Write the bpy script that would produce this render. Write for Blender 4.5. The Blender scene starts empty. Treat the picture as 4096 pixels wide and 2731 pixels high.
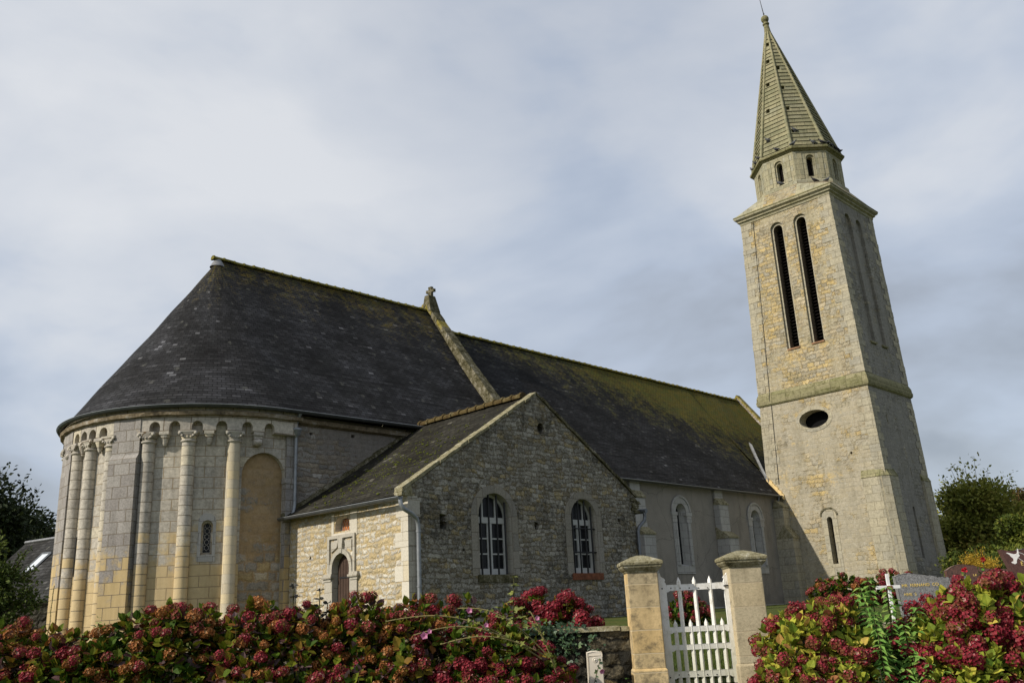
import bpy, bmesh, math, random
import numpy as np
from mathutils import Vector, Matrix
from mathutils.geometry import tessellate_polygon
R_ = math.radians
PI = math.pi
random.seed(7)
RNG = np.random.default_rng(7)
C = bpy.context.scene.collection
S = bpy.context.scene

# ------------------------------------------------------------------ camera, sky, sun, exposure
# world axes: +X along the nave away from the apse, -Y is the side seen, camera at the origin
TH = 0.774348                       # the church axis lies this far right of the view direction
FW = Vector((math.cos(TH), math.sin(TH), 0))
RT = Vector((math.sin(TH), -math.cos(TH), 0))
PITCH, ROLL, FPX = 0.296419, -0.050626, 3600.0
def fr(r, f, z=0.0):                # metres right of / ahead of the camera -> world
    p = RT * r + FW * f
    return Vector((p.x, p.y, z))
w_ = FW * math.cos(PITCH) + Vector((0, 0, math.sin(PITCH)))
u0 = RT.cross(w_)
rr = RT * math.cos(ROLL) + u0 * math.sin(ROLL)
uu = u0 * math.cos(ROLL) - RT * math.sin(ROLL)
cam = bpy.data.objects.new("camera", bpy.data.cameras.new("camera"))
C.objects.link(cam)
cam.matrix_world = Matrix(((rr.x, uu.x, -w_.x, 0), (rr.y, uu.y, -w_.y, 0), (rr.z, uu.z, -w_.z, 0), (0, 0, 0, 1)))
cam.data.sensor_width = 36.0
cam.data.lens = FPX / 4096.0 * 36.0
cam.data.clip_start = 0.1
cam.data.clip_end = 5000
S.camera = cam

SUN_EL = R_(34)
SUN_AZ = Vector((-math.cos(R_(17)), math.sin(R_(17)), 0))     # towards the sun
sd = SUN_AZ * math.cos(SUN_EL) + Vector((0, 0, math.sin(SUN_EL)))
sl = bpy.data.lights.new("sun", 'SUN')
sl.energy = 4.4
sl.angle = R_(0.9)
sl.color = (1.0, 0.925, 0.80)
so = bpy.data.objects.new("sun", sl)
C.objects.link(so)
so.rotation_euler = sd.to_track_quat('Z', 'Y').to_euler()

W = bpy.data.worlds.new("World")
S.world = W
W.use_nodes = True
nt = W.node_tree
nt.nodes.clear()
def wn(t, **k):
    n = nt.nodes.new(t)
    for a, b in k.items():
        setattr(n, a, b)
    return n
wout = wn('ShaderNodeOutputWorld')
bg = wn('ShaderNodeBackground')
sky = wn('ShaderNodeTexSky', sky_type='NISHITA')
sky.sun_disc = False
sky.sun_elevation = SUN_EL
sky.sun_rotation = math.atan2(SUN_AZ.x, SUN_AZ.y)
sky.air_density = 1.0
sky.dust_density = 1.5
tc = wn('ShaderNodeTexCoord')
mp = wn('ShaderNodeMapping')
mp.inputs['Scale'].default_value = (1.0, 1.0, 2.1)
nt.links.new(tc.outputs['Generated'], mp.inputs['Vector'])
n1 = wn('ShaderNodeTexNoise')
n1.inputs['Scale'].default_value = 2.8
n1.inputs['Detail'].default_value = 5
n1.inputs['Roughness'].default_value = 0.5
n1.inputs['Distortion'].default_value = 0.25
n2 = wn('ShaderNodeTexNoise')
n2.inputs['Scale'].default_value = 5.0
n2.inputs['Detail'].default_value = 5
n2.inputs['Roughness'].default_value = 0.5
nt.links.new(mp.outputs[0], n1.inputs['Vector'])
nt.links.new(mp.outputs[0], n2.inputs['Vector'])
ad = wn('ShaderNodeMath', operation='MULTIPLY_ADD')
ad.inputs[1].default_value = 0.26
nt.links.new(n2.outputs[0], ad.inputs[0])
nt.links.new(n1.outputs[0], ad.inputs[2])
sx = wn('ShaderNodeSeparateXYZ')
nt.links.new(tc.outputs['Generated'], sx.inputs[0])
zr = wn('ShaderNodeMapRange')                      # the low band of cloud is the darker one
zr.inputs[1].default_value = 0.02
zr.inputs[2].default_value = 0.30
zr.inputs[3].default_value = -0.17
zr.inputs[4].default_value = 0.03
nt.links.new(sx.outputs[2], zr.inputs[0])
ad2 = wn('ShaderNodeMath', operation='ADD')
nt.links.new(ad.outputs[0], ad2.inputs[0])
nt.links.new(zr.outputs[0], ad2.inputs[1])
cr = wn('ShaderNodeValToRGB')
el = cr.color_ramp.elements
el[0].position = 0.28; el[0].color = (0.24, 0.265, 0.31, 1)
el[1].position = 0.82; el[1].color = (0.76, 0.775, 0.80, 1)
for p_, c_ in ((0.40, (0.385, 0.42, 0.48, 1)), (0.50, (0.475, 0.53, 0.625, 1)), (0.585, (0.555, 0.605, 0.69, 1)), (0.68, (0.66, 0.69, 0.74, 1))):
    e = el.new(p_); e.color = c_
def lobe(prev, d, inner, outer, amt):          # a broad bank of brighter or darker cloud in one part of the sky
    dp = wn('ShaderNodeVectorMath', operation='DOT_PRODUCT')
    dp.inputs[1].default_value = d
    nt.links.new(tc.outputs['Generated'], dp.inputs[0])
    m_ = wn('ShaderNodeMapRange', interpolation_type='SMOOTHSTEP')
    m_.inputs[1].default_value = math.cos(R_(outer)); m_.inputs[2].default_value = math.cos(R_(inner))
    m_.inputs[3].default_value = 0.0; m_.inputs[4].default_value = amt
    nt.links.new(dp.outputs['Value'], m_.inputs[0])
    a_ = wn('ShaderNodeMath', operation='ADD')
    nt.links.new(prev, a_.inputs[0]); nt.links.new(m_.outputs[0], a_.inputs[1])
    return a_.outputs[0]
v_ = ad2.outputs[0]
for d_, i_, o_, k_ in (((0.366, 0.796, 0.482), 4, 28, 0.05), ((0.14, 0.985, 0.10), 1, 14, -0.20), ((0.925, 0.24, 0.29), 2, 22, -0.09), ((0.79, 0.53, 0.30), 1, 12, -0.03), ((0.30, -0.90, 0.32), 10, 85, -0.22)):  # last lobe: unseen dark cloud added behind the camera, dims the -Y faces
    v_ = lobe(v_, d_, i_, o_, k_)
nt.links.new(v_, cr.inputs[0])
sk = wn('ShaderNodeMix', data_type='RGBA', blend_type='MULTIPLY')
sk.inputs[0].default_value = 1.0
sk.inputs[7].default_value = (0.14, 0.14, 0.14, 1)
nt.links.new(sky.outputs[0], sk.inputs[6])
mxw = wn('ShaderNodeMix', data_type='RGBA')
thin = wn('ShaderNodeValue'); thin.outputs[0].default_value = 0.86     # thinner cloud high up lets the blue through
nt.links.new(lobe(thin.outputs[0], (0.629, 0.496, 0.599), 2, 19, -0.2), mxw.inputs[0])
nt.links.new(sk.outputs[2], mxw.inputs[6])
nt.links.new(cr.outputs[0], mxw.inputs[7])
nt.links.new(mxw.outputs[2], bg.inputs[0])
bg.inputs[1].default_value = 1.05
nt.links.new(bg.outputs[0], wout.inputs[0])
S.view_settings.view_transform = 'Standard'
S.view_settings.look = 'None'
S.view_settings.exposure = 0.0
S.view_settings.gamma = 1.0
S.render.engine = 'CYCLES'
S.cycles.max_bounces = 6
S.cycles.diffuse_bounces = 3
S.cycles.use_denoising = True

# ------------------------------------------------------------------ materials
class Mt:
    def __init__(s, name, rough=0.9, spec=0.2):
        s.m = bpy.data.materials.new(name)
        s.m.use_nodes = True
        s.t = s.m.node_tree
        s.b = s.t.nodes['Principled BSDF']
        s.b.inputs['Roughness'].default_value = rough
        s.b.inputs['Specular IOR Level'].default_value = spec
    def put(s, sock, v):
        if isinstance(v, bpy.types.NodeSocket):
            s.t.links.new(v, sock)
        elif v is not None:
            sock.default_value = v
    def node(s, t, ins=None, **k):
        n = s.t.nodes.new(t)
        for a, b in k.items():
            setattr(n, a, b)
        for a, b in (ins or {}).items():
            s.put(n.inputs[a], b)
        return n
    def uv(s): return s.node('ShaderNodeUVMap', uv_map='UVMap').outputs[0]
    def pos(s): return s.node('ShaderNodeNewGeometry').outputs['Position']
    def obj(s): return s.node('ShaderNodeTexCoord').outputs['Object']
    def attr(s, a): return s.node('ShaderNodeAttribute', attribute_name=a).outputs['Fac']
    def rnd(s): return s.node('ShaderNodeObjectInfo').outputs['Random']
    def sep(s, v):
        n = s.node('ShaderNodeSeparateXYZ', {0: v}); return n.outputs
    def scl(s, v, sc, loc=(0, 0, 0)):
        return s.node('ShaderNodeMapping', {'Vector': v, 'Scale': sc, 'Location': loc}).outputs[0]
    def noise(s, v, sc, det=4, ro=0.6, dist=0.0):
        return s.node('ShaderNodeTexNoise', {'Vector': v, 'Scale': sc, 'Detail': det, 'Roughness': ro, 'Distortion': dist}).outputs[0]
    def ncol(s, v, sc, det=3):
        return s.node('ShaderNodeTexNoise', {'Vector': v, 'Scale': sc, 'Detail': det}).outputs[1]
    def vor(s, v, sc=1.0, feat='F1', out=0, dim='2D', rand=1.0):
        return s.node('ShaderNodeTexVoronoi', {'Vector': v, 'Scale': sc, 'Randomness': rand}, feature=feat, voronoi_dimensions=dim).outputs[out]
    def ramp(s, f, stops, interp='LINEAR'):
        n = s.node('ShaderNodeValToRGB', {0: f})
        n.color_ramp.interpolation = interp
        e = n.color_ramp.elements
        while len(e) > 1: e.remove(e[-1])
        e[0].position = stops[0][0]; e[0].color = col(stops[0][1])
        for p, c in stops[1:]:
            q = e.new(p); q.color = col(c)
        return n.outputs[0]
    def mix(s, f, a, b, bt='MIX'):
        n = s.node('ShaderNodeMix', data_type='RGBA', blend_type=bt)
        s.put(n.inputs[0], f)
        s.put(n.inputs[6], col(a) if isinstance(a, tuple) else a)
        s.put(n.inputs[7], col(b) if isinstance(b, tuple) else b)
        return n.outputs[2]
    def ma(s, op, a, b=0.0, c=0.0, clamp=False):
        n = s.node('ShaderNodeMath', {0: a, 1: b, 2: c}, operation=op); n.use_clamp = clamp
        return n.outputs[0]
    def mr(s, v, a, b, c=0.0, d=1.0):
        return s.node('ShaderNodeMapRange', {0: v, 1: a, 2: b, 3: c, 4: d}).outputs[0]
    def va(s, a, b):
        return s.node('ShaderNodeVectorMath', {0: a, 1: b}, operation='ADD').outputs[0]
    def warp(s, v, sc, amt):
        c = s.node('ShaderNodeVectorMath', {0: s.ncol(v, sc), 1: (0.5, 0.5, 0.5)}, operation='SUBTRACT').outputs[0]
        c = s.node('ShaderNodeVectorMath', {0: c, 3: amt}, operation='SCALE').outputs[0]
        return s.va(v, c)
    def bump(s, h, st=0.6, dist=0.02, nrm=None):
        n = s.node('ShaderNodeBump', {'Height': h, 'Strength': st, 'Distance': dist})
        if nrm is not None: s.put(n.inputs['Normal'], nrm)
        return n.outputs[0]
    def fin(s, c, nrm=None, rough=None):
        s.put(s.b.inputs['Base Color'], col(c) if isinstance(c, tuple) else c)
        if nrm is not None: s.put(s.b.inputs['Normal'], nrm)
        if rough is not None: s.put(s.b.inputs['Roughness'], rough)
        return s.m
def col(c):
    return (c[0], c[1], c[2], 1.0) if len(c) == 3 else c

def plain(name, c, rough=0.6, spec=0.3, var=0.15, sc=6.0, metal=0.0, bump=0.0):
    t = Mt(name, rough, spec)
    n = t.noise(t.obj(), sc, 5, 0.65)
    a = tuple(x * (1 - var) for x in c); b = tuple(min(1, x * (1 + var)) for x in c)
    t.b.inputs['Metallic'].default_value = metal
    return t.fin(t.ramp(n, [(0.3, a), (0.7, b)]), t.bump(n, bump, 0.01) if bump else None)

def rubble(name, sx, sy, stones, mortar, mw=0.09, dark=None, darkamt=0.0, patch=None, patchamt=0.5, light=None, lightamt=0.0, bstr=0.9, patchsc=0.45, off=0.0, rag=1.0, grain=(0.62, 1.34), mstr=1.0, streak=0.3, patch2=None, p2amt=0.6, pz=None):
    """coursed rubble: wandering rows, each cut into stones of uneven length"""
    t = Mt(name, 0.95, 0.1)
    uv = t.scl(t.uv(), (1, 1, 1), (off, off * .7, 0))
    wv = t.warp(t.warp(t.warp(uv, 0.9, 0.22), 3.2, 0.10 * rag), 10.0, 0.035 * rag)
    q = t.sep(wv)
    vy = t.ma('MULTIPLY', q[1], sy)
    row = t.ma('FLOOR', vy)
    rr_ = t.node('ShaderNodeTexWhiteNoise', {'W': row}, noise_dimensions='1D').outputs[0]
    ux = t.ma('ADD', t.ma('MULTIPLY', t.ma('MULTIPLY', q[0], sx), t.ma('MULTIPLY_ADD', rr_, 0.7, 0.7)), t.ma('MULTIPLY', rr_, 91.0))
    ev = t.node('ShaderNodeTexVoronoi', {'W': ux, 'Scale': 1.0}, feature='DISTANCE_TO_EDGE', voronoi_dimensions='1D').outputs[0]
    cs_ = t.sep(t.node('ShaderNodeTexVoronoi', {'W': ux, 'Scale': 1.0}, feature='F1', voronoi_dimensions='1D').outputs[1])
    fr_ = t.ma('FRACT', vy)
    eh = t.ma('DIVIDE', t.ma('MINIMUM', fr_, t.ma('SUBTRACT', 1.0, fr_)), sy)
    ev = t.ma('DIVIDE', ev, sx)
    big = t.noise(uv, 0.55, 5, 0.6)
    fine = t.noise(uv, 20.0, 4, 0.7)
    mid = t.noise(uv, 6.0, 4, 0.65)
    ed = t.ma('SMOOTH_MIN', eh, ev, 0.03)
    edn = t.ma('ADD', ed, t.ma('ADD', t.ma('MULTIPLY', t.ma('SUBTRACT', mid, 0.5), 0.06 * rag), t.ma('MULTIPLY', t.ma('SUBTRACT', fine, 0.5), 0.04 * rag)))
    wm = mw * 0.16
    mm = t.ma('MULTIPLY', t.mr(edn, wm * 0.35, wm * 1.5, 1.0, 0.0), mstr)
    k = len(stones)
    base = t.ramp(cs_[0], [((i + 0.0) / k, s_) for i, s_ in enumerate(stones)], 'CONSTANT')
    base = t.mix(1.0, base, t.ramp(cs_[1], [(0.0, (0.80,) * 3), (1.0, (1.18,) * 3)]), 'MULTIPLY')
    base = t.mix(1.0, base, t.ramp(fine, [(0.25, (grain[0],) * 3), (0.75, (grain[1],) * 3)]), 'MULTIPLY')
    base = t.mix(1.0, base, t.ramp(mid, [(0.25, (0.82,) * 3), (0.75, (1.16,) * 3)]), 'MULTIPLY')
    mcol = t.mix(1.0, mortar, t.ramp(fine, [(0.3, (0.8, 0.8, 0.8)), (0.7, (1.15, 1.15, 1.15))]), 'MULTIPLY')
    c = t.mix(mm, base, mcol)
    if patch:
        pn = t.ma('ADD', t.ma('MULTIPLY', t.noise(t.scl(uv, (1, 0.8, 1), (3.1, 7.7, 0)), patchsc, 5, 0.65), 0.8), t.ma('MULTIPLY', mid, 0.2))
        if pz: pn = t.ma('ADD', pn, t.mr(t.sep(uv)[1], pz[0], pz[1], -0.16, 0.03))
        pf = t.mr(pn, patchamt, patchamt + 0.07, 0, 1)
        pc = t.mix(1.0, patch, t.ramp(mid, [(0.25, (0.82, 0.82, 0.82)), (0.75, (1.15, 1.15, 1.15))]), 'MULTIPLY')
        pc = t.mix(1.0, pc, t.ramp(fine, [(0.25, (0.85,) * 3), (0.75, (1.13,) * 3)]), 'MULTIPLY')
        c = t.mix(t.ma('MULTIPLY', pf, 0.86), c, pc)
    if patch2:
        p2 = t.ma('ADD', t.ma('MULTIPLY', t.noise(t.scl(uv, (0.8, 1.1, 1), (9.3, 1.7, 0)), 0.75, 6, 0.7), 0.75), t.ma('MULTIPLY', mid, 0.25))
        c = t.mix(t.ma('MULTIPLY', t.mr(p2, p2amt, p2amt + 0.08, 0, 1), 0.85), c, t.mix(1.0, patch2, t.ramp(fine, [(0.25, (0.75,) * 3), (0.75, (1.2,) * 3)]), 'MULTIPLY'))
    if light:
        ln = t.noise(uv, 9.0, 5, 0.75)
        c = t.mix(t.ma('MULTIPLY', t.mr(ln, 0.60 - lightamt * .2, 0.66 - lightamt * .2, 0, 1), 0.75), c, light)
    if dark:
        dn = t.ma('ADD', t.ma('MULTIPLY', big, 0.6), t.ma('MULTIPLY', t.noise(uv, 7.0, 5, 0.75), 0.4))
        c = t.mix(t.ma('MULTIPLY', t.mr(dn, 0.60 - darkamt, 0.70 - darkamt, 0, 1), 0.8), c, dark)
    c = t.mix(1.0, c, t.ramp(big, [(0.3, (0.86, 0.86, 0.86)), (0.7, (1.1, 1.1, 1.1))]), 'MULTIPLY')
    sk_ = t.ma('ADD', t.ma('MULTIPLY', t.noise(t.scl(uv, (2.2, 0.22, 1)), 1.0, 5, 0.6), 0.6), t.ma('MULTIPLY', t.noise(uv, 1.3, 4, 0.7), 0.4))
    c = t.mix(t.ma('MULTIPLY', t.mr(sk_, 0.48, 0.66, 0, 1), streak), c, t.mix(1.0, c, (0.50, 0.49, 0.42), 'MULTIPLY'))
    h = t.ma('ADD', t.mr(edn, 0, wm * 2.6, 0, 1), t.ma('MULTIPLY', fine, 0.45))
    if patch: h = t.ma('MULTIPLY', h, t.ma('SUBTRACT', 1.0, t.ma('MULTIPLY', pf, 0.75)))
    return t.fin(c, t.bump(h, bstr, 0.03))

def lichen(name, cs, sc=9.0, bstr=0.8):
    """one weathered stone, mottled by lichen: colours from dark to light"""
    t = Mt(name, 0.95, 0.1)
    p = t.obj()
    a = t.noise(p, sc, 6, 0.75); b = t.noise(p, sc * 4.5, 4, 0.75); d = t.noise(p, sc * 0.25, 4, 0.6)
    f = t.ma('ADD', t.ma('MULTIPLY', a, 0.5), t.ma('ADD', t.ma('MULTIPLY', b, 0.38), t.ma('MULTIPLY', d, 0.12)))
    n = len(cs) - 1
    return t.fin(t.ramp(f, [(0.36 + 0.28 * i / n, c) for i, c in enumerate(cs)]), t.bump(t.ma('ADD', a, b), bstr, 0.02))

def ashlar(name, bw, bh, tones, mortar, ms=0.012, speck=(0.6, 1.35), yellow=None, yamt=0.5, dark=None, darkamt=0.0, off=0.5, specksc=16.0, zfade=None, streak=0.0):
    t = Mt(name, 0.93, 0.12)
    uv0 = t.uv()
    o7 = t.ma('MULTIPLY', t.rnd(), 13.0)
    uv = t.va(uv0, t.node('ShaderNodeCombineXYZ', {0: o7, 1: o7, 2: 0.0}).outputs[0])
    wv = t.warp(uv, 3.0, 0.02)
    br = t.node('ShaderNodeTexBrick', {'Vector': wv, 'Color1': (0, 0, 0, 1), 'Color2': (1, 1, 1, 1), 'Mortar': (0.5, 0.5, 0.5, 1), 'Scale': 1.0,
                'Mortar Size': ms, 'Mortar Smooth': 0.25, 'Bias': 0.0, 'Brick Width': bw, 'Row Height': bh}, offset=off, offset_frequency=2, squash=1.0)
    cc = t.sep(br.outputs[0])[0]
    fac = br.outputs[1]
    fine = t.noise(uv, specksc, 4, 0.8)
    big = t.noise(uv, 0.7, 4, 0.6)
    med = t.noise(uv, 3.0, 5, 0.65)
    k = len(tones)
    base = t.ramp(cc, [(i / max(1, k - 1), s_) for i, s_ in enumerate(tones)])
    sp = t.ramp(fine, [(0.28, (speck[0],) * 3), (0.5, (1, 1, 1)), (0.72, (speck[1],) * 3)])
    base = t.mix(1.0, base, sp, 'MULTIPLY')
    if yellow:
        f = t.ma('ADD', t.ma('MULTIPLY', cc, 0.18), t.ma('ADD', t.ma('MULTIPLY', med, 0.42), t.ma('ADD', t.ma('MULTIPLY', big, 0.40), t.ma('MULTIPLY', t.ma('SUBTRACT', fine, 0.5), 0.16))))
        if zfade: f = t.ma('ADD', f, t.mr(t.sep(uv0)[1], zfade[0], zfade[1], 0.26, -0.13))
        yc = t.mix(1.0, yellow, t.ramp(med, [(0.3, (0.85, 0.85, 0.85)), (0.7, (1.12, 1.12, 1.12))]), 'MULTIPLY')
        base = t.mix(t.mr(f, yamt, yamt + 0.10, 0, 0.88), base, yc)
    if dark:
        dn = t.ma('ADD', t.ma('MULTIPLY', big, 0.5), t.ma('MULTIPLY', t.noise(uv, 6.0, 5, 0.75), 0.5))
        base = t.mix(t.ma('MULTIPLY', t.mr(dn, 0.62 - darkamt, 0.70 - darkamt, 0, 1), 0.75), base, dark)
    sk_ = t.ma('ADD', t.ma('MULTIPLY', t.noise(t.scl(uv, (2.6, 0.25, 1)), 1.0, 5, 0.65), 0.6), t.ma('MULTIPLY', med, 0.4))
    base = t.mix(t.ma('MULTIPLY', t.mr(sk_, 0.47, 0.66, 0, 1), streak), base, t.mix(1.0, base, (0.48, 0.47, 0.44), 'MULTIPLY'))
    c = t.mix(fac, base, mortar)
    h = t.ma('ADD', t.ma('MULTIPLY', fac, -1.0), t.ma('MULTIPLY', fine, 0.4))
    return t.fin(c, t.bump(h, 0.7, 0.02))

def plaster(name, c, stain, sc=1.2, speck=0.2):
    t = Mt(name, 0.95, 0.1)
    uv = t.uv()
    a = t.noise(uv, sc, 6, 0.65)
    f = t.noise(uv, 30.0, 3, 0.7)
    s2 = t.noise(t.scl(uv, (1, 0.22, 1), (5, 2, 0)), 1.6, 5, 0.6)
    cc = t.mix(t.mr(a, 0.4, 0.65, 0, 1), c, tuple(x * 0.85 for x in c))
    cc = t.mix(t.mr(s2, 0.54, 0.72, 0, 0.7), cc, stain)
    damp = t.ma('ADD', t.mr(t.sep(uv)[1], -0.3, 1.9, 0.62, 0.30), t.ma('MULTIPLY', t.ma('SUBTRACT', t.noise(uv, 1.4, 5, 0.7), 0.5), 0.5))
    cc = t.mix(t.mr(damp, 0.44, 0.58, 0, 0.55), cc, stain)
    ck = t.vor(t.warp(uv, 2.0, 0.5), 0.45, 'DISTANCE_TO_EDGE', 0)
    cc = t.mix(t.mr(ck, 0.0, 0.010, 0.55, 0), cc, tuple(x * 0.5 for x in stain))
    cc = t.mix(1.0, cc, t.ramp(f, [(0.25, (1 - speck,) * 3), (0.75, (1 + speck,) * 3)]), 'MULTIPLY')
    return t.fin(cc, t.bump(t.ma('ADD', f, a), 0.25, 0.01))

def slate(name, L, base=(0.030, 0.031, 0.034), moss=None, mossw=(0.80, 0.06, 0.0), olive=0.0, row=0.125, bw=0.24, lichen=0.12, umid=None):
    """UV: u along the eave, v up the slope, both in metres; L the slope length."""
    t = Mt(name, 0.8, 0.05)
    uv = t.uv()
    wv = t.warp(uv, 1.1, 0.03)
    br = t.node('ShaderNodeTexBrick', {'Vector': wv, 'Color1': (0, 0, 0, 1), 'Color2': (1, 1, 1, 1), 'Mortar': (0.5, 0.5, 0.5, 1), 'Scale': 1.0,
                'Mortar Size': 0.010, 'Mortar Smooth': 0.1, 'Brick Width': bw, 'Row Height': row}, offset=0.5)
    cc = t.sep(br.outputs[0])[0]
    fac = br.outputs[1]
    s_ = t.sep(uv)
    rowf = t.ma('FRACT', t.ma('DIVIDE', t.sep(wv)[1], row))
    big = t.noise(uv, 0.5, 6, 0.65)
    med = t.noise(uv, 2.6, 6, 0.7)
    fine = t.noise(uv, 14.0, 4, 0.75)
    k = lambda x: tuple(y * x for y in base)
    rowr = t.node('ShaderNodeTexWhiteNoise', {'W': t.ma('FLOOR', t.ma('DIVIDE', t.sep(wv)[1], row))}, noise_dimensions='1D').outputs[0]
    strk = t.noise(t.scl(uv, (1.3, 0.28, 1)), 1.0, 5, 0.65)
    c = t.ramp(cc, [(0.0, k(0.72)), (0.5, k(0.95)), (0.9, k(1.22)), (0.985, k(1.6)), (1.0, k(4.0))])
    c = t.mix(1.0, c, t.ramp(t.ma('ADD', t.ma('MULTIPLY', big, 0.7), t.ma('MULTIPLY', med, 0.3)), [(0.36, (0.50, 0.49, 0.46)), (0.50, (0.95, 0.95, 0.95)), (0.64, (1.75, 1.78, 1.88))]), 'MULTIPLY')
    c = t.mix(1.0, c, t.ramp(fine, [(0.25, (0.72, 0.72, 0.72)), (0.75, (1.3, 1.3, 1.3))]), 'MULTIPLY')
    c = t.mix(1.0, c, t.ramp(rowr, [(0.0, (0.80,) * 3), (1.0, (1.2,) * 3)]), 'MULTIPLY')
    if olive:
        c = t.mix(t.mr(t.ma('ADD', t.ma('MULTIPLY', med, 0.5), t.ma('MULTIPLY', fine, 0.5)), 0.62 - olive, 0.78 - olive, 0, 0.85), c, (0.047, 0.042, 0.018))
    if moss:
        hi = t.ma('DIVIDE', s_[1], L)
        if umid: hi = t.ma('ADD', hi, t.mr(s_[0], umid[0], umid[1], 0.0, umid[2]))
        g = t.ma('ADD', hi, t.ma('ADD', t.ma('MULTIPLY', t.ma('SUBTRACT', big, 0.5), 0.7), t.ma('MULTIPLY', t.ma('SUBTRACT', med, 0.5), 0.8)))
        g = t.ma('ADD', g, t.ma('ADD', t.ma('MULTIPLY', t.ma('SUBTRACT', fine, 0.5), 1.0), t.ma('MULTIPLY', t.ma('SUBTRACT', cc, 0.5), 0.16)))
        g = t.ma('ADD', g, t.ma('MULTIPLY', t.ma('SUBTRACT', strk, 0.5), 0.75))
        mf = t.mr(g, mossw[0], mossw[0] + mossw[1] * 5, 0, 0.82)
        mc = t.mix(t.mr(t.noise(uv, 1.7, 4, 0.7), 0.4, 0.62, 0, 1), moss[0], moss[1])
        c = t.mix(mf, c, mc)
    sp = t.vor(t.warp(uv, 6.0, 0.12), 0.55, 'F1', 0)
    c = t.mix(t.ma('MULTIPLY', t.mr(sp, 0.03, 0.06, 1, 0), lichen * 5), c, (0.20, 0.20, 0.17))
    c = t.mix(t.ma('MULTIPLY', fac, 0.85), c, tuple(x * 0.25 for x in base))
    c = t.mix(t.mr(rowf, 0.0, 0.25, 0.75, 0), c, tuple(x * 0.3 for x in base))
    h = t.ma('ADD', t.ma('MULTIPLY', rowf, -1.0), t.ma('ADD', t.ma('MULTIPLY', cc, 0.5), t.ma('MULTIPLY', fine, 0.3)))
    return t.fin(c, t.bump(h, 0.7, 0.02), t.ramp(fine, [(0.3, (0.6,) * 3), (0.7, (0.9,) * 3)]))

def tinted(name, stops, rough=0.65, spec=0.14, transl=0.25, nz=0.25):
    """leaf / petal colours chosen per leaf by the 'tint' attribute"""
    t = Mt(name, rough, spec)
    f = t.attr('tint')
    n = t.noise(t.obj(), 26.0, 3, 0.6)
    c = t.ramp(f, stops)
    c = t.mix(1.0, c, t.ramp(n, [(0.3, (1 - nz,) * 3), (0.7, (1 + nz,) * 3)]), 'MULTIPLY')
    t.fin(c)
    if transl:
        tr = t.node('ShaderNodeBsdfTranslucent', {0: c})
        ms = t.node('ShaderNodeMixShader', {0: transl})
        t.t.links.new(t.b.outputs[0], ms.inputs[1])
        t.t.links.new(tr.outputs[0], ms.inputs[2])
        o = [n_ for n_ in t.t.nodes if n_.type == 'OUTPUT_MATERIAL'][0]
        t.t.links.new(ms.outputs[0], o.inputs[0])
    return t.m

M = {}
GREYS = [(0.20, 0.19, 0.17), (0.27, 0.25, 0.22), (0.16, 0.155, 0.145), (0.24, 0.215, 0.16), (0.31, 0.29, 0.26), (0.19, 0.165, 0.12)]
GREYS = [(0.26, 0.235, 0.185), (0.31, 0.285, 0.235), (0.18, 0.163, 0.13), (0.31, 0.25, 0.14), (0.35, 0.325, 0.275), (0.225, 0.19, 0.13), (0.27, 0.25, 0.21)]
M['gable'] = rubble('lichened_rubble', 3.6, 7.2, GREYS, (0.165, 0.135, 0.09), 0.085, dark=(0.048, 0.045, 0.038), darkamt=0.10, light=(0.42, 0.405, 0.365), lightamt=0.30, rag=1.9, grain=(0.45, 1.5), mstr=0.7)
M['sunwall'] = rubble('pale_rubble', 3.9, 6.6, [(0.50, 0.455, 0.36), (0.55, 0.515, 0.44), (0.49, 0.42, 0.29), (0.57, 0.535, 0.455), (0.52, 0.415, 0.235), (0.52, 0.48, 0.41)], (0.49, 0.385, 0.22), 0.16, light=(0.66, 0.64, 0.58), lightamt=0.08, rag=2.2, grain=(0.7, 1.25), mstr=0.9)
M['choir'] = rubble('patched_rubble', 2.6, 6.0, [(0.29, 0.265, 0.225), (0.35, 0.325, 0.285), (0.31, 0.265, 0.20), (0.26, 0.243, 0.215)], (0.245, 0.195, 0.145), 0.12, patch=(0.245, 0.220, 0.192), patchamt=0.455, patchsc=0.4, rag=1.9, mstr=0.7)
M['infill'] = rubble('blocking_rubble', 1.7, 3.4, [(0.36, 0.33, 0.285), (0.40, 0.31, 0.17), (0.34, 0.31, 0.265), (0.30, 0.275, 0.235), (0.44, 0.385, 0.29)], (0.36, 0.25, 0.13), 0.22, patch=(0.35, 0.245, 0.13), patchamt=0.42, patchsc=0.8, rag=2.2, mstr=0.7, pz=(1.2, 3.2))
TOW = [(0.43, 0.35, 0.20), (0.38, 0.325, 0.22), (0.50, 0.385, 0.185), (0.34, 0.295, 0.20), (0.44, 0.37, 0.245), (0.42, 0.325, 0.165), (0.37, 0.335, 0.255)]
M['tower'] = rubble('tower_rubble', 2.2, 4.6, TOW, (0.25, 0.205, 0.125), 0.085, dark=(0.125, 0.115, 0.065), darkamt=0.055, light=(0.50, 0.475, 0.40), lightamt=0.25, patch2=(0.52, 0.385, 0.165), p2amt=0.545, patch=(0.375, 0.33, 0.225), patchamt=0.50, bstr=1.0, rag=2.1, mstr=0.5, grain=(0.55, 1.38), streak=0.5)
M['tower_low'] = rubble('tower_plastered_rubble', 2.0, 4.2, TOW, (0.27, 0.225, 0.145), 0.09, patch=(0.37, 0.335, 0.255), patchamt=0.41, patchsc=0.6, dark=(0.125, 0.115, 0.07), darkamt=0.05, patch2=(0.52, 0.39, 0.175), p2amt=0.565, light=(0.50, 0.475, 0.41), lightamt=0.15, bstr=1.0, rag=2.1, mstr=0.5, grain=(0.55, 1.38), streak=0.5)
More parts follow.
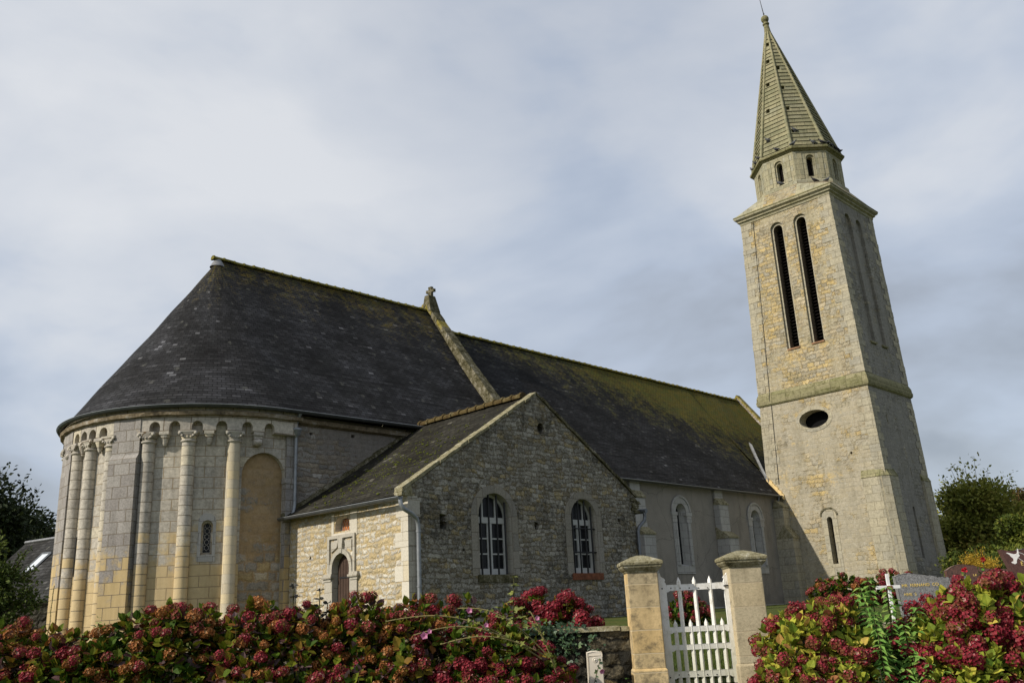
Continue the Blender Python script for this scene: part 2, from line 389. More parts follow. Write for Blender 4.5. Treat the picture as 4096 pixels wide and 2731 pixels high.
GRT = [(0.29, 0.27, 0.225), (0.26, 0.245, 0.215), (0.33, 0.295, 0.22), (0.245, 0.23, 0.20), (0.30, 0.285, 0.25)]
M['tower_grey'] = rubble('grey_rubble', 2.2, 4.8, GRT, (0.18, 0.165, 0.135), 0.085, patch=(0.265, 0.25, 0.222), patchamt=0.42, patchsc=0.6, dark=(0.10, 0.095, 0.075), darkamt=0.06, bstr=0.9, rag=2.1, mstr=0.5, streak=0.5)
M['boundary'] = rubble('blackened_rubble', 3.2, 6.4, [(0.10, 0.09, 0.065), (0.055, 0.05, 0.04), (0.17, 0.145, 0.095), (0.04, 0.038, 0.03), (0.24, 0.175, 0.08)], (0.020, 0.019, 0.015), 0.12, dark=(0.018, 0.0175, 0.015), darkamt=0.13, light=(0.34, 0.31, 0.24), lightamt=0.1, bstr=1.0, rag=1.2, grain=(0.4, 1.5))
M['farwall'] = rubble('dark_rubble', 2.4, 5.0, [(0.060, 0.054, 0.042), (0.075, 0.068, 0.055), (0.045, 0.042, 0.034)], (0.035, 0.032, 0.025), 0.12, dark=(0.022, 0.026, 0.014), darkamt=0.1)  # very dark stones and joints with greenish black blotches
LIME = [(0.35, 0.32, 0.275), (0.45, 0.415, 0.355), (0.39, 0.36, 0.31), (0.50, 0.455, 0.375), (0.42, 0.39, 0.335), (0.53, 0.475, 0.36)]
M['ashlar'] = ashlar('weathered_ashlar', 0.62, 0.335, LIME, (0.27, 0.205, 0.125), 0.011, yellow=(0.53, 0.405, 0.215), yamt=0.50, zfade=(0.9, 3.5), speck=(0.6, 1.34), specksc=9.0, streak=0.65)
M['arcade'] = ashlar('arcade_ashlar', 0.80, 0.42, LIME, (0.15, 0.11, 0.07), 0.012, dark=(0.09, 0.085, 0.075), darkamt=0.03, speck=(0.55, 1.35), specksc=9.0)
M['column'] = ashlar('column_drums', 9.0, 0.31, LIME, (0.17, 0.145, 0.105), 0.012, yellow=(0.52, 0.40, 0.215), yamt=0.535, zfade=(0.7, 3.6), speck=(0.6, 1.35), specksc=9.0, streak=0.4)
M['newcolumn'] = ashlar('pale_drums', 9.0, 0.29, [(0.52, 0.43, 0.27), (0.44, 0.40, 0.32), (0.55, 0.46, 0.29), (0.50, 0.43, 0.30)], (0.44, 0.38, 0.28), 0.008, speck=(0.88, 1.12))
M['buttress'] = ashlar('buttress_ashlar', 0.55, 0.36, [(0.26, 0.24, 0.225), (0.30, 0.28, 0.26), (0.335, 0.315, 0.29)], (0.17, 0.14, 0.10), 0.011, yellow=(0.52, 0.39, 0.19), yamt=0.535, zfade=(0.4, 3.6), speck=(0.6, 1.3), streak=0.6)
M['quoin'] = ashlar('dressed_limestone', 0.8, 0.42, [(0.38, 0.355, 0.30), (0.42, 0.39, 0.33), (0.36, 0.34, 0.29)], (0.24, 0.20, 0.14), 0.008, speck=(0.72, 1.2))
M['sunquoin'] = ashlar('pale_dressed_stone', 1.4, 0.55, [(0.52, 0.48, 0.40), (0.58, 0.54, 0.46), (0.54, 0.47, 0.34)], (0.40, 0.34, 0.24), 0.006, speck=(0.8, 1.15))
M['gstone'] = ashlar('weathered_window_stone', 0.5, 0.52, [(0.21,0.195,0.17),(0.25,0.225,0.18),(0.27,0.25,0.22)], (0.13,0.11,0.08), 0.008, speck=(0.62,1.3), dark=(0.08,0.075,0.065), darkamt=0.02)
M['greystone'] = ashlar('grey_dressed_stone', 0.45, 0.36, [(0.34, 0.33, 0.31), (0.38, 0.37, 0.345), (0.41, 0.395, 0.37)], (0.16, 0.15, 0.135), 0.006, speck=(0.85, 1.12))
M['drum'] = ashlar('lichened_spire_stone', 0.6, 0.36, [(0.335, 0.31, 0.205), (0.38, 0.345, 0.23), (0.30, 0.285, 0.195), (0.35, 0.335, 0.255)], (0.16, 0.14, 0.085), 0.010, dark=(0.13, 0.12, 0.045), darkamt=0.07, speck=(0.58, 1.32), specksc=6.0, streak=0.6)
M['spire'] = ashlar('spire_courses', 1.1, 0.30, [(0.245, 0.235, 0.145), (0.29, 0.27, 0.165), (0.21, 0.208, 0.128), (0.315, 0.285, 0.175), (0.26, 0.255, 0.175)], (0.10, 0.098, 0.055), 0.010, dark=(0.11, 0.105, 0.04), darkamt=0.06, speck=(0.6, 1.32), specksc=6.0, streak=0.6)
M['string'] = ashlar('mossy_string_course', 0.9, 0.5, [(0.23, 0.215, 0.12), (0.28, 0.255, 0.15), (0.19, 0.185, 0.09)], (0.10, 0.09, 0.045), 0.012, dark=(0.085, 0.085, 0.025), darkamt=0.10, speck=(0.55, 1.3), streak=0.5, specksc=7.0)
M['copestone'] = lichen('mossy_coping_stone', [(0.020, 0.018, 0.010), (0.050, 0.045, 0.022), (0.10, 0.090, 0.050), (0.19, 0.17, 0.12), (0.42, 0.40, 0.34)], 3.6)
M['mosscope'] = lichen('yellow_mossed_coping', [(0.060, 0.052, 0.014), (0.15, 0.125, 0.025), (0.24, 0.195, 0.05), (0.28, 0.25, 0.14), (0.38, 0.36, 0.27)], 2.4)
M['slabcap'] = lichen('lichened_cap_stone', [(0.045, 0.040, 0.024), (0.13, 0.115, 0.062), (0.24, 0.215, 0.13), (0.32, 0.295, 0.20), (0.55, 0.53, 0.46)], 7.0)
M['eave'] = lichen('stained_eave_stone', [(0.05, 0.042, 0.030), (0.13, 0.105, 0.07), (0.21, 0.165, 0.105), (0.27, 0.235, 0.18), (0.38, 0.35, 0.30)], 2.6)
M['brownreveal'] = plain('brown_reveal_stone', (0.15, 0.122, 0.092), 0.95, 0.1, 0.3, 4.0)
M['towerquoin'] = ashlar('tower_corner_stone', 0.8, 0.42, [(0.35, 0.325, 0.25), (0.40, 0.36, 0.26), (0.33, 0.31, 0.25)], (0.20, 0.17, 0.11), 0.01, speck=(0.62, 1.28), specksc=8.0, dark=(0.14, 0.13, 0.08), darkamt=0.05, streak=0.5)
M['plaster'] = plaster('grey_render', (0.275, 0.25, 0.215), (0.15, 0.137, 0.115), 0.9, 0.28)
M['mortar'] = plain('yellow_mortar', (0.62, 0.46, 0.22), 0.95, 0.1)
M['zinc'] = plain('zinc_sheet', (0.14, 0.15, 0.16), 0.42, 0.5, 0.25, 9.0, 0.55)
M['gutter'] = plain('dark_gutter_zinc', (0.075, 0.083, 0.088), 0.45, 0.5, 0.25, 5.0, 0.45)
M['pipe'] = plain('downpipe_zinc', (0.25, 0.265, 0.28), 0.45, 0.5, 0.2, 6.0, 0.4)
M['lead'] = plain('lead_flashing', (0.20, 0.205, 0.21), 0.6, 0.4, 0.35, 4.0, 0.1)
M['dark'] = plain('black_interior', (0.008, 0.008, 0.009), 0.9, 0.05)
M['glass'] = plain('dark_glass', (0.010, 0.011, 0.013), 0.25, 0.22, 0.3, 2.0)
M['louvre'] = plain('dark_boarding', (0.009, 0.007, 0.006), 0.85, 0.1, 0.3, 4.0)
M['white'] = plain('white_window_paint', (0.52, 0.52, 0.50), 0.5, 0.3, 0.06, 7.0)
M['iron'] = plain('black_iron', (0.012, 0.012, 0.013), 0.55, 0.4)
M['oakdoor'] = plain('dark_oak', (0.055, 0.032, 0.022), 0.65, 0.3, 0.3, 5.0)
M['amber'] = plain('amber_glass', (0.42, 0.13, 0.03), 0.3, 0.5, 0.4, 6.0)
M['leadcame'] = plain('lead_came', (0.45, 0.42, 0.38), 0.6, 0.3)
M['rust'] = plain('rust_stained_sill', (0.17, 0.065, 0.035), 0.9, 0.15, 0.45, 7.0)
M['redtile'] = plain('reddish_slab', (0.26, 0.15, 0.085), 0.9, 0.15, 0.35, 3.0)
GM = [(0.155, 0.125, 0.016), (0.115, 0.120, 0.018)]
M['choirroof'] = slate('chancel_slate', 8.6, base=(0.030, 0.0298, 0.0308), moss=[(0.14, 0.098, 0.012), (0.080, 0.075, 0.016)], mossw=(0.83, 0.06), lichen=0.05, umid=(5.0, 11.0, 0.06))
M['naveroof'] = slate('nave_slate', 9.45, base=(0.0215, 0.0213, 0.0215), moss=[(0.140, 0.112, 0.016), (0.098, 0.104, 0.018)], mossw=(0.92, 0.075), umid=(3.0, 21.0, 0.66), lichen=0.02)
M['sacroof'] = slate('sacristy_slate', 6.8, base=(0.030, 0.028, 0.022), olive=0.09, lichen=0.0, row=0.14)
M['houseroof'] = slate('house_slate', 6.0, base=(0.036, 0.035, 0.033), olive=0.03, row=0.2, bw=0.3)
M['ridgemoss'] = lichen('mossy_ridge_tile', [(0.040, 0.036, 0.010), (0.10, 0.092, 0.018), (0.165, 0.145, 0.028), (0.20, 0.17, 0.05), (0.33, 0.32, 0.22)], 4.0)
M['ridgered'] = lichen('terracotta_ridge_tile', [(0.028, 0.022, 0.010), (0.065, 0.044, 0.020), (0.085, 0.062, 0.025), (0.11, 0.088, 0.038), (0.28, 0.25, 0.18)], 3.2)

# ------------------------------------------------------------------ mesh building
class MB:
    def __init__(s):
        s.V = []; s.F = []; s.U = []; s.I = []; s.S = []
    def face(s, pts, uv=None, mi=0, sm=False):
        k = len(s.V)
        pts = [Vector(p) for p in pts]
        s.V += [tuple(p) for p in pts]
        s.F.append(tuple(range(k, k + len(pts))))
        if uv is None:
            n = (pts[1] - pts[0]).cross(pts[2] - pts[0])
            if n.length < 1e-12 and len(pts) > 3: n = (pts[2] - pts[0]).cross(pts[3] - pts[0])
            uv = auto_uv(pts, n)
        s.U.append(uv); s.I.append(mi); s.S.append(sm)
    def grid(s, rows, uvs=None, mi=0, sm=True, flip=False):
        k = len(s.V); n = len(rows[0])
        for r in rows: s.V += [tuple(p) for p in r]
        for i in range(len(rows) - 1):
            for j in range(n - 1):
                q = [(i, j), (i, j + 1), (i + 1, j + 1), (i + 1, j)]
                if flip: q.reverse()
                s.F.append(tuple(k + a * n + b for a, b in q))
                if uvs: s.U.append([uvs[a][b] for a, b in q])
                else:
                    P = [Vector(rows[a][b]) for a, b in q]
                    nn = (P[1] - P[0]).cross(P[2] - P[0])
                    if nn.length < 1e-12: nn = (P[2] - P[0]).cross(P[3] - P[0])
                    s.U.append(auto_uv(P, nn))
                s.I.append(mi); s.S.append(sm)
    def hexa(s, p, mi=0):
        """p: 8 points, bottom 4 (ccw) then top 4"""
        for a in ((3, 2, 1, 0), (4, 5, 6, 7), (0, 1, 5, 4), (1, 2, 6, 5), (2, 3, 7, 6), (3, 0, 4, 7)):
            s.face([p[i] for i in a], None, mi)
    def box(s, x0, x1, y0, y1, z0, z1, mi=0, fn=None):
        p = [(x0, y0, z0), (x1, y0, z0), (x1, y1, z0), (x0, y1, z0), (x0, y0, z1), (x1, y0, z1), (x1, y1, z1), (x0, y1, z1)]
        s.hexa([fn(*q) for q in p] if fn else p, mi)
    def prism(s, poly, fn, d0, d1, mi=0, mi_side=None):
        """poly 2D ccw; fn(u,v,d)->3D"""
        a = [Vector(fn(u, v, d0)) for u, v in poly]; b = [Vector(fn(u, v, d1)) for u, v in poly]
        for t in tessellate_polygon([[Vector((u, v, 0)) for u, v in poly]]):
            s.face([a[i] for i in t], None, mi); s.face([b[i] for i in reversed(t)], None, mi)
        n = len(poly)
        for i in range(n):
            j = (i + 1) % n
            s.face([a[i], a[j], b[j], b[i]], None, mi if mi_side is None else mi_side)
    def tube(s, path, r, n=8, mi=0, caps=True, half=None):
        path = [Vector(p) for p in path]
        rows = []; uvs = []
        prev = None; L = 0
        for i, p in enumerate(path):
            if i == 0: t = path[1] - p
            elif i == len(path) - 1: t = p - path[i - 1]
            else: t = (path[i + 1] - p).normalized() + (p - path[i - 1]).normalized()
            t.normalize()
            if prev is None:
                a = Vector((0, 0, 1)) if abs(t.z) < 0.9 else Vector((1, 0, 0))
                prev = t.cross(a).normalized()
            else:
                prev = (prev - t * prev.dot(t)).normalized()
            b = t.cross(prev)
            ri = r[i] if isinstance(r, (list, tuple)) else r
            if i: L += (p - path[i - 1]).length
            rows.append([p + (prev * math.cos(2 * PI * k / n) + b * math.sin(2 * PI * k / n)) * ri for k in range(n + 1)])
            uvs.append([(k / n * 2 * PI * ri, L) for k in range(n + 1)])
        s.grid(rows, uvs, mi, True)
        if caps:
            s.face(list(reversed(rows[0][:-1])), None, mi); s.face(rows[-1][:-1], None, mi)
    def lathe(s, prof, c, n=16, a0=0.0, a1=2 * PI, mi=0, ax=None, sm=True):
        """prof: (radius, height); c centre; ax optional 3 axes"""
        c = Vector(c)
        X, Y, Z = ax or (Vector((1, 0, 0)), Vector((0, 1, 0)), Vector((0, 0, 1)))
        rows = []; uvs = []; L = 0; pr = None
        for r, h in prof:
            if pr: L += math.hypot(r - pr[0], h - pr[1])
            pr = (r, h)
            rows.append([c + (X * math.cos(a0 + (a1 - a0) * k / n) + Y * math.sin(a0 + (a1 - a0) * k / n)) * r + Z * h for k in range(n + 1)])
            uvs.append([((a0 + (a1 - a0) * k / n) * max(r, 0.15), c.z + h) for k in range(n + 1)])
        s.grid(rows, uvs, mi, sm)
    def build(s, name, mats, parent=None, label=None, world=True, bevel=None, jit=0.0):
        me = bpy.data.meshes.new(name)
        V = s.V
        me.from_pydata(V, [], s.F)
        ul = me.uv_layers.new(name='UVMap')
        ul.data.foreach_set('uv', np.array([c for f in s.U for q in f for c in (q[0], q[1])], dtype=np.float32))
        me.polygons.foreach_set('material_index', np.array(s.I, dtype=np.int32))
        me.polygons.foreach_set('use_smooth', np.array(s.S, dtype=bool))
        for m in (mats if isinstance(mats, (list, tuple)) else [mats]): me.materials.append(m)
        me.update()
        o = bpy.data.objects.new(name, me)
        C.objects.link(o)
        if parent:
            o.parent = parent
            if world: o.matrix_parent_inverse = parent.matrix_world.inverted()
        if label: o['label'] = label
        if bevel:
            bm = bmesh.new(); bm.from_mesh(me)
            bmesh.ops.remove_doubles(bm, verts=bm.verts, dist=1e-5)
            ed = [e for e in bm.edges if len(e.link_faces) == 2 and e.calc_face_angle(0) > 0.5]
            bmesh.ops.bevel(bm, geom=ed, offset=bevel, segments=2, affect='EDGES', profile=0.6)
            bm.to_mesh(me); bm.free()
        return o
def auto_uv(pts, n):
    if n.length < 1e-12: return [(p[0], p[1]) for p in pts]
    n = n.normalized()
    if abs(n.z) > 0.94: return [(p[0], p[1]) for p in pts]
    t = Vector((-n.y, n.x, 0)).normalized()
    b = n.cross(t)
    if b.z < 0: b = -b
    return [(p.dot(t), p.dot(b)) for p in (Vector(q) for q in pts)]

def circ(cx, cy, rx, ry, n=24, a0=0.0, a1=2 * PI):
    return [(cx + rx * math.cos(a0 + (a1 - a0) * i / n), cy + ry * math.sin(a0 + (a1 - a0) * i / n)) for i in range(n if abs(a1 - a0 - 2 * PI) < 1e-6 else n + 1)]
def arch(x0, x1, z0, ztop, n=12):
    """round headed opening, ccw"""
    c = (x0 + x1) / 2; r = (x1 - x0) / 2
    return [(x0, z0), (x1, z0)] + circ(c, ztop - r, r, r, n, 0, PI)
def area2(p):
    return sum(p[i][0] * p[(i + 1) % len(p)][1] - p[(i + 1) % len(p)][0] * p[i][1] for i in range(len(p)))
def clip(poly, k, lo):
    """cut a polygon of ((u,v,d),uv) at u=k keeping u<=k (lo) or u>=k"""
    out = []
    n = len(poly)
    for i in range(n):
        a, b = poly[i], poly[(i + 1) % n]
        ia = (a[0][0] <= k) if lo else (a[0][0] >= k); ib = (b[0][0] <= k) if lo else (b[0][0] >= k)
        if ia: out.append(a)
        if ia != ib:
            t = (k - a[0][0]) / (b[0][0] - a[0][0])
            out.append((tuple(a[0][j] + (b[0][j] - a[0][j]) * t for j in range(3)), tuple(a[1][j] + (b[1][j] - a[1][j]) * t for j in range(2))))
    return out
def panel(mb, outer, holes, fn, mi=0, d=0.0, step=None, uvo=(0, 0), edge=0.0):
    """a wall sheet with real openings. hole: dict(p=ccw polygon, d=depth, side=mat, back=mat or None, in_=[holes]).
       fn(u,v,depth)->3D with depth inwards. edge: also close the outer rim back to this depth"""
    out = []
    def sheet(o, hs, dep, m):
        loops = [o] + [h['p'] for h in hs]
        flat = [q for l in loops for q in l]
        for t in tessellate_polygon([[Vector((x, y, 0)) for x, y in l] for l in loops]):
            tri = [flat[i] for i in t]
            ar = area2(tri)
            if abs(ar) < 1e-9: continue
            if ar < 0: tri.reverse()
            out.append(([((x, y, dep), (x + uvo[0], y + uvo[1])) for x, y in tri], m))
        for h in hs:
            p = h['p']; de = dep + h['d']
            for i in range(len(p)):
                a, b = p[i], p[(i + 1) % len(p)]
                hz = abs(b[0] - a[0]) > abs(b[1] - a[1])
                ua = (a[0] + uvo[0], a[1] + uvo[1]); ub = (b[0] + uvo[0], b[1] + uvo[1])
                k = h['d']
                uc = (ub[0], ub[1] + k) if hz else (ub[0] + k, ub[1]); ud = (ua[0], ua[1] + k) if hz else (ua[0] + k, ua[1])
                bp = h.get('bp', p); a2, b2 = bp[i], bp[(i + 1) % len(p)]
                out.append(([((a[0], a[1], dep), ua), ((b[0], b[1], dep), ub), ((b2[0], b2[1], de), uc), ((a2[0], a2[1], de), ud)], h.get('side', m)))
            if h.get('back') is not None: sheet(h.get('bp', p), h.get('in_', []), de, h['back'])
    sheet(outer, holes, d, mi)
    if edge:
        p = outer
        for i in range(len(p)):
            a, b = p[i], p[(i + 1) % len(p)]
            out.append(([((a[0], a[1], d), (a[0], a[1])), ((a[0], a[1], d + edge), (a[0] + edge, a[1] + edge)), ((b[0], b[1], d + edge), (b[0] + edge, b[1] + edge)), ((b[0], b[1], d), (b[0], b[1]))], mi))
    for poly, m in out:
        parts = [poly]
        if step:
            us = [q[0][0] for q in poly]
            k = math.floor(min(us) / step + 1) * step
            rest = poly; parts = []
            while k < max(us) - 1e-6:
                a = clip(rest, k, True); rest = clip(rest, k, False)
                if len(a) > 2: parts.append(a)
                k += step
            if len(rest) > 2: parts.append(rest)
        for q in parts:
            mb.face([fn(*v[0]) for v in q], [v[1] for v in q], m)

def empty(name, loc, label, cat, group=None):
    o = bpy.data.objects.new(name, None)
    o.empty_display_size = 0.2
    C.objects.link(o)
    o.location = loc
    o['label'] = label; o['category'] = cat
    if group: o['group'] = group
    bpy.context.view_layer.update()
    return o
def tag(o, label, cat, group=None):
    o['label'] = label; o['category'] = cat
    if group: o['group'] = group
    return o
def adopt(o, parent):
    o.parent = parent
    o.matrix_parent_inverse = parent.matrix_world.inverted()
    return o

# ------------------------------------------------------------------ ground
def gz(f):
    pts = [(11.95, -0.90), (12.6, -0.86), (16, -0.68), (20, -0.50), (28, -0.18), (40, -0.12), (90, 0.2), (3000, 0.3)]
    if f <= pts[0][0]: return pts[0][1]
    for (a, b), (c, d) in zip(pts, pts[1:]):
        if f <= c: return b + (d - b) * (f - a) / (c - a)
    return pts[-1][1]
def mat_grass():
    t = Mt('lawn', 0.95, 0.1)
    p = t.pos()
    a = t.noise(p, 0.8, 5, 0.65); b = t.noise(p, 14.0, 4, 0.75)
    c = t.mix(t.mr(a, 0.38, 0.62, 0, 1), (0.050, 0.075, 0.016), (0.085, 0.085, 0.022))
    c = t.mix(1.0, c, t.ramp(b, [(0.25, (0.6,) * 3), (0.75, (1.45,) * 3)]), 'MULTIPLY')
    return t.fin(c, t.bump(b, 0.8, 0.04))
def mat_asphalt():
    t = Mt('asphalt', 0.9, 0.2)
    p = t.pos()
    a = t.noise(p, 1.2, 4, 0.6); b = t.noise(p, 60.0, 3, 0.7)
    c = t.mix(1.0, t.ramp(a, [(0.3, (0.042, 0.042, 0.043)), (0.7, (0.06, 0.058, 0.056))]), t.ramp(b, [(0.3, (0.7,) * 3), (0.7, (1.3,) * 3)]), 'MULTIPLY')
    return t.fin(c, t.bump(b, 0.5, 0.01))
M['lawn'] = mat_grass(); M['asphalt'] = mat_asphalt()
mb = MB()
fs = [11.95, 12.6, 14, 16, 18, 20, 24, 28, 34, 40, 60, 90, 200, 600, 3000]
rs = [-3000, -600, -200, -80, -40, -20, -10, -5, 0, 5, 10, 20, 40, 80, 200, 600, 3000]
mb.grid([[fr(r, f, gz(f)) for r in rs] for f in fs])
mb.grid([[fr(r, f, z) for r in rs] for f, z in ((-3000, -1.66), (11.95, -1.66), (11.95, -0.90))])
o = mb.build('ground', M['lawn']); o['kind'] = 'structure'
mb = MB()
mb.grid([[fr(r, f, -1.652) for r in (-400, -20, 0, 20, 400)] for f in (1.0, 5.0, 9.0)])
o = mb.build('road', M['asphalt']); o['kind'] = 'structure'

# ------------------------------------------------------------------ church
CH = empty('church', (30.0, 26.0, -0.2), 'grey and honey stone church with round apse, dark slate roofs and spired tower', 'church')
def part(mb, name, mats, label=None, parent=None, **k):
    return mb.build(name, mats, parent or CH, label, **k)
AX, AY, RW, BW = 15.69, 31.01, 4.80, 26.21
QU = RW * PI / 2
def cyl(u, v, d):
    if u <= QU:
        a = u / RW; r = RW - d
        return (AX - r * math.cos(a), AY - r * math.sin(a), v)
    return (AX + u - QU, AY - RW + d, v)
def ua(deg): return R_(deg) * RW
def polar(deg, r, z=0.0): return Vector((AX - r * math.cos(R_(deg)), AY - r * math.sin(R_(deg)), z))

# apse wall: ashlar with a real window, an axial slit and a blind arch filled with rubble
w0, w1 = ua(59.9), ua(63.4)
hs = [dict(p=arch(ua(59.75), ua(63.75), 2.28, 3.34), d=0.10, side=0, back=0, in_=[dict(p=arch(ua(60.3), ua(63.2), 2.36, 3.27), d=0.16, side=0)]),
      dict(p=arch(ua(5.2), ua(7.6), 1.9, 3.1), d=0.14, side=0, back=2),
      dict(p=arch(ua(73.4), QU + 0.06, -0.25, 5.52, 20), d=0.16, side=0, back=1)]
mb = MB()
panel(mb, [(ua(-100), -0.3), (QU + 0.42, -0.3), (QU + 0.42, 6.95), (ua(-100), 6.95)], hs, cyl, 0, 0.0, step=ua(3))
apse = part(mb, 'apse_wall', [M['ashlar'], M['infill'], M['dark']], 'curved apse wall of grey and yellow ashlar')
# surround stones of the little window
mb = MB()
panel(mb, arch(ua(58.6), ua(64.9), 2.08, 3.56), [dict(p=arch(ua(59.75), ua(63.75), 2.28, 3.34), d=0.02)], cyl, 0, -0.02, step=ua(2), edge=0.03)
part(mb, 'window_surround', M['greystone'])
# leaded glass with looping tracery
win = MB()
p = arch(ua(60.25), ua(63.25), 2.34, 3.29)
panel(win, p, [], cyl, 0, 0.24)
win = part(win, 'apse_window', M['glass'])
tr = MB()
uc = (ua(60.25) + ua(63.25)) / 2
for k in range(5):
    zc = 2.43 + k * 0.17
    for sg in (-1, 1):
        tr.tube([cyl(uc + sg * (0.075 * math.sin(PI * i / 8)), zc + 0.17 * i / 8, 0.225) for i in range(9)], 0.010, 5)
        tr.tube([cyl(uc + sg * (0.115 - 0.05 * math.sin(PI * i / 8)), zc + 0.17 * i / 8, 0.225) for i in range(9)], 0.008, 5)
for u_ in (ua(60.3), ua(63.2)): tr.tube([cyl(u_, 2.36, 0.225), cyl(u_, 3.15, 0.225)], 0.012, 5)
part(tr, 'tracery', M['leadcame'], parent=win)
tr = MB()
tr.tube([cyl(ua(5.2), 1.9, -0.012)] + [cyl(ua(5.2) , 2.9, -0.012)] + [cyl(u, v, -0.012) for u, v in reversed(circ(ua(6.4), 3.0, ua(1.2), 0.12, 8, 0, PI))] + [cyl(ua(7.6), 1.9, -0.012), cyl(ua(5.2), 1.9, -0.012)], 0.015, 5)
part(tr, 'slit_frame', M['iron'])

# corbel table: a proud course with small round arches cut up into it
ARCH = [41.7, 48.9, 56.7, 65.2, 74.3, 82.6, 20.3, 14.4, 9.2, 4.0, -1.4, -15, -20]
poly = []
top = [(ua(-60), 6.92), (QU + 0.36, 6.92)]
low = 6.13
bot = []
for a in sorted(ARCH):
    h = 0.165
    bot += [(ua(a) - h, low)] + [(x, y) for x, y in reversed(circ(ua(a), 6.27, h, h + 0.02, 8, 0, PI))] + [(ua(a) + h, low)]
outer = [(ua(-60), low)] + bot + [(QU + 0.36, low)] + [top[1], top[0]]
mb = MB()
panel(mb, outer, [], cyl, 0, -0.24, step=ua(3), edge=0.24)
part(mb, 'corbel_table', M['arcade'], 'row of small round arches under the eave')
# thin rough cornice slab below the gutter
mb = MB()
NS = 60
prof = [(0.24, 6.60), (0.36, 6.63), (0.38, 6.74), (0.22, 6.80)]
us = [ua(-75) + (QU + 0.5 - ua(-75)) * i / NS for i in range(NS + 1)]
rng = random.Random(3)
rows = []
for d, z in prof: rows.append([cyl(u, z + rng.uniform(-0.012, 0.012), -d - rng.uniform(-0.015, 0.015)) for u in us])
mb.grid(rows, [[(u, z) for u in us] for d, z in prof], sm=False)
us2 = [QU + 0.5 + i * 0.7 for i in range(15)]
prof2 = [(0.0, 6.56), (0.16, 6.62), (0.17, 6.76), (0.10, 6.80)]
mb.grid([[cyl(u, z + rng.uniform(-0.012, 0.012), -d) for u in us2] for d, z in prof2], [[(u, z) for u in us2] for d, z in prof2], sm=False)
part(mb, 'cornice', M['eave'])

def sq_loft(mb, c, ax, secs, n=16, mi=0):
    """superellipse sections: (half width, half depth, exponent, z)"""
    X, Y = ax
    rows = []; uvs = []
    for hw, hd, e, z in secs:
        row = []; uv = []
        for k in range(n + 1):
            t = 2 * PI * k / n
            cx = math.copysign(abs(math.cos(t)) ** (2 / e), math.cos(t)); sy = math.copysign(abs(math.sin(t)) ** (2 / e), math.sin(t))
            row.append(c + X * cx * hw + Y * sy * hd + Vector((0, 0, z))); uv.append((k / n * 4 * hw, z))
        rows.append(row); uvs.append(uv)
    mb.grid(rows, uvs, mi, False)
    mb.face(rows[-1][:-1], None, mi); mb.face(list(reversed(rows[0][:-1])), None, mi)
# engaged columns with capitals
for a, m in ((70.0, 'newcolumn'), (53.7, 'column'), (38.9, 'column'), (23.2, 'column'), (11.9, 'column'), (2.0, 'column'), (-11.5, 'column')):
    mb = MB()
    r = 0.205
    mb.lathe([(r * 1.25, -0.3), (r * 1.25, 0.1), (r, 0.2), (r, 5.80)], polar(a, RW + 0.05), 20)
    cm = part(mb, 'column', M[m], 'pale renewed column' if m == 'newcolumn' else None)
    cp = MB()
    X = Vector((math.sin(R_(a)), -math.cos(R_(a)), 0)); Y = polar(a, 1) - polar(a, 0); Y.z = 0
    cc = polar(a, RW + 0.05)
    cp.lathe([(r, 5.77), (r + 0.035, 5.79), (r + 0.05, 5.815), (r + 0.035, 5.845), (r, 5.86)], cc, 20)
    sq_loft(cp, cc, (X, Y), [(0.205, 0.205, 2.0, 5.85), (0.225, 0.22, 2.2, 5.93), (0.25, 0.235, 2.8, 6.0), (0.275, 0.25, 3.6, 6.06), (0.30, 0.26, 6, 6.09), (0.30, 0.26, 8, 6.13)], 28)
    for sgn in (-1, 1):              # volutes and leaf tips
        for zz, q, rr_ in ((6.05, 0.24, 0.055), (5.97, 0.17, 0.04)):
            cv_ = cc + X * sgn * q + Y * 0.235 + Vector((0, 0, zz))
            cp.lathe([(0.0, -0.03), (rr_, -0.03), (rr_ * 1.1, 0.0), (rr_, 0.03), (0.0, 0.03)], cv_, 8, ax=(X, Vector((0, 0, 1)), Y))
    for q in (-0.11, 0.0, 0.11):
        cp.lathe([(0.0, -0.05), (0.035, -0.02), (0.03, 0.03), (0.0, 0.05)], cc + X * q + Y * 0.215 + Vector((0, 0, 5.94)), 7)
    part(cp, 'capital', M['quoin'] if m == 'newcolumn' else M['arcade'], parent=cm)
# carved corbels between the capitals
for i, a in enumerate((45.2, 60.9, 78.5, 17.3, 6.6, -3.9)):
    X = Vector((math.sin(R_(a)), -math.cos(R_(a)), 0)); Y = polar(a, 1) - polar(a, 0); Y.z = 0
    c0 = polar(a, RW)
    mb = MB()
    fnk = lambda x, y, z: c0 + X * x + Y * y + Vector((0, 0, z))
    mb.box(-0.15, 0.15, 0, 0.25, 6.03, 6.135, fn=fnk)
    if i % 3 == 2:
        mb.box(-0.13, 0.13, 0, 0.20, 5.72, 6.03, fn=fnk)
        mb.lathe([(0, -0.13), (0.10, -0.12), (0.12, 0), (0.10, 0.12), (0, 0.13)], c0 + Y * 0.2 + Vector((0, 0, 5.80)), 10, ax=(Y, Vector((0, 0, 1)), X))
    else:
        sq_loft(mb, c0 + Y * 0.10, (X, Y), [(0.05, 0.05, 2, 5.70), (0.075, 0.075, 2.2, 5.78), (0.10, 0.105, 2.4, 5.88), (0.125, 0.13, 3, 5.97), (0.135, 0.14, 5, 6.03)], 12)
    part(mb, 'corbel', M['arcade'])
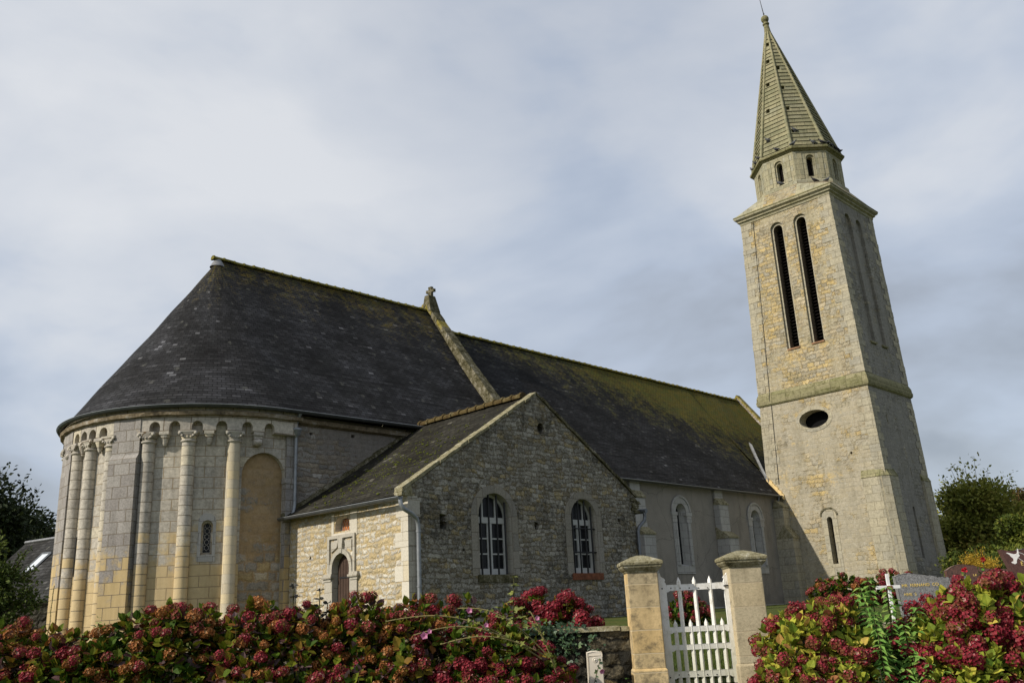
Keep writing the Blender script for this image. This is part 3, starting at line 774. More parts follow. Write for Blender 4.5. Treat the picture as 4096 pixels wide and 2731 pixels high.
# flat buttresses
for a, top_, pr in ((31.0, 5.30, 0.36), (-4.9, 5.15, 0.26)):
    X = Vector((math.sin(R_(a)), -math.cos(R_(a)), 0)); Y = polar(a, 1) - polar(a, 0); Y.z = 0
    c0 = polar(a, RW)
    fnk = lambda x, y, z: c0 + X * x + Y * y + Vector((0, 0, z))
    mb = MB()
    hw = 0.49
    mb.box(-hw, hw, -0.2, pr, -0.3, top_, fn=fnk)
    mb.hexa([fnk(*q) for q in ((-hw, -0.2, top_), (hw, -0.2, top_), (hw, pr, top_), (-hw, pr, top_), (-hw, -0.2, top_ + 0.16), (hw, -0.2, top_ + 0.16), (hw, 0.25, top_ + 0.16), (-hw, 0.25, top_ + 0.16))])
    mb.box(-hw, hw, -0.2, 0.243, top_ + 0.16, 6.6, fn=fnk)
    part(mb, 'buttress', M['buttress'])
# pilaster and impost at the end of the blind arch
mb = MB()
mb.box(15.74, 16.06, BW - 0.12, BW + 0.1, -0.3, 4.55)
mb.box(15.70, 16.08, BW - 0.15, BW + 0.1, 4.55, 4.72)
mb.box(15.76, 16.07, BW - 0.08, BW + 0.1, 4.72, 6.13)
part(mb, 'pilaster', M['buttress'])
# straight chancel wall, patched rubble and render, above and behind the sacristy
mb = MB()
panel(mb, [(QU + 0.42, -0.3), (QU + 10.9, -0.3), (QU + 10.9, 6.9), (QU + 0.42, 6.9)],
      [dict(p=[(QU + 1.0, 6.27), (QU + 1.1, 6.27), (QU + 1.12, 6.36), (QU + 0.98, 6.36)], d=0.2, back=1), dict(p=[(QU + 2.7, 6.35), (QU + 2.85, 6.35), (QU + 2.85, 6.46), (QU + 2.7, 6.46)], d=0.2, back=1)], cyl, 0, 0.0)
part(mb, 'chancel_wall', [M['choir'], M['dark']], 'patched rubble wall above the sacristy roof')
mb = MB(); mb.box(AX, 26.2, 35.8, 36.2, -0.3, 6.9); mb.box(26.5, 53.2, 36.5, 36.9, -0.5, 5.8); part(mb, 'north_wall', M['choir'])

# roofs --------------------------------------------------------------
def rough_plane(mb, f, nu, nv, uvf, amp, seed, mi=0):
    rg = random.Random(seed)
    rows = []; uvs = []
    ph = [rg.uniform(0, 6.28) for _ in range(6)]
    for j in range(nv + 1):
        row = []; uv = []
        for i in range(nu + 1):
            s_, t_ = i / nu, j / nv
            d = amp * (math.sin(s_ * 9 + ph[0]) * math.sin(t_ * 5 + ph[1]) + 0.6 * math.sin(s_ * 23 + ph[2] + 4 * t_) * math.sin(t_ * 11 + ph[3]) + 0.35 * math.sin(s_ * 51 + ph[4]) * math.sin(t_ * 27 + ph[5]))
            if j == nv: d = 0
            row.append(f(s_, t_, d)); uv.append(uvf(s_, t_))
        rows.append(row); uvs.append(uv)
    mb.grid(rows, uvs, mi, True)
RE, ZE, ZR, XR = 5.12, 6.97, 13.97, 15.45
SLC = math.hypot(RE, ZR - ZE)
mb = MB()
apx = Vector((XR, AY, ZR))
def cone(s_, t_, d):
    a = R_(-90 + 180 * s_)
    e = Vector((AX - RE * math.cos(a), AY - RE * math.sin(a), ZE))
    p = e.lerp(apx, t_)
    n = Vector((-math.cos(a), -math.sin(a), 0.7))
    return p + n * (d - 0.05 * math.sin(PI * t_))
def slope_s(s_, t_, d):
    x = AX + (26.05 - AX) * s_
    xx = x + (XR - AX) * (1 - s_) * t_
    return Vector((xx, AY - RE * (1 - t_) - d * 0.8 + 0.05 * math.sin(PI * t_), ZE + (ZR - ZE) * t_ + 0.07 * s_ * t_ + d * 0.6 - 0.035 * math.sin(PI * t_)))
SPL = 0.52
def whole(s_, t_, d):
    return cone(s_ / SPL, t_, d) if s_ <= SPL else slope_s((s_ - SPL) / (1 - SPL), t_, d)
def whole_uv(s_, t_):
    u = -QU * 1.6 * (1 - s_ / SPL) if s_ <= SPL else (26.05 - AX) * (s_ - SPL) / (1 - SPL)
    return (u, t_ * SLC)
rough_plane(mb, whole, 125, 24, whole_uv, 0.026, 1)
mb.face([(AX, AY + RE, ZE), (26.05, AY + RE, ZE), (26.05, AY, ZR), (XR, AY, ZR)], [(0, 0), (10, 0), (10, SLC), (0, SLC)])
croof = part(mb, 'chancel_roof', M['choirroof'], 'dark slate roof ending in a half cone over the apse')
def ridge(p0, p1, r, step, name, mat, parent, seed, sag=0.0):
    mb = MB(); rg = random.Random(seed)
    p0, p1 = Vector(p0), Vector(p1); L = (p1 - p0).length; n = int(L / step); d = (p1 - p0) / n
    for i in range(n):
        a = p0 + d * i; b = a + d * 1.0
        dz = Vector((0, 0, rg.uniform(-0.012, 0.012) - sag * math.sin(PI * i / n)))
        side = Vector((-d.y, d.x, 0)).normalized()
        def ring(c, rr_):
            return [c + dz + side * rr_ * math.cos(t) * 1.25 + Vector((0, 0, 1)) * rr_ * math.sin(t) for t in [PI * 1.12 - k * PI * 1.24 / 8 for k in range(9)]]
        q = [ring(a, r * 1.18), ring(a + d * 0.12, r * 1.30), ring(a + d * 0.2, r * 1.04), ring(b, r * 0.97)]
        mb.grid(q, None, 0, True)
        mb.face(ring(a, r * 1.18))
    return part(mb, name, mat, parent=parent)
ridge((XR - 0.25, AY, ZR - 0.02), (26.0, AY, ZR + 0.05), 0.095, 0.43, 'ridge_capping', M['ridgemoss'], croof, 2)
mb = MB()
mb.lathe([(0.30, 13.62), (0.22, 13.78), (0.12, 13.93), (0.06, 14.03), (0.0, 14.05)], (XR - 0.02, AY, 0), 14)
part(mb, 'lead_cap', M['lead'], parent=croof)

def gutter(path, r, name, mat, parent, brk=0.6):
    """open half-round gutter with joint beads along a 3D path"""
    mb = MB()
    path = [Vector(p) for p in path]
    up = Vector((0, 0, 1))
    rows = []; rows2 = []
    sides = []
    for i, p in enumerate(path):
        t = (path[min(i + 1, len(path) - 1)] - path[max(i - 1, 0)]); t.z = 0; t.normalize()
        sides.append(t.cross(up).normalized())
    def ring(p, sd_, rr_): return [p + sd_ * math.cos(a) * rr_ + up * math.sin(a) * rr_ for a in [PI + k * PI / 8 for k in range(9)]]
    mb.grid([ring(p, s_, r) for p, s_ in zip(path, sides)])
    mb.grid([ring(p + up * 0.004, s_, r - 0.012) for p, s_ in zip(path, sides)], flip=True)
    mb.face(ring(path[0], sides[0], r)); mb.face(ring(path[-1], sides[-1], r))
    for sg in (-1, 1): mb.tube([p + s_ * sg * r for p, s_ in zip(path, sides)], 0.014, 6, 1)
    acc = 0
    for i in range(1, len(path)):
        acc += (path[i] - path[i - 1]).length
        if acc > brk:
            acc = 0
            p, s_ = path[i], sides[i]; t = (path[i] - path[i - 1]).normalized() * 0.022
            mb.grid([ring(p - t, s_, r + 0.008), ring(p + t, s_, r + 0.008)])
    return part(mb, name, [mat, M['pipe']], parent=parent)
pts = [polar(-80 + i * 2.0, RE + 0.085, ZE - 0.03) for i in range(86)] + [(AX + 0.25 * i, AY - RE - 0.085, ZE - 0.03 + 0.002 * i) for i in range(1, 26)]
gutter(pts, 0.095, 'gutter', M['gutter'], croof, 0.8)
# hopper head and downpipe of the chancel
mb = MB()
px, py = 16.06, BW - 0.16
mb.tube([(px, AY - RE - 0.085, 6.88), (px, AY - RE + 0.05, 6.72), (px, py, 6.55), (px, py, 6.38)], 0.06, 10)
mb.lathe([(0.06, 6.08), (0.07, 6.10), (0.10, 6.14), (0.15, 6.22), (0.16, 6.30), (0.19, 6.33), (0.19, 6.39), (0.15, 6.40)], (px, py, 0), 16)
mb.tube([(px, py, 6.12), (px, py, 3.85), (px - 0.03, py, 3.68), (px - 0.13, py - 0.1, 3.52), (px - 0.16, py - 0.12, 3.43)], 0.058, 10)
for z in (5.2, 4.0): mb.tube([(px, py, z), (px, py, z + 0.05)], 0.072, 10)
part(mb, 'downpipe', M['pipe'])

# gable wall with coping between chancel and nave ------------------------
mb = MB()
gy = lambda y: 14.27 - 1.285 * abs(AY - y)
poly = [(24.9, -0.3), (AY + 6.1, -0.3), (AY + 6.1, gy(24.9)), (AY, 14.27), (24.9, gy(24.9))]
mb.prism(poly, lambda u, v, d: (d, u, v), 26.06, 26.50)
part(mb, 'gable_wall', M['copestone'])
mb = MB(); rg = random.Random(5)
n = 17
for sg in (-1, 1):
    for i in range(n):
        y0 = AY + sg * 6.2 * i / n; y1 = AY + sg * 6.2 * (i + 0.97) / n
        h = rg.uniform(0.0, 0.06); x0 = 26.0 - rg.uniform(0, 0.04); x1 = 26.56 + rg.uniform(0, 0.04)
        z0 = gy(y0); z1 = gy(y1)
        p = [(x0, y0, z0 - 0.12), (x1, y0, z0 - 0.12), (x1, y1, z1 - 0.12), (x0, y1, z1 - 0.12), (x0 + .05, y0, z0 + 0.07 + h), (x1 - .05, y0, z0 + 0.07 + h), (x1 - .05, y1, z1 + 0.07 + h), (x0 + .05, y1, z1 + 0.07 + h)]
        mb.hexa(p, 1 if i < 4 and i % 2 == 0 else 0)
mb.hexa([(25.98, AY - 0.36, 13.95), (26.58, AY - 0.36, 13.95), (26.58, AY + 0.30, 13.95), (25.98, AY + 0.30, 13.95), (26.06, AY - 0.12, 14.82), (26.48, AY - 0.12, 14.82), (26.48, AY + 0.16, 14.82), (26.06, AY + 0.16, 14.82)], 0)
mb.hexa([(26.0, AY + 0.2, 13.75), (26.5, AY + 0.2, 13.75), (26.5, AY + 0.55, 13.75), (26.0, AY + 0.55, 13.75), (26.05, AY + 0.12, 14.5), (26.45, AY + 0.12, 14.5), (26.45, AY + 0.38, 14.42), (26.05, AY + 0.38, 14.42)], 1)
cop = part(mb, 'gable_coping', [M['copestone'], M['mosscope']])
mb = MB()
cz = 14.82
def crossf(x, y, z): return Vector((26.28 + y + x * 0.15, AY - 0.04 - x * 1.25, cz + z))
mb.box(-0.07, 0.07, -0.07, 0.07, -0.05, 0.13, fn=crossf)
q = [(-0.075, 0.12), (0.075, 0.12), (0.065, 0.18), (0.20, 0.165), (0.20, 0.315), (0.065, 0.30), (0.085, 0.45), (-0.085, 0.45), (-0.065, 0.30), (-0.20, 0.315), (-0.20, 0.165), (-0.065, 0.18)]
mb.prism(q, lambda u, v, d: crossf(u, d, v), -0.065, 0.065)
part(mb, 'gable_cross', M['copestone'])

# nave ---------------------------------------------------------------
NY, NZE, NYE, NZR, XW = 25.5, 5.80, 25.22, 13.22, 53.2
mb = MB()
def nfn(u, v, d): return (u, NY + d, v)
holes = []
for x0 in (36.72, 43.62):
    holes.append(dict(p=arch(x0, x0 + 0.88, 1.93, 4.88), bp=arch(x0 + 0.13, x0 + 0.70, 2.03, 4.74), d=0.30, side=1, back=2))
panel(mb, [(26.5, -0.5), (47.2, -0.5), (47.2, 5.85), (26.5, 5.85)], holes, nfn, 0)
nw = part(mb, 'nave_wall', [M['plaster'], M['greystone'], M['glass']], 'grey rendered nave wall')
mb = MB()
mb.box(26.6, 47.0, NY - 0.07, NY + 0.05, -0.5, -0.02)
part(mb, 'plinth', M['greystone'])
for x0 in (36.72, 43.62):
    xc = x0 + 0.43
    mb = MB()
    panel(mb, arch(xc - 0.74, xc + 0.74, 1.56, 5.22, 16), [dict(p=arch(x0, x0 + 0.88, 1.93, 4.88), d=0.05)], nfn, 0, -0.045, edge=0.045)
    o_ = circ(xc, 4.48, 0.80, 0.80, 16, 0, PI); i_ = circ(xc, 4.48, 0.70, 0.70, 16, 0, PI)
    mb.prism(o_ + list(reversed(i_)), lambda u, v, d: (u, NY - d, v), 0.03, 0.085)
    for a, b in ((xc - 0.82, xc - 0.36), (xc + 0.36, xc + 0.84)):       # impost blocks
        mb.box(a, b, NY - 0.10, NY + 0.3, 4.30, 4.46); mb.box(a + 0.05, b - 0.05, NY - 0.08, NY + 0.3, 3.98, 4.30)
    for dx in (-0.52, 0.52):
        mb.tube([(xc + dx, NY - 0.05, 1.95), (xc + dx, NY - 0.05, 3.98)], 0.075, 10)
        mb.tube([(xc + dx * 1.25, NY - 0.045, 1.95), (xc + dx * 1.25, NY - 0.045, 3.98)], 0.045, 8)
    nwin = part(mb, 'nave_window', M['greystone'])
    mb = MB()
    for z in (2.6, 3.3, 4.0): mb.tube([(x0 + 0.22, NY + 0.28, z), (x0 + 0.66, NY + 0.28, z)], 0.014, 5)
    mb.tube([(xc, NY + 0.285, 2.06), (xc, NY + 0.285, 4.7)], 0.012, 5)
    part(mb, 'window_bars', M['iron'], parent=nwin)
def nave_buttress(x, w, low, hi):
    mb = MB()
    a, b = x - w / 2, x + w / 2
    y1 = NY - 0.72; y2 = NY - 0.34
    mb.box(a, b, y1, NY + 0.05, -0.5, low)
    mb.hexa([(a - 0.03, y1 - 0.05, low), (b + 0.03, y1 - 0.05, low), (b + 0.03, NY, low), (a - 0.03, NY, low), (a - 0.03, y1 - 0.05, low + 0.07), (b + 0.03, y1 - 0.05, low + 0.07), (b + 0.03, NY, low + 0.62), (a - 0.03, NY, low + 0.62)], 1)
    mb.box(a + 0.02, b - 0.02, y2, NY + 0.05, low, hi)
    mb.hexa([(a, y2 - 0.04, hi), (b, y2 - 0.04, hi), (b, NY, hi), (a, NY, hi), (a, y2 - 0.04, hi + 0.06), (b, y2 - 0.04, hi + 0.06), (b, NY - 0.1, hi + 0.38), (a, NY - 0.1, hi + 0.38)], 1)
    mb.box(a + 0.06, b - 0.06, NY - 0.12, NY + 0.05, hi + 0.3, 5.7)
    return part(mb, 'buttress', [M['greystone'], M['slabcap']])
nave_buttress(33.55, 0.86, 3.25, 4.95)
nave_buttress(40.55, 0.86, 3.25, 4.95)
mb = MB()
a, b = 46.05, 46.78
mb.box(a, b, 24.5, NY, -0.5, 3.35); mb.hexa([(a, 24.45, 3.35), (b, 24.45, 3.35), (b, NY, 3.35), (a, NY, 3.35), (a, 24.45, 3.42), (b, 24.45, 3.42), (b, 24.95, 4.1), (a, 24.95, 4.1)], 1)
mb.box(a + 0.05, b, 24.9, NY, 3.35, 5.05); mb.hexa([(a, 24.85, 5.05), (b, 24.85, 5.05), (b, NY, 5.05), (a, NY, 5.05), (a, 24.85, 5.1), (b, 24.85, 5.1), (b, 25.3, 5.5), (a, 25.3, 5.5)], 1)
part(mb, 'buttress', [M['towerquoin'], M['slabcap']])
SLN = math.hypot(AY - NYE, NZR - NZE)
mb = MB()
def nslope(s_, t_, d):
    x = 26.55 + (XW - 26.55) * s_
    return Vector((x, NYE + (AY - NYE) * t_ - d * 0.8 + 0.04 * math.sin(PI * t_), NZE + (NZR - NZE) * t_ + d * 0.6 - 0.03 * math.sin(PI * t_)))
sm_ = (47.0 - 26.55) / (XW - 26.55)
rough_plane(mb, lambda s_, t_, d: nslope(s_ * sm_, t_, d), 70, 18, lambda s_, t_: (s_ * sm_ * 26.65, t_ * SLN), 0.028, 4)
rough_plane(mb, lambda s_, t_, d: nslope(sm_ + s_ * (1 - sm_), 0.125 + t_ * 0.875, d), 24, 16, lambda s_, t_: ((sm_ + s_ * (1 - sm_)) * 26.65, (0.125 + t_ * 0.875) * SLN), 0.028, 4)
mb.face([(26.55, 2 * AY - NYE, NZE), (XW, 2 * AY - NYE, NZE), (XW, AY, NZR), (26.55, AY, NZR)], [(0, 0), (10, 0), (10, SLN), (0, SLN)])
nroof = part(mb, 'nave_roof', M['naveroof'], 'long slate nave roof with yellow green moss')
ridge((26.6, AY, NZR + 0.0), (53.1, AY, NZR - 0.02), 0.10, 0.46, 'ridge_capping', M['ridgemoss'], nroof, 9)
gutter([(26.6 + i * 0.5, NYE - 0.05, NZE - 0.06) for i in range(42)], 0.075, 'gutter', M['gutter'], nroof, 1.9)
mb = MB()
mb.tube([(46.35, NYE - 0.05, 5.68), (46.35, NYE - 0.02, 5.5), (46.25, NY - 0.14, 5.2), (46.2, NY - 0.14, 4.9), (46.2, NY - 0.14, -0.4)], 0.055, 10)
for z in (4.6, 2.6, 0.8): mb.tube([(46.2, NY - 0.14, z), (46.2, NY - 0.14, z + 0.06)], 0.07, 10)
part(mb, 'downpipe', M['zinc'])
# west gable and the raking wall stub beside the tower
mb = MB()
gw = lambda y: 13.55 - 1.29 * abs(AY - y)
mb.prism([(24.9, -0.5), (AY + 6.1, -0.5), (AY + 6.1, gw(24.9)), (AY, gw(AY)), (24.9, gw(24.9))], lambda u, v, d: (d, u, v), XW, XW + 0.35)
for sg in (-1, 1):
    for i in range(9):
        y0 = AY + sg * 0.7 * i; y1 = AY + sg * 0.7 * (i + 0.96)
        mb.hexa([(XW - 0.05, y0, gw(y0) - 0.1), (XW + 0.4, y0, gw(y0) - 0.1), (XW + 0.4, y1, gw(y1) - 0.1), (XW - 0.05, y1, gw(y1) - 0.1), (XW - 0.05, y0, gw(y0) + 0.08), (XW + 0.4, y0, gw(y0) + 0.08), (XW + 0.4, y1, gw(y1) + 0.08), (XW - 0.05, y1, gw(y1) + 0.08)], 1)
part(mb, 'west_gable', [M['choir'], M['mosscope']])
mb = MB()
zrf = lambda y: NZR - 1.282 * (AY - y)
f0 = [(46.9, 25.95), (48.9, 27.9)]
for (xa, ya), (xb, yb) in zip([(46.62, 25.93), (47.25, 26.55), (47.9, 27.15)], [(47.25, 26.55), (47.9, 27.15), (48.7, 27.85)]):
    mb.hexa([(xa, ya - 0.10, zrf(ya) - 0.15), (xb, yb - 0.10, zrf(yb) - 0.15), (xb + 0.12, yb + 0.16, zrf(yb) - 0.1), (xa + 0.12, ya + 0.16, zrf(ya) - 0.1),
             (xa, ya - 0.10, zrf(ya) + 0.10), (xb, yb - 0.10, zrf(yb) + 0.10), (xb + 0.12, yb + 0.16, zrf(yb) + 0.30), (xa + 0.12, ya + 0.16, zrf(ya) + 0.30)])
part(mb, 'lead_flashing', M['lead'], parent=nroof)
mb = MB()
rg = random.Random(8)
for i in range(9):
    y0 = 25.05 + 0.1 * i; y1 = y0 + 0.1
    j0 = rg.uniform(-.03, .03)
    mb.hexa([(46.62, y0, zrf(y0) - 0.05), (46.82, y0, zrf(y0) - 0.05), (46.82, y1, zrf(y1) - 0.05), (46.62, y1, zrf(y1) - 0.05), (46.70, y0, zrf(y0) + 0.20 + j0), (46.82, y0, zrf(y0) + 0.24 + j0), (46.82, y1, zrf(y1) + 0.24 + j0), (46.70, y1, zrf(y1) + 0.20 + j0)])
part(mb, 'mortar_fillet', M['mortar'], parent=nroof)

# sacristy -------------------------------------------------------------
SX, SY, SXR, PKX, PKZ = 15.95, 20.0, 26.30, 21.44, 7.05
LZ, RZ = 3.52, 3.86
mb = MB()
def lfn(u, v, d): return (SX + d, -u, v)       # the sunny wall faces -X; u = -Y
lh = [dict(p=[(-23.62, -0.3), (-22.72, -0.3), (-22.72, 1.62)] + circ(-23.17, 1.62, 0.45, 0.45, 12, 0, PI)[1:], d=0.20, side=1, back=3),
      dict(p=[(-23.55, 2.73), (-22.80, 2.73), (-22.80, 2.98), (-22.92, 3.13), (-23.43, 3.13), (-23.55, 2.98)], d=0.26, side=2, back=4),
      dict(p=[(-24.95, 2.02), (-24.83, 2.02), (-24.86, 2.12), (-24.93, 2.1)], d=0.2, side=0, back=4)]
panel(mb, [(-26.25, -0.4), (-20.0, -0.4), (-20.0, 3.44), (-26.25, 3.44)], lh, lfn, 0)
part(mb, 'sacristy_side_wall', [M['sunwall'], M['quoin'], M['sunquoin'], M['oakdoor'], M['dark']], 'sunlit pale rubble wall with the arched door')
# oak door leaf with plank grooves
mb = MB()
dp = [(-23.60, -0.3), (-22.74, -0.3), (-22.74, 1.62)] + circ(-23.17, 1.62, 0.43, 0.43, 12, 0, PI)[1:]
mb.prism(dp, lambda u, v, d: (SX + 0.155 + d, -u, v), 0.0, 0.04)
for k in range(6):
    u = -23.53 + k * 0.145
    mb.box(SX + 0.142, SX + 0.160, -u - 0.062, -u + 0.062, -0.3, 1.5 + 0.42 * math.sqrt(max(0, 1 - ((u + 23.17) / 0.45) ** 2)))
door = part(mb, 'door', M['oakdoor'])
mb = MB()
for z in (0.35, 1.35): mb.box(SX + 0.128, SX + 0.143, 22.80, 23.50, z, z + 0.05)
mb.lathe([(0, 0), (0.035, 0), (0.035, 0.03), (0, 0.045)], (SX + 0.142, 22.86, 0.85), 10, ax=(Vector((0, 1, 0)), Vector((0, 0, 1)), Vector((-1, 0, 0))))
part(mb, 'door_ironwork', M['iron'], parent=door)
# dressed stone surround: jambs, imposts, arch ring in a rectangular panel with keystone
mb = MB()
def lf(u, v, d): return (SX - d, -u, v)
mb.prism([(-24.02, -0.4), (-23.62, -0.4), (-23.62, 1.28), (-24.02, 1.28)], lf, 0, 0.05)
mb.prism([(-22.72, -0.4), (-22.36, -0.4), (-22.36, 1.28), (-22.72, 1.28)], lf, 0, 0.05)
for a, b in ((-24.10, -23.60), (-22.74, -22.26)):
    mb.prism([(a + 0.05, 1.28), (b - 0.05, 1.28), (b - 0.05, 1.36), (a + 0.05, 1.36)], lf, 0, 0.075)
    mb.prism([(a, 1.36), (b, 1.36), (b, 1.43), (a, 1.43)], lf, 0, 0.12)
    mb.prism([(a + 0.03, 1.43), (b - 0.03, 1.43), (b - 0.03, 1.50), (a + 0.03, 1.50)], lf, 0, 0.085)
ring_o = circ(-23.17, 1.62, 0.58, 0.58, 14, 0, PI); ring_i = circ(-23.17, 1.62, 0.45, 0.45, 14, 0, PI)
mb.prism([(-22.59, 1.5)] + ring_o + [(-23.75, 1.5), (-23.62, 1.5)] + list(reversed(ring_i)) + [(-22.72, 1.5)], lf, 0, 0.07)
mb.prism([(-23.88, 1.5), (-23.78, 1.5), (-23.78, 2.52), (-22.56, 2.52), (-22.56, 1.5), (-22.46, 1.5), (-22.46, 2.62), (-23.88, 2.62)], lf, 0, 0.06)
mb.prism([(-23.25, 2.08), (-23.09, 2.08), (-23.04, 2.52), (-23.30, 2.52)], lf, 0, 0.09)
mb.prism([(-23.78, 1.5), (-22.56, 1.5), (-22.56, 2.52), (-23.78, 2.52)][0:0] or [(-23.70, 2.12), (-23.40, 2.26), (-23.34, 2.44), (-23.70, 2.44)], lf, 0, 0.045)
mb.prism([(-22.95, 2.26), (-22.64, 2.12), (-22.64, 2.44), (-23.0, 2.44)], lf, 0, 0.045)
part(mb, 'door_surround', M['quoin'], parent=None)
# small oculus with leaded amber glass
mb = MB()
mb.prism([(-23.52, 2.75), (-22.83, 2.75), (-22.83, 2.97), (-22.94, 3.10), (-23.41, 3.10), (-23.52, 2.97)], lambda u, v, d: (SX + 0.22 + d, -u, v), 0.0, 0.02)
oc = part(mb, 'oculus_window', M['amber'])
mb = MB()
for k in range(-3, 8):
    for sg in (-1, 1):
        u0_, v0_ = -23.55 + k * 0.13, 2.74
        a, b = [], []
        mb.tube([lfn(max(-23.52, min(-22.83, u0_ + sg * 0.0)), v0_, 0.21), lfn(max(-23.52, min(-22.83, u0_ + sg * 0.22)), v0_ + 0.36, 0.21)], 0.006, 4)
part(mb, 'lead_lattice', M['leadcame'], parent=oc)
mb = MB()
mb.prism([(-23.72, 2.68), (-23.60, 2.68), (-23.60, 3.3), (-23.72, 3.3)], lf, 0, 0.02); mb.prism([(-22.74, 2.68), (-22.40, 2.68), (-22.40, 3.3), (-22.74, 3.3)], lf, 0, 0.012)
mb.prism([(-23.72, 2.56), (-22.40, 2.56), (-22.40, 2.68), (-23.72, 2.68)], lf, 0, 0.016)
part(mb, 'oculus_surround', M['sunquoin'])
# corner quoins
mb = MB(); rg = random.Random(11)
z = -0.4; k = 0
while z < 3.35:
    h = rg.uniform(0.40, 0.55); L1 = 0.62 if k % 2 else 0.30
    L1 *= rg.uniform(0.85, 1.1)
    z1 = min(z + h - 0.012, 3.4)
    mb.box(SX - 0.012, SX + 0.1, SY - 0.014, SY + L1, z, z1, 0); mb.box(SX - 0.011, SX + (0.42 if k % 2 else 0.34), SY - 0.015, SY + 0.1, z, z1, 1)
    z += h; k += 1
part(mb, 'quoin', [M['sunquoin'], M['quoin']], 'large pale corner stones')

# gable wall of the sacristy
mb = MB()
def gfn(u, v, d): return (u, SY + d, v)
rg = random.Random(12)
W1 = arch(18.62, 20.02, 1.22, 3.66, 14); W2 = arch(22.80, 24.12, 1.25, 3.70, 14)
gh = [dict(p=W1, d=0.36, side=1, back=2), dict(p=W2, d=0.36, side=1, back=2),
      dict(p=circ(21.60, 5.92, 0.17, 0.19, 16), d=0.4, side=0, back=2),
      dict(p=[(17.12, 2.52), (17.36, 2.5), (17.37, 2.72), (17.30, 2.73), (17.34, 2.92), (17.10, 2.95)], d=0.35, side=0, back=2),
      dict(p=[(21.05, 2.62), (21.20, 2.60), (21.27, 2.74), (21.19, 2.84), (21.04, 2.86)], d=0.3, side=0, back=2),
      dict(p=[(17.95, 1.9), (18.05, 1.9), (18.04, 1.99), (17.95, 1.98)], d=0.2, side=0, back=2),
      dict(p=[(25.3, 3.0), (25.42, 3.0), (25.40, 3.13), (25.30, 3.11)], d=0.2, side=0, back=2)]
left_e = [(SX, -0.4)]
right_e = []
z = -0.4
out = [(SX + 0.016, -0.4), (SXR, -0.4)]
for i in range(10):
    out.append((SXR + rg.uniform(-0.05, 0.05), -0.4 + 4.1 * (i + 1) / 11))
out += [(SXR + 0.14, 3.45), (SXR + 0.16, 3.75), (26.38, 3.92)]
for i in range(1, 16):
    t = i / 16
    out.append((26.38 + (PKX - 26.38) * t + rg.uniform(-.02, .02), 3.92 + (PKZ - 3.92) * t + rg.uniform(-.02, .02)))
out.append((PKX, PKZ))
for i in range(1, 12):
    t = i / 12
    out.append((PKX + (15.76 - PKX) * t, PKZ + (3.50 - PKZ) * t))
out += [(15.76, 3.48), (SX + 0.016, 3.38)]
panel(mb, out, gh, gfn, 0, edge=0.45)
part(mb, 'sacristy_gable', [M['gable'], M['quoin'], M['dark']], 'lichened rubble gable with two barred windows')
mb = MB()
mb.face([(SXR, SY, -0.4), (SXR, 26.2, -0.4), (SXR, 26.2, RZ), (SXR, SY, RZ)])
part(mb, 'sacristy_rear_wall', M['gable'])
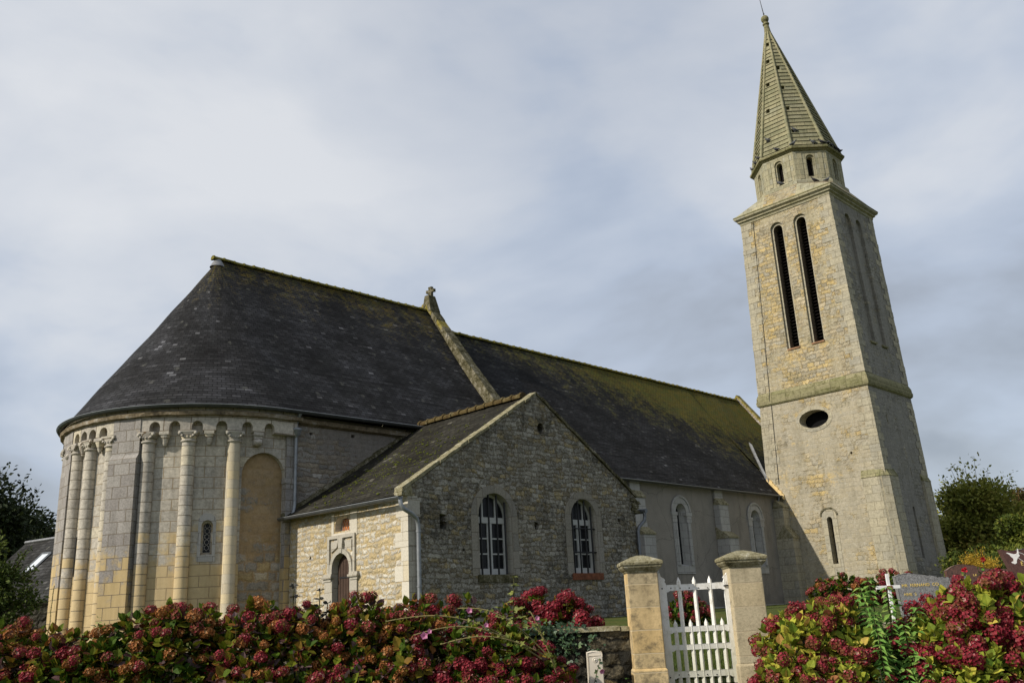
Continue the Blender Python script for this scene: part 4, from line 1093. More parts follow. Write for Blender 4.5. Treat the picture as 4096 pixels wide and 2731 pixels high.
# stone dressings round the two windows, flush but of cut stone
for (p_, x0, x1, zb, zt, red) in ((W1, 18.62, 20.02, 1.22, 3.66, False), (W2, 22.80, 24.12, 1.25, 3.70, True)):
    mb = MB()
    xc, r = (x0 + x1) / 2, (x1 - x0) / 2
    panel(mb, arch(x0 - 0.30, x1 + 0.26, zb - 0.02, zt + 0.24, 16), [dict(p=p_, d=0.02)], gfn, 0, -0.018, edge=0.02)
    part(mb, "window_surround", M["gstone"])
    mb = MB()
    mb.box(x0 - 0.10, x1 + 0.12, SY - 0.05, SY + 0.34, zb - 0.20, zb + 0.015)
    part(mb, 'window_sill', M['rust'] if red else M['copestone'], 'rust stained sill' if red else None)
    # white timber casement
    yf = SY + 0.27
    fm = MB()
    fr_o = arch(x0 + 0.01, x1 - 0.01, zb + 0.02, zt - 0.01, 14); fr_i = arch(x0 + 0.085, x1 - 0.085, zb + 0.13, zt - 0.085, 14)
    panel(fm, fr_o, [dict(p=fr_i, d=0.06)], lambda u, v, d: (u, yf + d, v), 0, 0.0, edge=0.06)
    zs = zt - r - 0.10                                   # transom
    fm.box(x0 + 0.07, x1 - 0.07, yf - 0.02, yf + 0.06, zs - 0.09, zs + 0.09)
    fm.box(x0 + 0.05, x1 - 0.05, yf - 0.03, yf + 0.06, zb + 0.03, zb + 0.20)
    fm.box(xc - 0.065, xc + 0.065, yf - 0.015, yf + 0.055, zb + 0.13, zs - 0.09)
    for dx in (-0.27, 0.27): fm.box(xc + dx - 0.025, xc + dx + 0.025, yf + 0.004, yf + 0.05, zs + 0.09, zt - 0.09 - abs(dx) * 0.25)
    for k in (1, 2):
        zz = zb + 0.18 + (zs - 0.09 - zb - 0.18) * k / 3
        fm.box(x0 + 0.08, xc - 0.06, yf + 0.004, yf + 0.05, zz - 0.02, zz + 0.02); fm.box(xc + 0.06, x1 - 0.08, yf + 0.004, yf + 0.05, zz - 0.02, zz + 0.02)
    for xa in (x0 + 0.085, xc - 0.10, xc + 0.06, x1 - 0.125): fm.box(xa, xa + 0.04, yf + 0.002, yf + 0.055, zb + 0.13, zs - 0.09)
    wd = part(fm, 'window', M['white'])
    gl = MB()
    panel(gl, fr_i, [], lambda u, v, d: (u, yf + 0.04 + d, v), 0)
    part(gl, 'window_glass', M['glass'], parent=wd)
    ir = MB()
    for k in range(4 if not red else 4):
        xx = x0 + (x1 - x0) * (k + 0.55) / (4.1)
        zt_ = zt - r + math.sqrt(max(0.0, r * r - (xx - xc) ** 2)) - 0.02
        ir.tube([(xx, SY + 0.10, zb + 0.0), (xx, SY + 0.10, zt_)], 0.031, 7)
    if red:
        for zz in (1.95, 2.72):
            ir.tube([(x0 - 0.02, SY + 0.10, zz), (x1 + 0.02, SY + 0.10, zz)], 0.024, 7)
    part(ir, 'iron_bars', M['iron'], parent=wd)
# sacristy roof
SLS = math.hypot(PKX - 15.70, PKZ - 3.45)
mb = MB()
def sroof(s_, t_, d):
    y = 20.22 + (26.23 - 20.22) * s_
    return Vector((15.66 + (PKX - 15.66) * t_ - d * 0.5, y, 3.42 + (PKZ + 0.02 - 3.42) * t_ + d * 0.8 - 0.04 * math.sin(PI * t_)))
rough_plane(mb, sroof, 30, 20, lambda s_, t_: (-6.0 * s_, t_ * SLS), 0.016, 21)
def sroof2(s_, t_, d):
    y = 26.4 - (26.4 - 20.22) * s_
    return Vector((26.55 + (PKX - 26.55) * t_ + d * 0.5, y, 3.74 + (PKZ + 0.02 - 3.74) * t_ + d * 0.8))
rough_plane(mb, sroof2, 12, 10, lambda s_, t_: (6.0 * s_, t_ * SLS), 0.01, 22)
mb.face([(15.66, 20.22, 3.42), (15.66, 26.23, 3.42), (16.1, 26.23, 3.42), (16.1, 20.22, 3.42)])
sroofo = part(mb, 'sacristy_roof', M['sacroof'], 'lower mossy slate roof of the sacristy')
ridge((PKX, 20.55, PKZ + 0.06), (PKX, 26.35, PKZ + 0.05), 0.13, 0.42, 'ridge_capping', M['ridgered'], sroofo, 31)
# moss cushions on the slates
mb = MB(); rg = random.Random(14)
for k in range(420):
    s_ = rg.betavariate(2.2, 2.0); t_ = min(0.9, max(0.03, rg.betavariate(1.7, 2.4)))
    p = sroof(s_, t_, 0.0); r = rg.uniform(0.014, 0.038) * (1.6 if rg.random() < 0.06 else 1)
    mb.lathe([(r * 1.1, -0.01), (r, r * 0.35), (r * 0.55, r * 0.7), (0, r * 0.8)], p, 7)
mo = part(mb, 'moss', plain('moss_cushion', (0.066, 0.074, 0.014), 0.95, 0.05, 0.5, 12.0), parent=sroofo)
mo['kind'] = 'stuff'
# raking copings of the gable
mb = MB(); rg = random.Random(15)
def rake(x0, z0, x1, z1, n, wid0, wid1, mi):
    for i in range(n):
        a, b = i / n, (i + 0.965) / n
        xa, za, xb, zb = x0 + (x1 - x0) * a, z0 + (z1 - z0) * a, x0 + (x1 - x0) * b, z0 + (z1 - z0) * b
        j = rg.uniform(-0.015, 0.02); k_ = rg.uniform(-0.03, 0.02)
        mb.hexa([(xa, SY - 0.05 + k_, za - 0.02), (xb, SY - 0.05 + k_, zb - 0.02), (xb, SY + wid1, zb - 0.02), (xa, SY + wid1, za - 0.02), (xa, SY - 0.05 + k_, za + 0.075 + j), (xb, SY - 0.05 + k_, zb + 0.075 + j), (xb, SY + wid1, zb + 0.09 + j), (xa, SY + wid1, za + 0.09 + j)], mi)
rake(15.70, 3.52, PKX, PKZ + 0.03, 20, 0, 0.27, 0)
rake(26.45, 3.92, PKX, PKZ + 0.03, 18, 0, 0.25, 1)
mb.hexa([(15.70, SY - 0.04, 3.40), (16.1, SY - 0.04, 3.40), (16.1, SY + 0.3, 3.40), (15.70, SY + 0.3, 3.40), (15.72, SY - 0.04, 3.60), (16.05, SY - 0.04, 3.76), (16.05, SY + 0.3, 3.76), (15.72, SY + 0.3, 3.60)], 0)
for q in range(6):                                   # broken kneeler stones at the low right end
    x = 26.30 + rg.uniform(-0.05, 0.15); z = 3.35 + q * 0.085
    mb.hexa([(x - 0.2, SY - 0.06, z), (x + 0.17, SY - 0.08, z - 0.02), (x + 0.15, SY + 0.5, z), (x - 0.2, SY + 0.5, z), (x - 0.2, SY - 0.05, z + 0.10), (x + 0.10, SY - 0.05, z + 0.09), (x + 0.12, SY + 0.5, z + 0.1), (x - 0.2, SY + 0.5, z + 0.1)], 1)
part(mb, 'sacristy_coping', [M['slabcap'], M['copestone']])
# row of mossy stones where the roof meets the chancel wall
mb = MB(); rg = random.Random(16)
for i in range(26):
    t0, t1 = i / 26, (i + 1) / 26
    a = sroof(1, t0 * 0.97, 0); b = sroof(1, t1 * 0.97, 0); h = rg.uniform(0.09, 0.15); e = rg.uniform(0.10, 0.17)
    mb.hexa([(a.x, 26.22 - e, a.z - 0.02), (b.x, 26.22 - e, b.z - 0.02), (b.x, 26.23, b.z), (a.x, 26.23, a.z), (a.x + .01, 26.22 - e * .7, a.z + h), (b.x - .01, 26.22 - e * .7, b.z + h), (b.x, 26.23, b.z + h + .03), (a.x, 26.23, a.z + h + .03)])
part(mb, 'wall_flashing', M['copestone'], parent=sroofo)
gutter([(15.60, 19.88 + i * 0.35, 3.335 + 0.004 * i) for i in range(19)], 0.085, 'gutter', M['zinc'], sroofo, 0.62)
mb = MB()
q = [(15.62, 19.93, 3.27), (15.63, 19.90, 3.12), (15.70, 19.86, 3.0), (15.95, 19.84, 2.88), (16.14, 19.86, 2.76), (16.20, 19.87, 2.6), (16.21, 19.87, 2.4), (16.21, 19.87, -0.3)]
mb.tube(q, 0.062, 12)
for z in (2.38, 0.9): mb.tube([(16.21, 19.87, z), (16.21, 19.87, z + 0.05)], 0.076, 12)
part(mb, 'downpipe', M['pipe'])
# short gutter end and swan neck at the right of the gable
mb = MB()
gx = 26.62
mb.tube([(gx, 19.72, 3.42), (gx, 20.9, 3.42)], 0.085, 10, 0)
mb.tube([(gx, 19.8, 3.40), (gx, 19.8, 3.22), (gx - 0.02, 19.82, 3.08), (gx - 0.26, 19.9, 2.85), (gx - 0.32, 19.92, 2.7), (gx - 0.32, 19.92, -0.3)], 0.068, 10)
part(mb, 'downpipe', M['zinc'])

# tower ------------------------------------------------------------------
TX0, TX1, TYC = 46.80, 52.50, 22.62
TXC = (TX0 + TX1) / 2
def th_(z): return 3.60 - 0.0322 * z                       # half width across, tapering
def tw(u, v, d): return (TX0 + d, TYC - u * 1.0, v)        # face towards -X, u = TYC - Y
def ts(u, v, d): return (u, TYC - th_(v) + d, v)           # face towards -Y
def te(u, v, d): return (TX1 - d, TYC + u, v)
def tn(u, v, d): return (TX0 + TX1 - u, TYC + th_(v) - d, v)
ZS0, ZS1, ZT = 10.93, 11.70, 22.35
mbl, mbu = MB(), MB()
def lanc(c, w, z0, z1): return arch(c - w / 2, c + w / 2, z0, z1, 10)
def sheet4(mb, z0, z1, hw, hs_):
    panel(mb, [(-th_(z0), z0), (th_(z0), z0), (th_(z1), z1), (-th_(z1), z1)], hw, tw)
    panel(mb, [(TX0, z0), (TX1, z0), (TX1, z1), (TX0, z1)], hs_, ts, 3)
    panel(mb, [(-th_(z0), z0), (th_(z0), z0), (th_(z1), z1), (-th_(z1), z1)], [], te)
    panel(mb, [(TX0, z0), (TX1, z0), (TX1, z1), (TX0, z1)], [], tn)
Y2u = lambda y: TYC - y
oval = circ(Y2u(22.66), 9.69, 0.87, 0.50, 28)
slit = lanc(Y2u(22.62), 0.30, 1.86, 4.32)
hw_low = [dict(p=oval, d=0.7, side=1, back=2), dict(p=slit, d=0.5, side=1, back=2),
          dict(p=[(Y2u(25.0), 3.0), (Y2u(24.82), 3.0), (Y2u(24.82), 3.22), (Y2u(25.0), 3.22)], d=0.3, side=0, back=2),
          dict(p=circ(Y2u(20.85), 7.5, 0.07, 0.08, 8), d=0.3, side=0, back=2)]
hs_low = [dict(p=lanc(49.55, 0.26, 1.9, 4.6), d=0.35, side=3, back=2), dict(p=[(48.4, 9.0), (48.55, 9.0), (48.55, 9.5), (48.4, 9.5)], d=0.2, side=1, back=2),
          dict(p=[(50.2, 6.2), (50.3, 6.2), (50.3, 6.75), (50.2, 6.75)], d=0.2, side=1, back=2)]
sheet4(mbl, -0.5, ZS0, hw_low, hs_low)
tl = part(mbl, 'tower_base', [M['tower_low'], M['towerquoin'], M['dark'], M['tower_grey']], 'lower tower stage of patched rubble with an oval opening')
hw_up = []
for yc in (23.22, 21.72):
    hw_up.append(dict(p=lanc(Y2u(yc), 0.82, 13.95, 21.78), d=0.14, side=1, back=1, in_=[dict(p=lanc(Y2u(yc), 0.58, 13.98, 21.62), d=0.62, side=4, back=2)]))
hs_up = [dict(p=lanc(c, 0.72, 13.8, 21.65), d=0.16, side=3, back=3) for c in (48.75, 50.20)]
sheet4(mbu, ZS1, ZT, hw_up, hs_up)
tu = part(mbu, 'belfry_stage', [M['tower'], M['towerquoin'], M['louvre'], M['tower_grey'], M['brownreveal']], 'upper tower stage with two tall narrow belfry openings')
# belfry louvres and worn sills
for yc in (23.22, 21.72):
    mb = MB()
    for k in range(38):
        z = 14.1 + k * 0.195
        mb.hexa([(TX0 + 0.52, yc - 0.28, z), (TX0 + 0.72, yc - 0.28, z + 0.12), (TX0 + 0.72, yc + 0.28, z + 0.12), (TX0 + 0.52, yc + 0.28, z), (TX0 + 0.52, yc - 0.28, z + 0.02), (TX0 + 0.72, yc - 0.28, z + 0.14), (TX0 + 0.72, yc + 0.28, z + 0.14), (TX0 + 0.52, yc + 0.28, z + 0.02)])
    lv = part(mb, 'belfry_louvre', M['louvre'])
    mb = MB()
    mb.hexa([(TX0 - 0.06, yc - 0.38, 13.86), (TX0 + 0.6, yc - 0.38, 13.9), (TX0 + 0.6, yc + 0.38, 13.9), (TX0 - 0.06, yc + 0.38, 13.86), (TX0 - 0.06, yc - 0.38, 13.95), (TX0 + 0.6, yc - 0.38, 14.14), (TX0 + 0.6, yc + 0.38, 14.14), (TX0 - 0.06, yc + 0.38, 13.95)])
    part(mb, 'sill', M['redtile'], parent=lv)
for c in (48.75, 50.20):
    mb = MB()
    y_ = TYC - th_(13.8)
    mb.hexa([(c - 0.36, y_ - 0.10, 13.6), (c + 0.36, y_ - 0.10, 13.6), (c + 0.36, y_ + 0.2, 13.7), (c - 0.36, y_ + 0.2, 13.7), (c - 0.36, y_ - 0.10, 13.7), (c + 0.36, y_ - 0.10, 13.7), (c + 0.36, y_ + 0.2, 13.86), (c - 0.36, y_ + 0.2, 13.86)])
    part(mb, 'sill', M['string'])
# dressed stone rings and frames
mb = MB()
panel(mb, circ(Y2u(22.66), 9.69, 1.08, 0.70, 28), [dict(p=oval, d=0.02)], tw, 0, -0.02, edge=0.025)
part(mb, 'oval_surround', M['towerquoin'])
mb = MB()
panel(mb, arch(Y2u(22.62) - 0.42, Y2u(22.62) + 0.42, 1.25, 4.75, 12), [dict(p=slit, d=0.02)], tw, 0, -0.02, edge=0.025)
part(mb, 'slit_surround', M['towerquoin'])
mb = MB()
o_ = circ(Y2u(22.62), 4.40, 0.50, 0.42, 12, 0, PI); i_ = circ(Y2u(22.62), 4.40, 0.42, 0.34, 12, 0, PI)
mb.prism(o_ + list(reversed(i_)), lambda u, v, d: (TX0 - d, TYC - u, v), 0.0, 0.06)
part(mb, 'hood_mould', M['copestone'])
mb = MB()
for k in range(11): mb.tube([(TX0 + 0.42, 22.48, 2.0 + k * 0.2), (TX0 + 0.42, 22.76, 2.0 + k * 0.2)], 0.012, 5)
part(mb, 'window_bars', M['iron'])
# corner stones of the upper stage, seen as a slightly different ashlar band
for (sg, zA, zB) in ((1, ZS1, ZT), (-1, ZS1, ZT), (1, 6.4, ZS0), (-1, 6.4, ZS0)):
    mb = MB(); rg = random.Random(zB)
    z = zA + 0.02; k = 0
    while z < zB - 0.3:
        h = rg.uniform(0.30, 0.46); z1 = min(z + h - 0.01, zB - 0.02)
        L1 = (0.80 if k % 2 else 0.48) * rg.uniform(0.85, 1.15); L2 = (0.48 if k % 2 else 0.80) * rg.uniform(0.85, 1.15)
        a0, a1 = th_(z), th_(z1); e = rg.uniform(0.008, 0.032)
        if True:
            Ya, Yb = TYC + sg * (a0 + e), TYC + sg * (a1 + e); Yc, Yd = TYC + sg * (a0 - L1), TYC + sg * (a1 - L1)
            mb.face([(TX0 - e, Ya, z), (TX0 - e, Yc, z), (TX0 - e, Yd, z1), (TX0 - e, Yb, z1)])
            mb.face([(TX0 - e, Ya, z), (TX0 + L2, Ya, z), (TX0 + L2, Yb, z1), (TX0 - e, Yb, z1)])
            mb.face([(TX0 - e, Ya, z1), (TX0 - e, Yc, z1), (TX0, Yc, z1), (TX0, Ya, z1)])
            if sg < 0: mb.face([(TX1 - L2, Ya, z), (TX1 + e, Ya, z), (TX1 + e, Yb, z1), (TX1 - L2, Yb, z1)])
        z += h; k += 1
    part(mb, 'quoin', M['towerquoin'])
# clasping corner thickening at the foot with sloped tops and a lit chamfer between two notches
mb = MB()
def clasp(x0, sx, y0, sy, wx, wy, zt):
    """corner (x0,y0); sx, sy point into the tower; plan with chamfer"""
    e = 0.16; ch = 0.30
    pl = [(x0 - sx * e, y0 + sy * wy), (x0 - sx * e, y0 + sy * (ch + 0.02)), (x0 - sx * (e - 0.07), y0 + sy * (ch - 0.06)), (x0 - sx * e * 0.9, y0 + sy * (ch - 0.12)), (x0 + sx * (ch - 0.20), y0 - sy * e * 0.9), (x0 + sx * (ch - 0.10), y0 - sy * (e - 0.07)), (x0 + sx * ch, y0 - sy * e), (x0 + sx * wx, y0 - sy * e), (x0 + sx * wx, y0 + sy * 0.2), (x0 + sx * 0.3, y0 + sy * wy)]
    if sx * sy < 0: pl.reverse()
    n = len(pl)
    lean = lambda z: (th_(-0.5) - th_(z)) * sy
    bot = [Vector((x, y, -0.5)) for x, y in pl]; top_ = [Vector((x, y + lean(zt), zt)) for x, y in pl]
    for i in range(n):
        j = (i + 1) % n
        mb.face([bot[i], bot[j], top_[j], top_[i]])
    hi = [Vector((x0 + sx * max(0.01, (x - x0) * sx), y0 + sy * max(0.01, (y - y0) * sy) + lean(zt + 0.42), zt + 0.42)) for x, y in pl]
    top2 = [Vector((p.x + (p.x - (x0 + sx * 0.5)) * 0.04, p.y + (p.y - (y0 + lean(zt) + sy * 0.5)) * 0.04, zt)) for p in top_]
    for i in range(n):
        j = (i + 1) % n
        mb.face([top2[i], top2[j], hi[j], hi[i]], None, 1)
    mb.face(top2, None, 1)
yb = TYC - th_(-0.5)
clasp(TX0, 1, yb, 1, 1.15, 1.25, 6.08)
part(mb, 'corner_buttress', [M['towerquoin'], M['string']])
mb = MB()
clasp(TX1, -1, yb, 1, 1.1, 1.1, 6.08)
part(mb, 'corner_buttress', [M['towerquoin'], M['string']])
# string course
def ring4(mb, secs, mi=0):
    """secs: (half x, half y, z) loops round the tower"""
    lo = []
    for hx, hy, z in secs:
        lo.append([Vector((TXC + a * hx, TYC + b * hy, z)) for a, b in ((-1, 1), (-1, -1), (1, -1), (1, 1))])
    for p, q in zip(lo, lo[1:]):
        for i in range(4):
            j = (i + 1) % 4
            mb.face([p[i], p[j], q[j], q[i]], None, mi)
hx = (TX1 - TX0) / 2
mb = MB()
h0, h1 = th_(ZS0), th_(ZS1)
ring4(mb, [(hx, h0, ZS0 - 0.02), (hx + 0.06, h0 + 0.06, ZS0 + 0.02), (hx + 0.11, h0 + 0.11, ZS0 + 0.09), (hx + 0.13, h0 + 0.13, ZS0 + 0.28), (hx + 0.10, h0 + 0.10, ZS0 + 0.30), (hx + 0.10, h0 + 0.08, ZS0 + 0.52), (hx, h1, ZS1)])
part(mb, 'string_course', M['string'])
# cornice under the spire
TYT = 22.68
mb = MB()
h2 = th_(ZT)
ring4(mb, [(hx, h2, ZT - 0.06), (hx + 0.05, h2 + 0.05, ZT - 0.02), (hx + 0.06, h2 + 0.06, ZT + 0.10), (hx + 0.16, h2 + 0.16, ZT + 0.16), (hx + 0.17, h2 + 0.17, ZT + 0.24), (hx + 0.30, h2 + 0.30, ZT + 0.34), (hx + 0.31, h2 + 0.31, ZT + 0.44), (hx + 0.2, h2 + 0.2, ZT + 0.56)], 0)
ring4(mb, [(hx + 0.31, h2 + 0.31, ZT + 0.435), (hx + 0.34, h2 + 0.34, ZT + 0.47), (hx + 0.30, h2 + 0.30, ZT + 0.53), (hx - 0.2, h2 - 0.2, ZT + 0.8)], 1)
part(mb, 'tower_cornice', [M['drum'], M['string']])
ZC = ZT + 0.50
# octagonal drum --------------------------------------------------------
OX, OY = TXC, 22.72
def oct_(ap, z, k): 
    a = PI / 8 + k * PI / 4
    R0 = ap / math.cos(PI / 8)
    return Vector((OX - R0 * math.cos(a), OY - R0 * math.sin(a), z))     # k=0 corner right of the -X face
mb = MB()
def octring(mb, secs, mi=0):
    for (a0, z0), (a1, z1) in zip(secs, secs[1:]):
        for k in range(8):
            mb.face([oct_(a0, z0, k - 1), oct_(a0, z0, k), oct_(a1, z1, k), oct_(a1, z1, k - 1)], None, mi)
octring(mb, [(2.62, ZC - 0.1), (2.60, 23.78), (2.62, 23.82)], 0)
octring(mb, [(2.62, 23.82), (2.60, 24.02), (2.48, 24.14)], 1)
hc = hx + 0.26; hcy = h2 + 0.26
broach = []
for sx_, sy_, kk in ((-1, -1, 0), (1, -1, 2), (1, 1, 4), (-1, 1, 6)):     # broached corners
    P, Q = oct_(2.60, 23.82, kk), oct_(2.60, 23.82, kk + 1)
    cn = Vector((TXC + sx_ * hc, TYC + sy_ * hcy, ZC + 0.02))
    Pd = Vector((P.x, P.y, ZC)); Qd = Vector((Q.x, Q.y, ZC))
    if abs(P.x - cn.x) < abs(Q.x - cn.x): Pe = Vector((cn.x, P.y, ZC)); Qe = Vector((Q.x, cn.y, ZC))
    else: Pe = Vector((P.x, cn.y, ZC)); Qe = Vector((cn.x, Q.y, ZC))
    mb.face([cn, P, Q], None, 2 if kk == 0 else 1)
    mb.face([cn, Pe, P], None, 1); mb.face([cn, Q, Qe], None, 1)
    broach.append((P, Pe, Q, Qe))
for i in range(4):                                                    # sloped rubble skirts between the corners
    P, Pe, _, _ = broach[i]; _, _, Q, Qe = broach[(i + 3) % 4]
    mb.face([Pe, Qe, Q, P], None, 0)
part(mb, 'broach_base', [M['tower'], M['drum'], M['redtile']])
dr = MB()
AD = 2.44
for k in range(8):
    A, B = oct_(AD, 0, k - 1), oct_(AD, 0, k)
    t = (B - A).normalized(); n = Vector((t.y, -t.x, 0))
    if n.dot((A + B) / 2 - Vector((OX, OY, 0))) < 0: n = -n
    mid = (A + B) / 2; hw = (B - A).length / 2
    fk = lambda u, v, d, mid=mid, t=t, n=n: mid + t * u - n * d + Vector((0, 0, v))
    panel(dr, [(-hw, 24.1), (hw, 24.1), (hw, 26.1), (-hw, 26.1)], [dict(p=arch(-0.27, 0.27, 24.32, 25.78, 10), d=0.10, side=0, back=0, in_=[dict(p=arch(-0.19, 0.19, 24.36, 25.66, 10), d=0.34, side=0, back=1)])], fk, 0)
    for sg in (-1, 1):
        dr.prism([(sg * 0.62 - 0.12, 24.18), (sg * 0.62 + 0.12, 24.18), (sg * 0.62 + 0.12, 25.95), (sg * 0.62 - 0.12, 25.95)], fk, -0.03, 0.0)
part(dr, 'spire_drum', [M['drum'], M['louvre']], 'octagonal stone drum with a narrow round headed opening in each side')
mb = MB()
octring(mb, [(AD, 26.02), (2.52, 26.06), (2.55, 26.12), (2.66, 26.16), (2.68, 26.26), (2.60, 26.33), (2.44, 26.36)], 0)
part(mb, 'drum_cornice', M['string'])
# spire -----------------------------------------------------------------
APX = Vector((49.02, 22.98, 36.55))
ZB = 26.30
sp = MB(); AS = 2.46
ribs = MB()
VK = {0: (1.05, 3.3, 5.35, 7.2, 8.6), 1: (1.15, 3.0, 4.75, 6.45), 7: (1.0, 3.1, 5.2), 2: (1.2, 3.1, 5.0)}
for k in range(8):
    A, B = oct_(AS, ZB, k - 1), oct_(AS, ZB, k)
    mid = (A + B) / 2
    t = (B - A).normalized(); up = (APX - mid); H = up.length; up.normalize()
    n = t.cross(up); n = n if n.dot(mid - Vector((OX, OY, ZB))) > 0 else -n
    hw = (B - A).length / 2
    xa = (APX - mid).dot(t)
    fk = lambda u, v, d, mid=mid, t=t, n=n, up=up: mid + t * u + up * v - n * d
    kk = k % 8
    hs2 = []
    for v in VK.get(kk, (1.2, 3.2, 5.2)):
        w = hw * (1 - v / H)
        sgn = -1 if kk in (0, 1, 7) else 1
        u = -w * (0.74 if kk == 1 else 0.66)
        hs2.append(dict(p=[(u, v), (u + 0.24, v), (u + 0.24, v + 0.30), (u, v + 0.30)], d=0.25, side=0, back=1))
    top_v = H * 0.965
    panel(sp, [(-hw, 0), (hw, 0), (hw * 0.035, top_v), (-hw * 0.035, top_v)], hs2, fk, 0, uvo=(k * 3.3, 0.0))
    # projecting weathered courses
    nc = 31
    for i in range(nc):
        v = 0.18 + i * 0.30; w = hw * (1 - v / H) - 0.03
        if w < 0.09: break
        gaps = [h_['p'] for h_ in hs2 if h_['p'][0][1] - 0.05 < v < h_['p'][2][1] + 0.02]
        segs = [(-w, w)]
        if gaps: g_ = gaps[0]; segs = [(-w, g_[0][0] - 0.01), (g_[1][0] + 0.01, w)]
        for a, b in segs:
            if b - a < 0.05: continue
            p = [fk(a, v, 0.0), fk(b, v, 0.0), fk(b, v + 0.055, 0.0), fk(a, v + 0.055, 0.0)]
            q = [fk(a, v - 0.02, -0.05), fk(b, v - 0.02, -0.05)]
            sp.face([q[0], q[1], p[2], p[3]]); sp.face([p[0], p[1], q[1], q[0]])
    pr = [oct_(AS + 0.02, ZB, k).lerp(APX, s_ / 12) for s_ in range(13)]
    ribs.tube(pr, [0.115 - 0.055 * s_ / 12 for s_ in range(13)], 8)
spo = part(sp, 'spire', [M['spire'], M['dark']], 'tapering eight sided stone spire with small square vents')
part(ribs, 'spire_ribs', M['spire'], parent=spo)
mb = MB()
dv = (APX - Vector((OX, OY, ZB))).normalized()
X = dv.cross(Vector((0, 1, 0))).normalized(); Y = dv.cross(X)
mb.lathe([(0.24, -0.75), (0.20, -0.45), (0.17, -0.12), (0.16, 0.0), (0.21, 0.02), (0.22, 0.10), (0.15, 0.13), (0.13, 0.22), (0.19, 0.26), (0.24, 0.36), (0.255, 0.47), (0.22, 0.60), (0.12, 0.69), (0, 0.71)], APX, 16, ax=(X, Y, dv))
part(mb, 'finial', M['string'], parent=spo)
mb = MB()
mb.tube([APX + dv * 0.6, APX + dv * 1.5 + Vector((-0.05, 0.02, 0)), APX + dv * 3.2 + Vector((-0.12, 0.05, 0))], [0.035, 0.022, 0.012], 6)
mb.lathe([(0, -0.05), (0.05, -0.02), (0.05, 0.03), (0, 0.06)], APX + dv * 0.85, 8)
part(mb, 'lightning_rod', M['iron'], parent=spo)
mb = MB()
pth = [(TX0 - 0.03, TYC + th_(z) - 0.62 - 0.01 * z, z) for z in (22.3, 17, ZS1 + 0.1)] + [(TX0 - 0.16, TYC + th_(11.2) - 0.74, 11.3)] + [(TX0 - 0.03, TYC + th_(z) - 0.66 - 0.01 * z, z) for z in (ZS0 - 0.1, 8.5, 6.4)]
mb.tube(pth, 0.014, 5)
part(mb, 'lightning_cable', M['iron'])

# pigeons on the tower ----------------------------------------------------
M['pigeon'] = plain('grey_plumage', (0.10, 0.105, 0.115), 0.8, 0.2, 0.5, 14.0)
M['pigeon_dark'] = plain('dark_plumage', (0.03, 0.03, 0.036), 0.7, 0.25, 0.4, 14.0)
def pigeon_mesh(mat):
    mb = MB()
    ax = (Vector((0, 1, 0)), Vector((0, 0, 1)), Vector((1, 0, 0)))
    # body along +X, head forward and up
    pts = [(-0.20, 0.055, 0.012, 0.010), (-0.13, 0.075, 0.035, 0.022), (-0.06, 0.105, 0.06, 0.052), (0.0, 0.125, 0.07, 0.068), (0.06, 0.15, 0.062, 0.064), (0.095, 0.19, 0.042, 0.046), (0.11, 0.225, 0.031, 0.034), (0.125, 0.252, 0.030, 0.032), (0.145, 0.262, 0.022, 0.022), (0.163, 0.258, 0.008, 0.008), (0.182, 0.25, 0.002, 0.002)]
    rows = []
    for x, z, ry, rz in pts: rows.append([(x, ry * math.cos(2 * PI * k / 12), z + rz * math.sin(2 * PI * k / 12)) for k in range(13)])
    mb.grid(rows)
    for sg in (-1, 1):
        mb.grid([[(0.05, sg * 0.055, 0.17), (0.05, sg * 0.072, 0.13), (0.03, sg * 0.06, 0.09)], [(-0.06, sg * 0.056, 0.14), (-0.06, sg * 0.066, 0.11), (-0.07, sg * 0.05, 0.08)], [(-0.19, sg * 0.016, 0.085), (-0.19, sg * 0.02, 0.07), (-0.19, sg * 0.012, 0.06)]])
        mb.tube([(0.01, sg * 0.03, 0.07), (0.015, sg * 0.03, 0.0)], 0.007, 5)
        mb.tube([(0.045, sg * 0.035, 0.004), (0.0, sg * 0.03, 0.004)], 0.006, 4)
    return mb
pig = {}
for key in ('pigeon', 'pigeon_dark'):
    pig[key] = pigeon_mesh(None)
def put_pigeon(p, yaw, key, label, sc=1.35):
    o = pigs[key].copy(); C.objects.link(o)
    o.location = p; o.rotation_euler = (0, 0, yaw); o.scale = (sc, sc, sc)
    return tag(o, label, 'pigeon', 'pigeons on the tower')
pigs = {}
for key in pig:
    o = pig[key].build('pigeon', M[key]); pigs[key] = o
spots = []
def on_oct(k, s_, ap, z): return oct_(ap, z, k - 1).lerp(oct_(ap, z, k), s_)
zl = 26.335
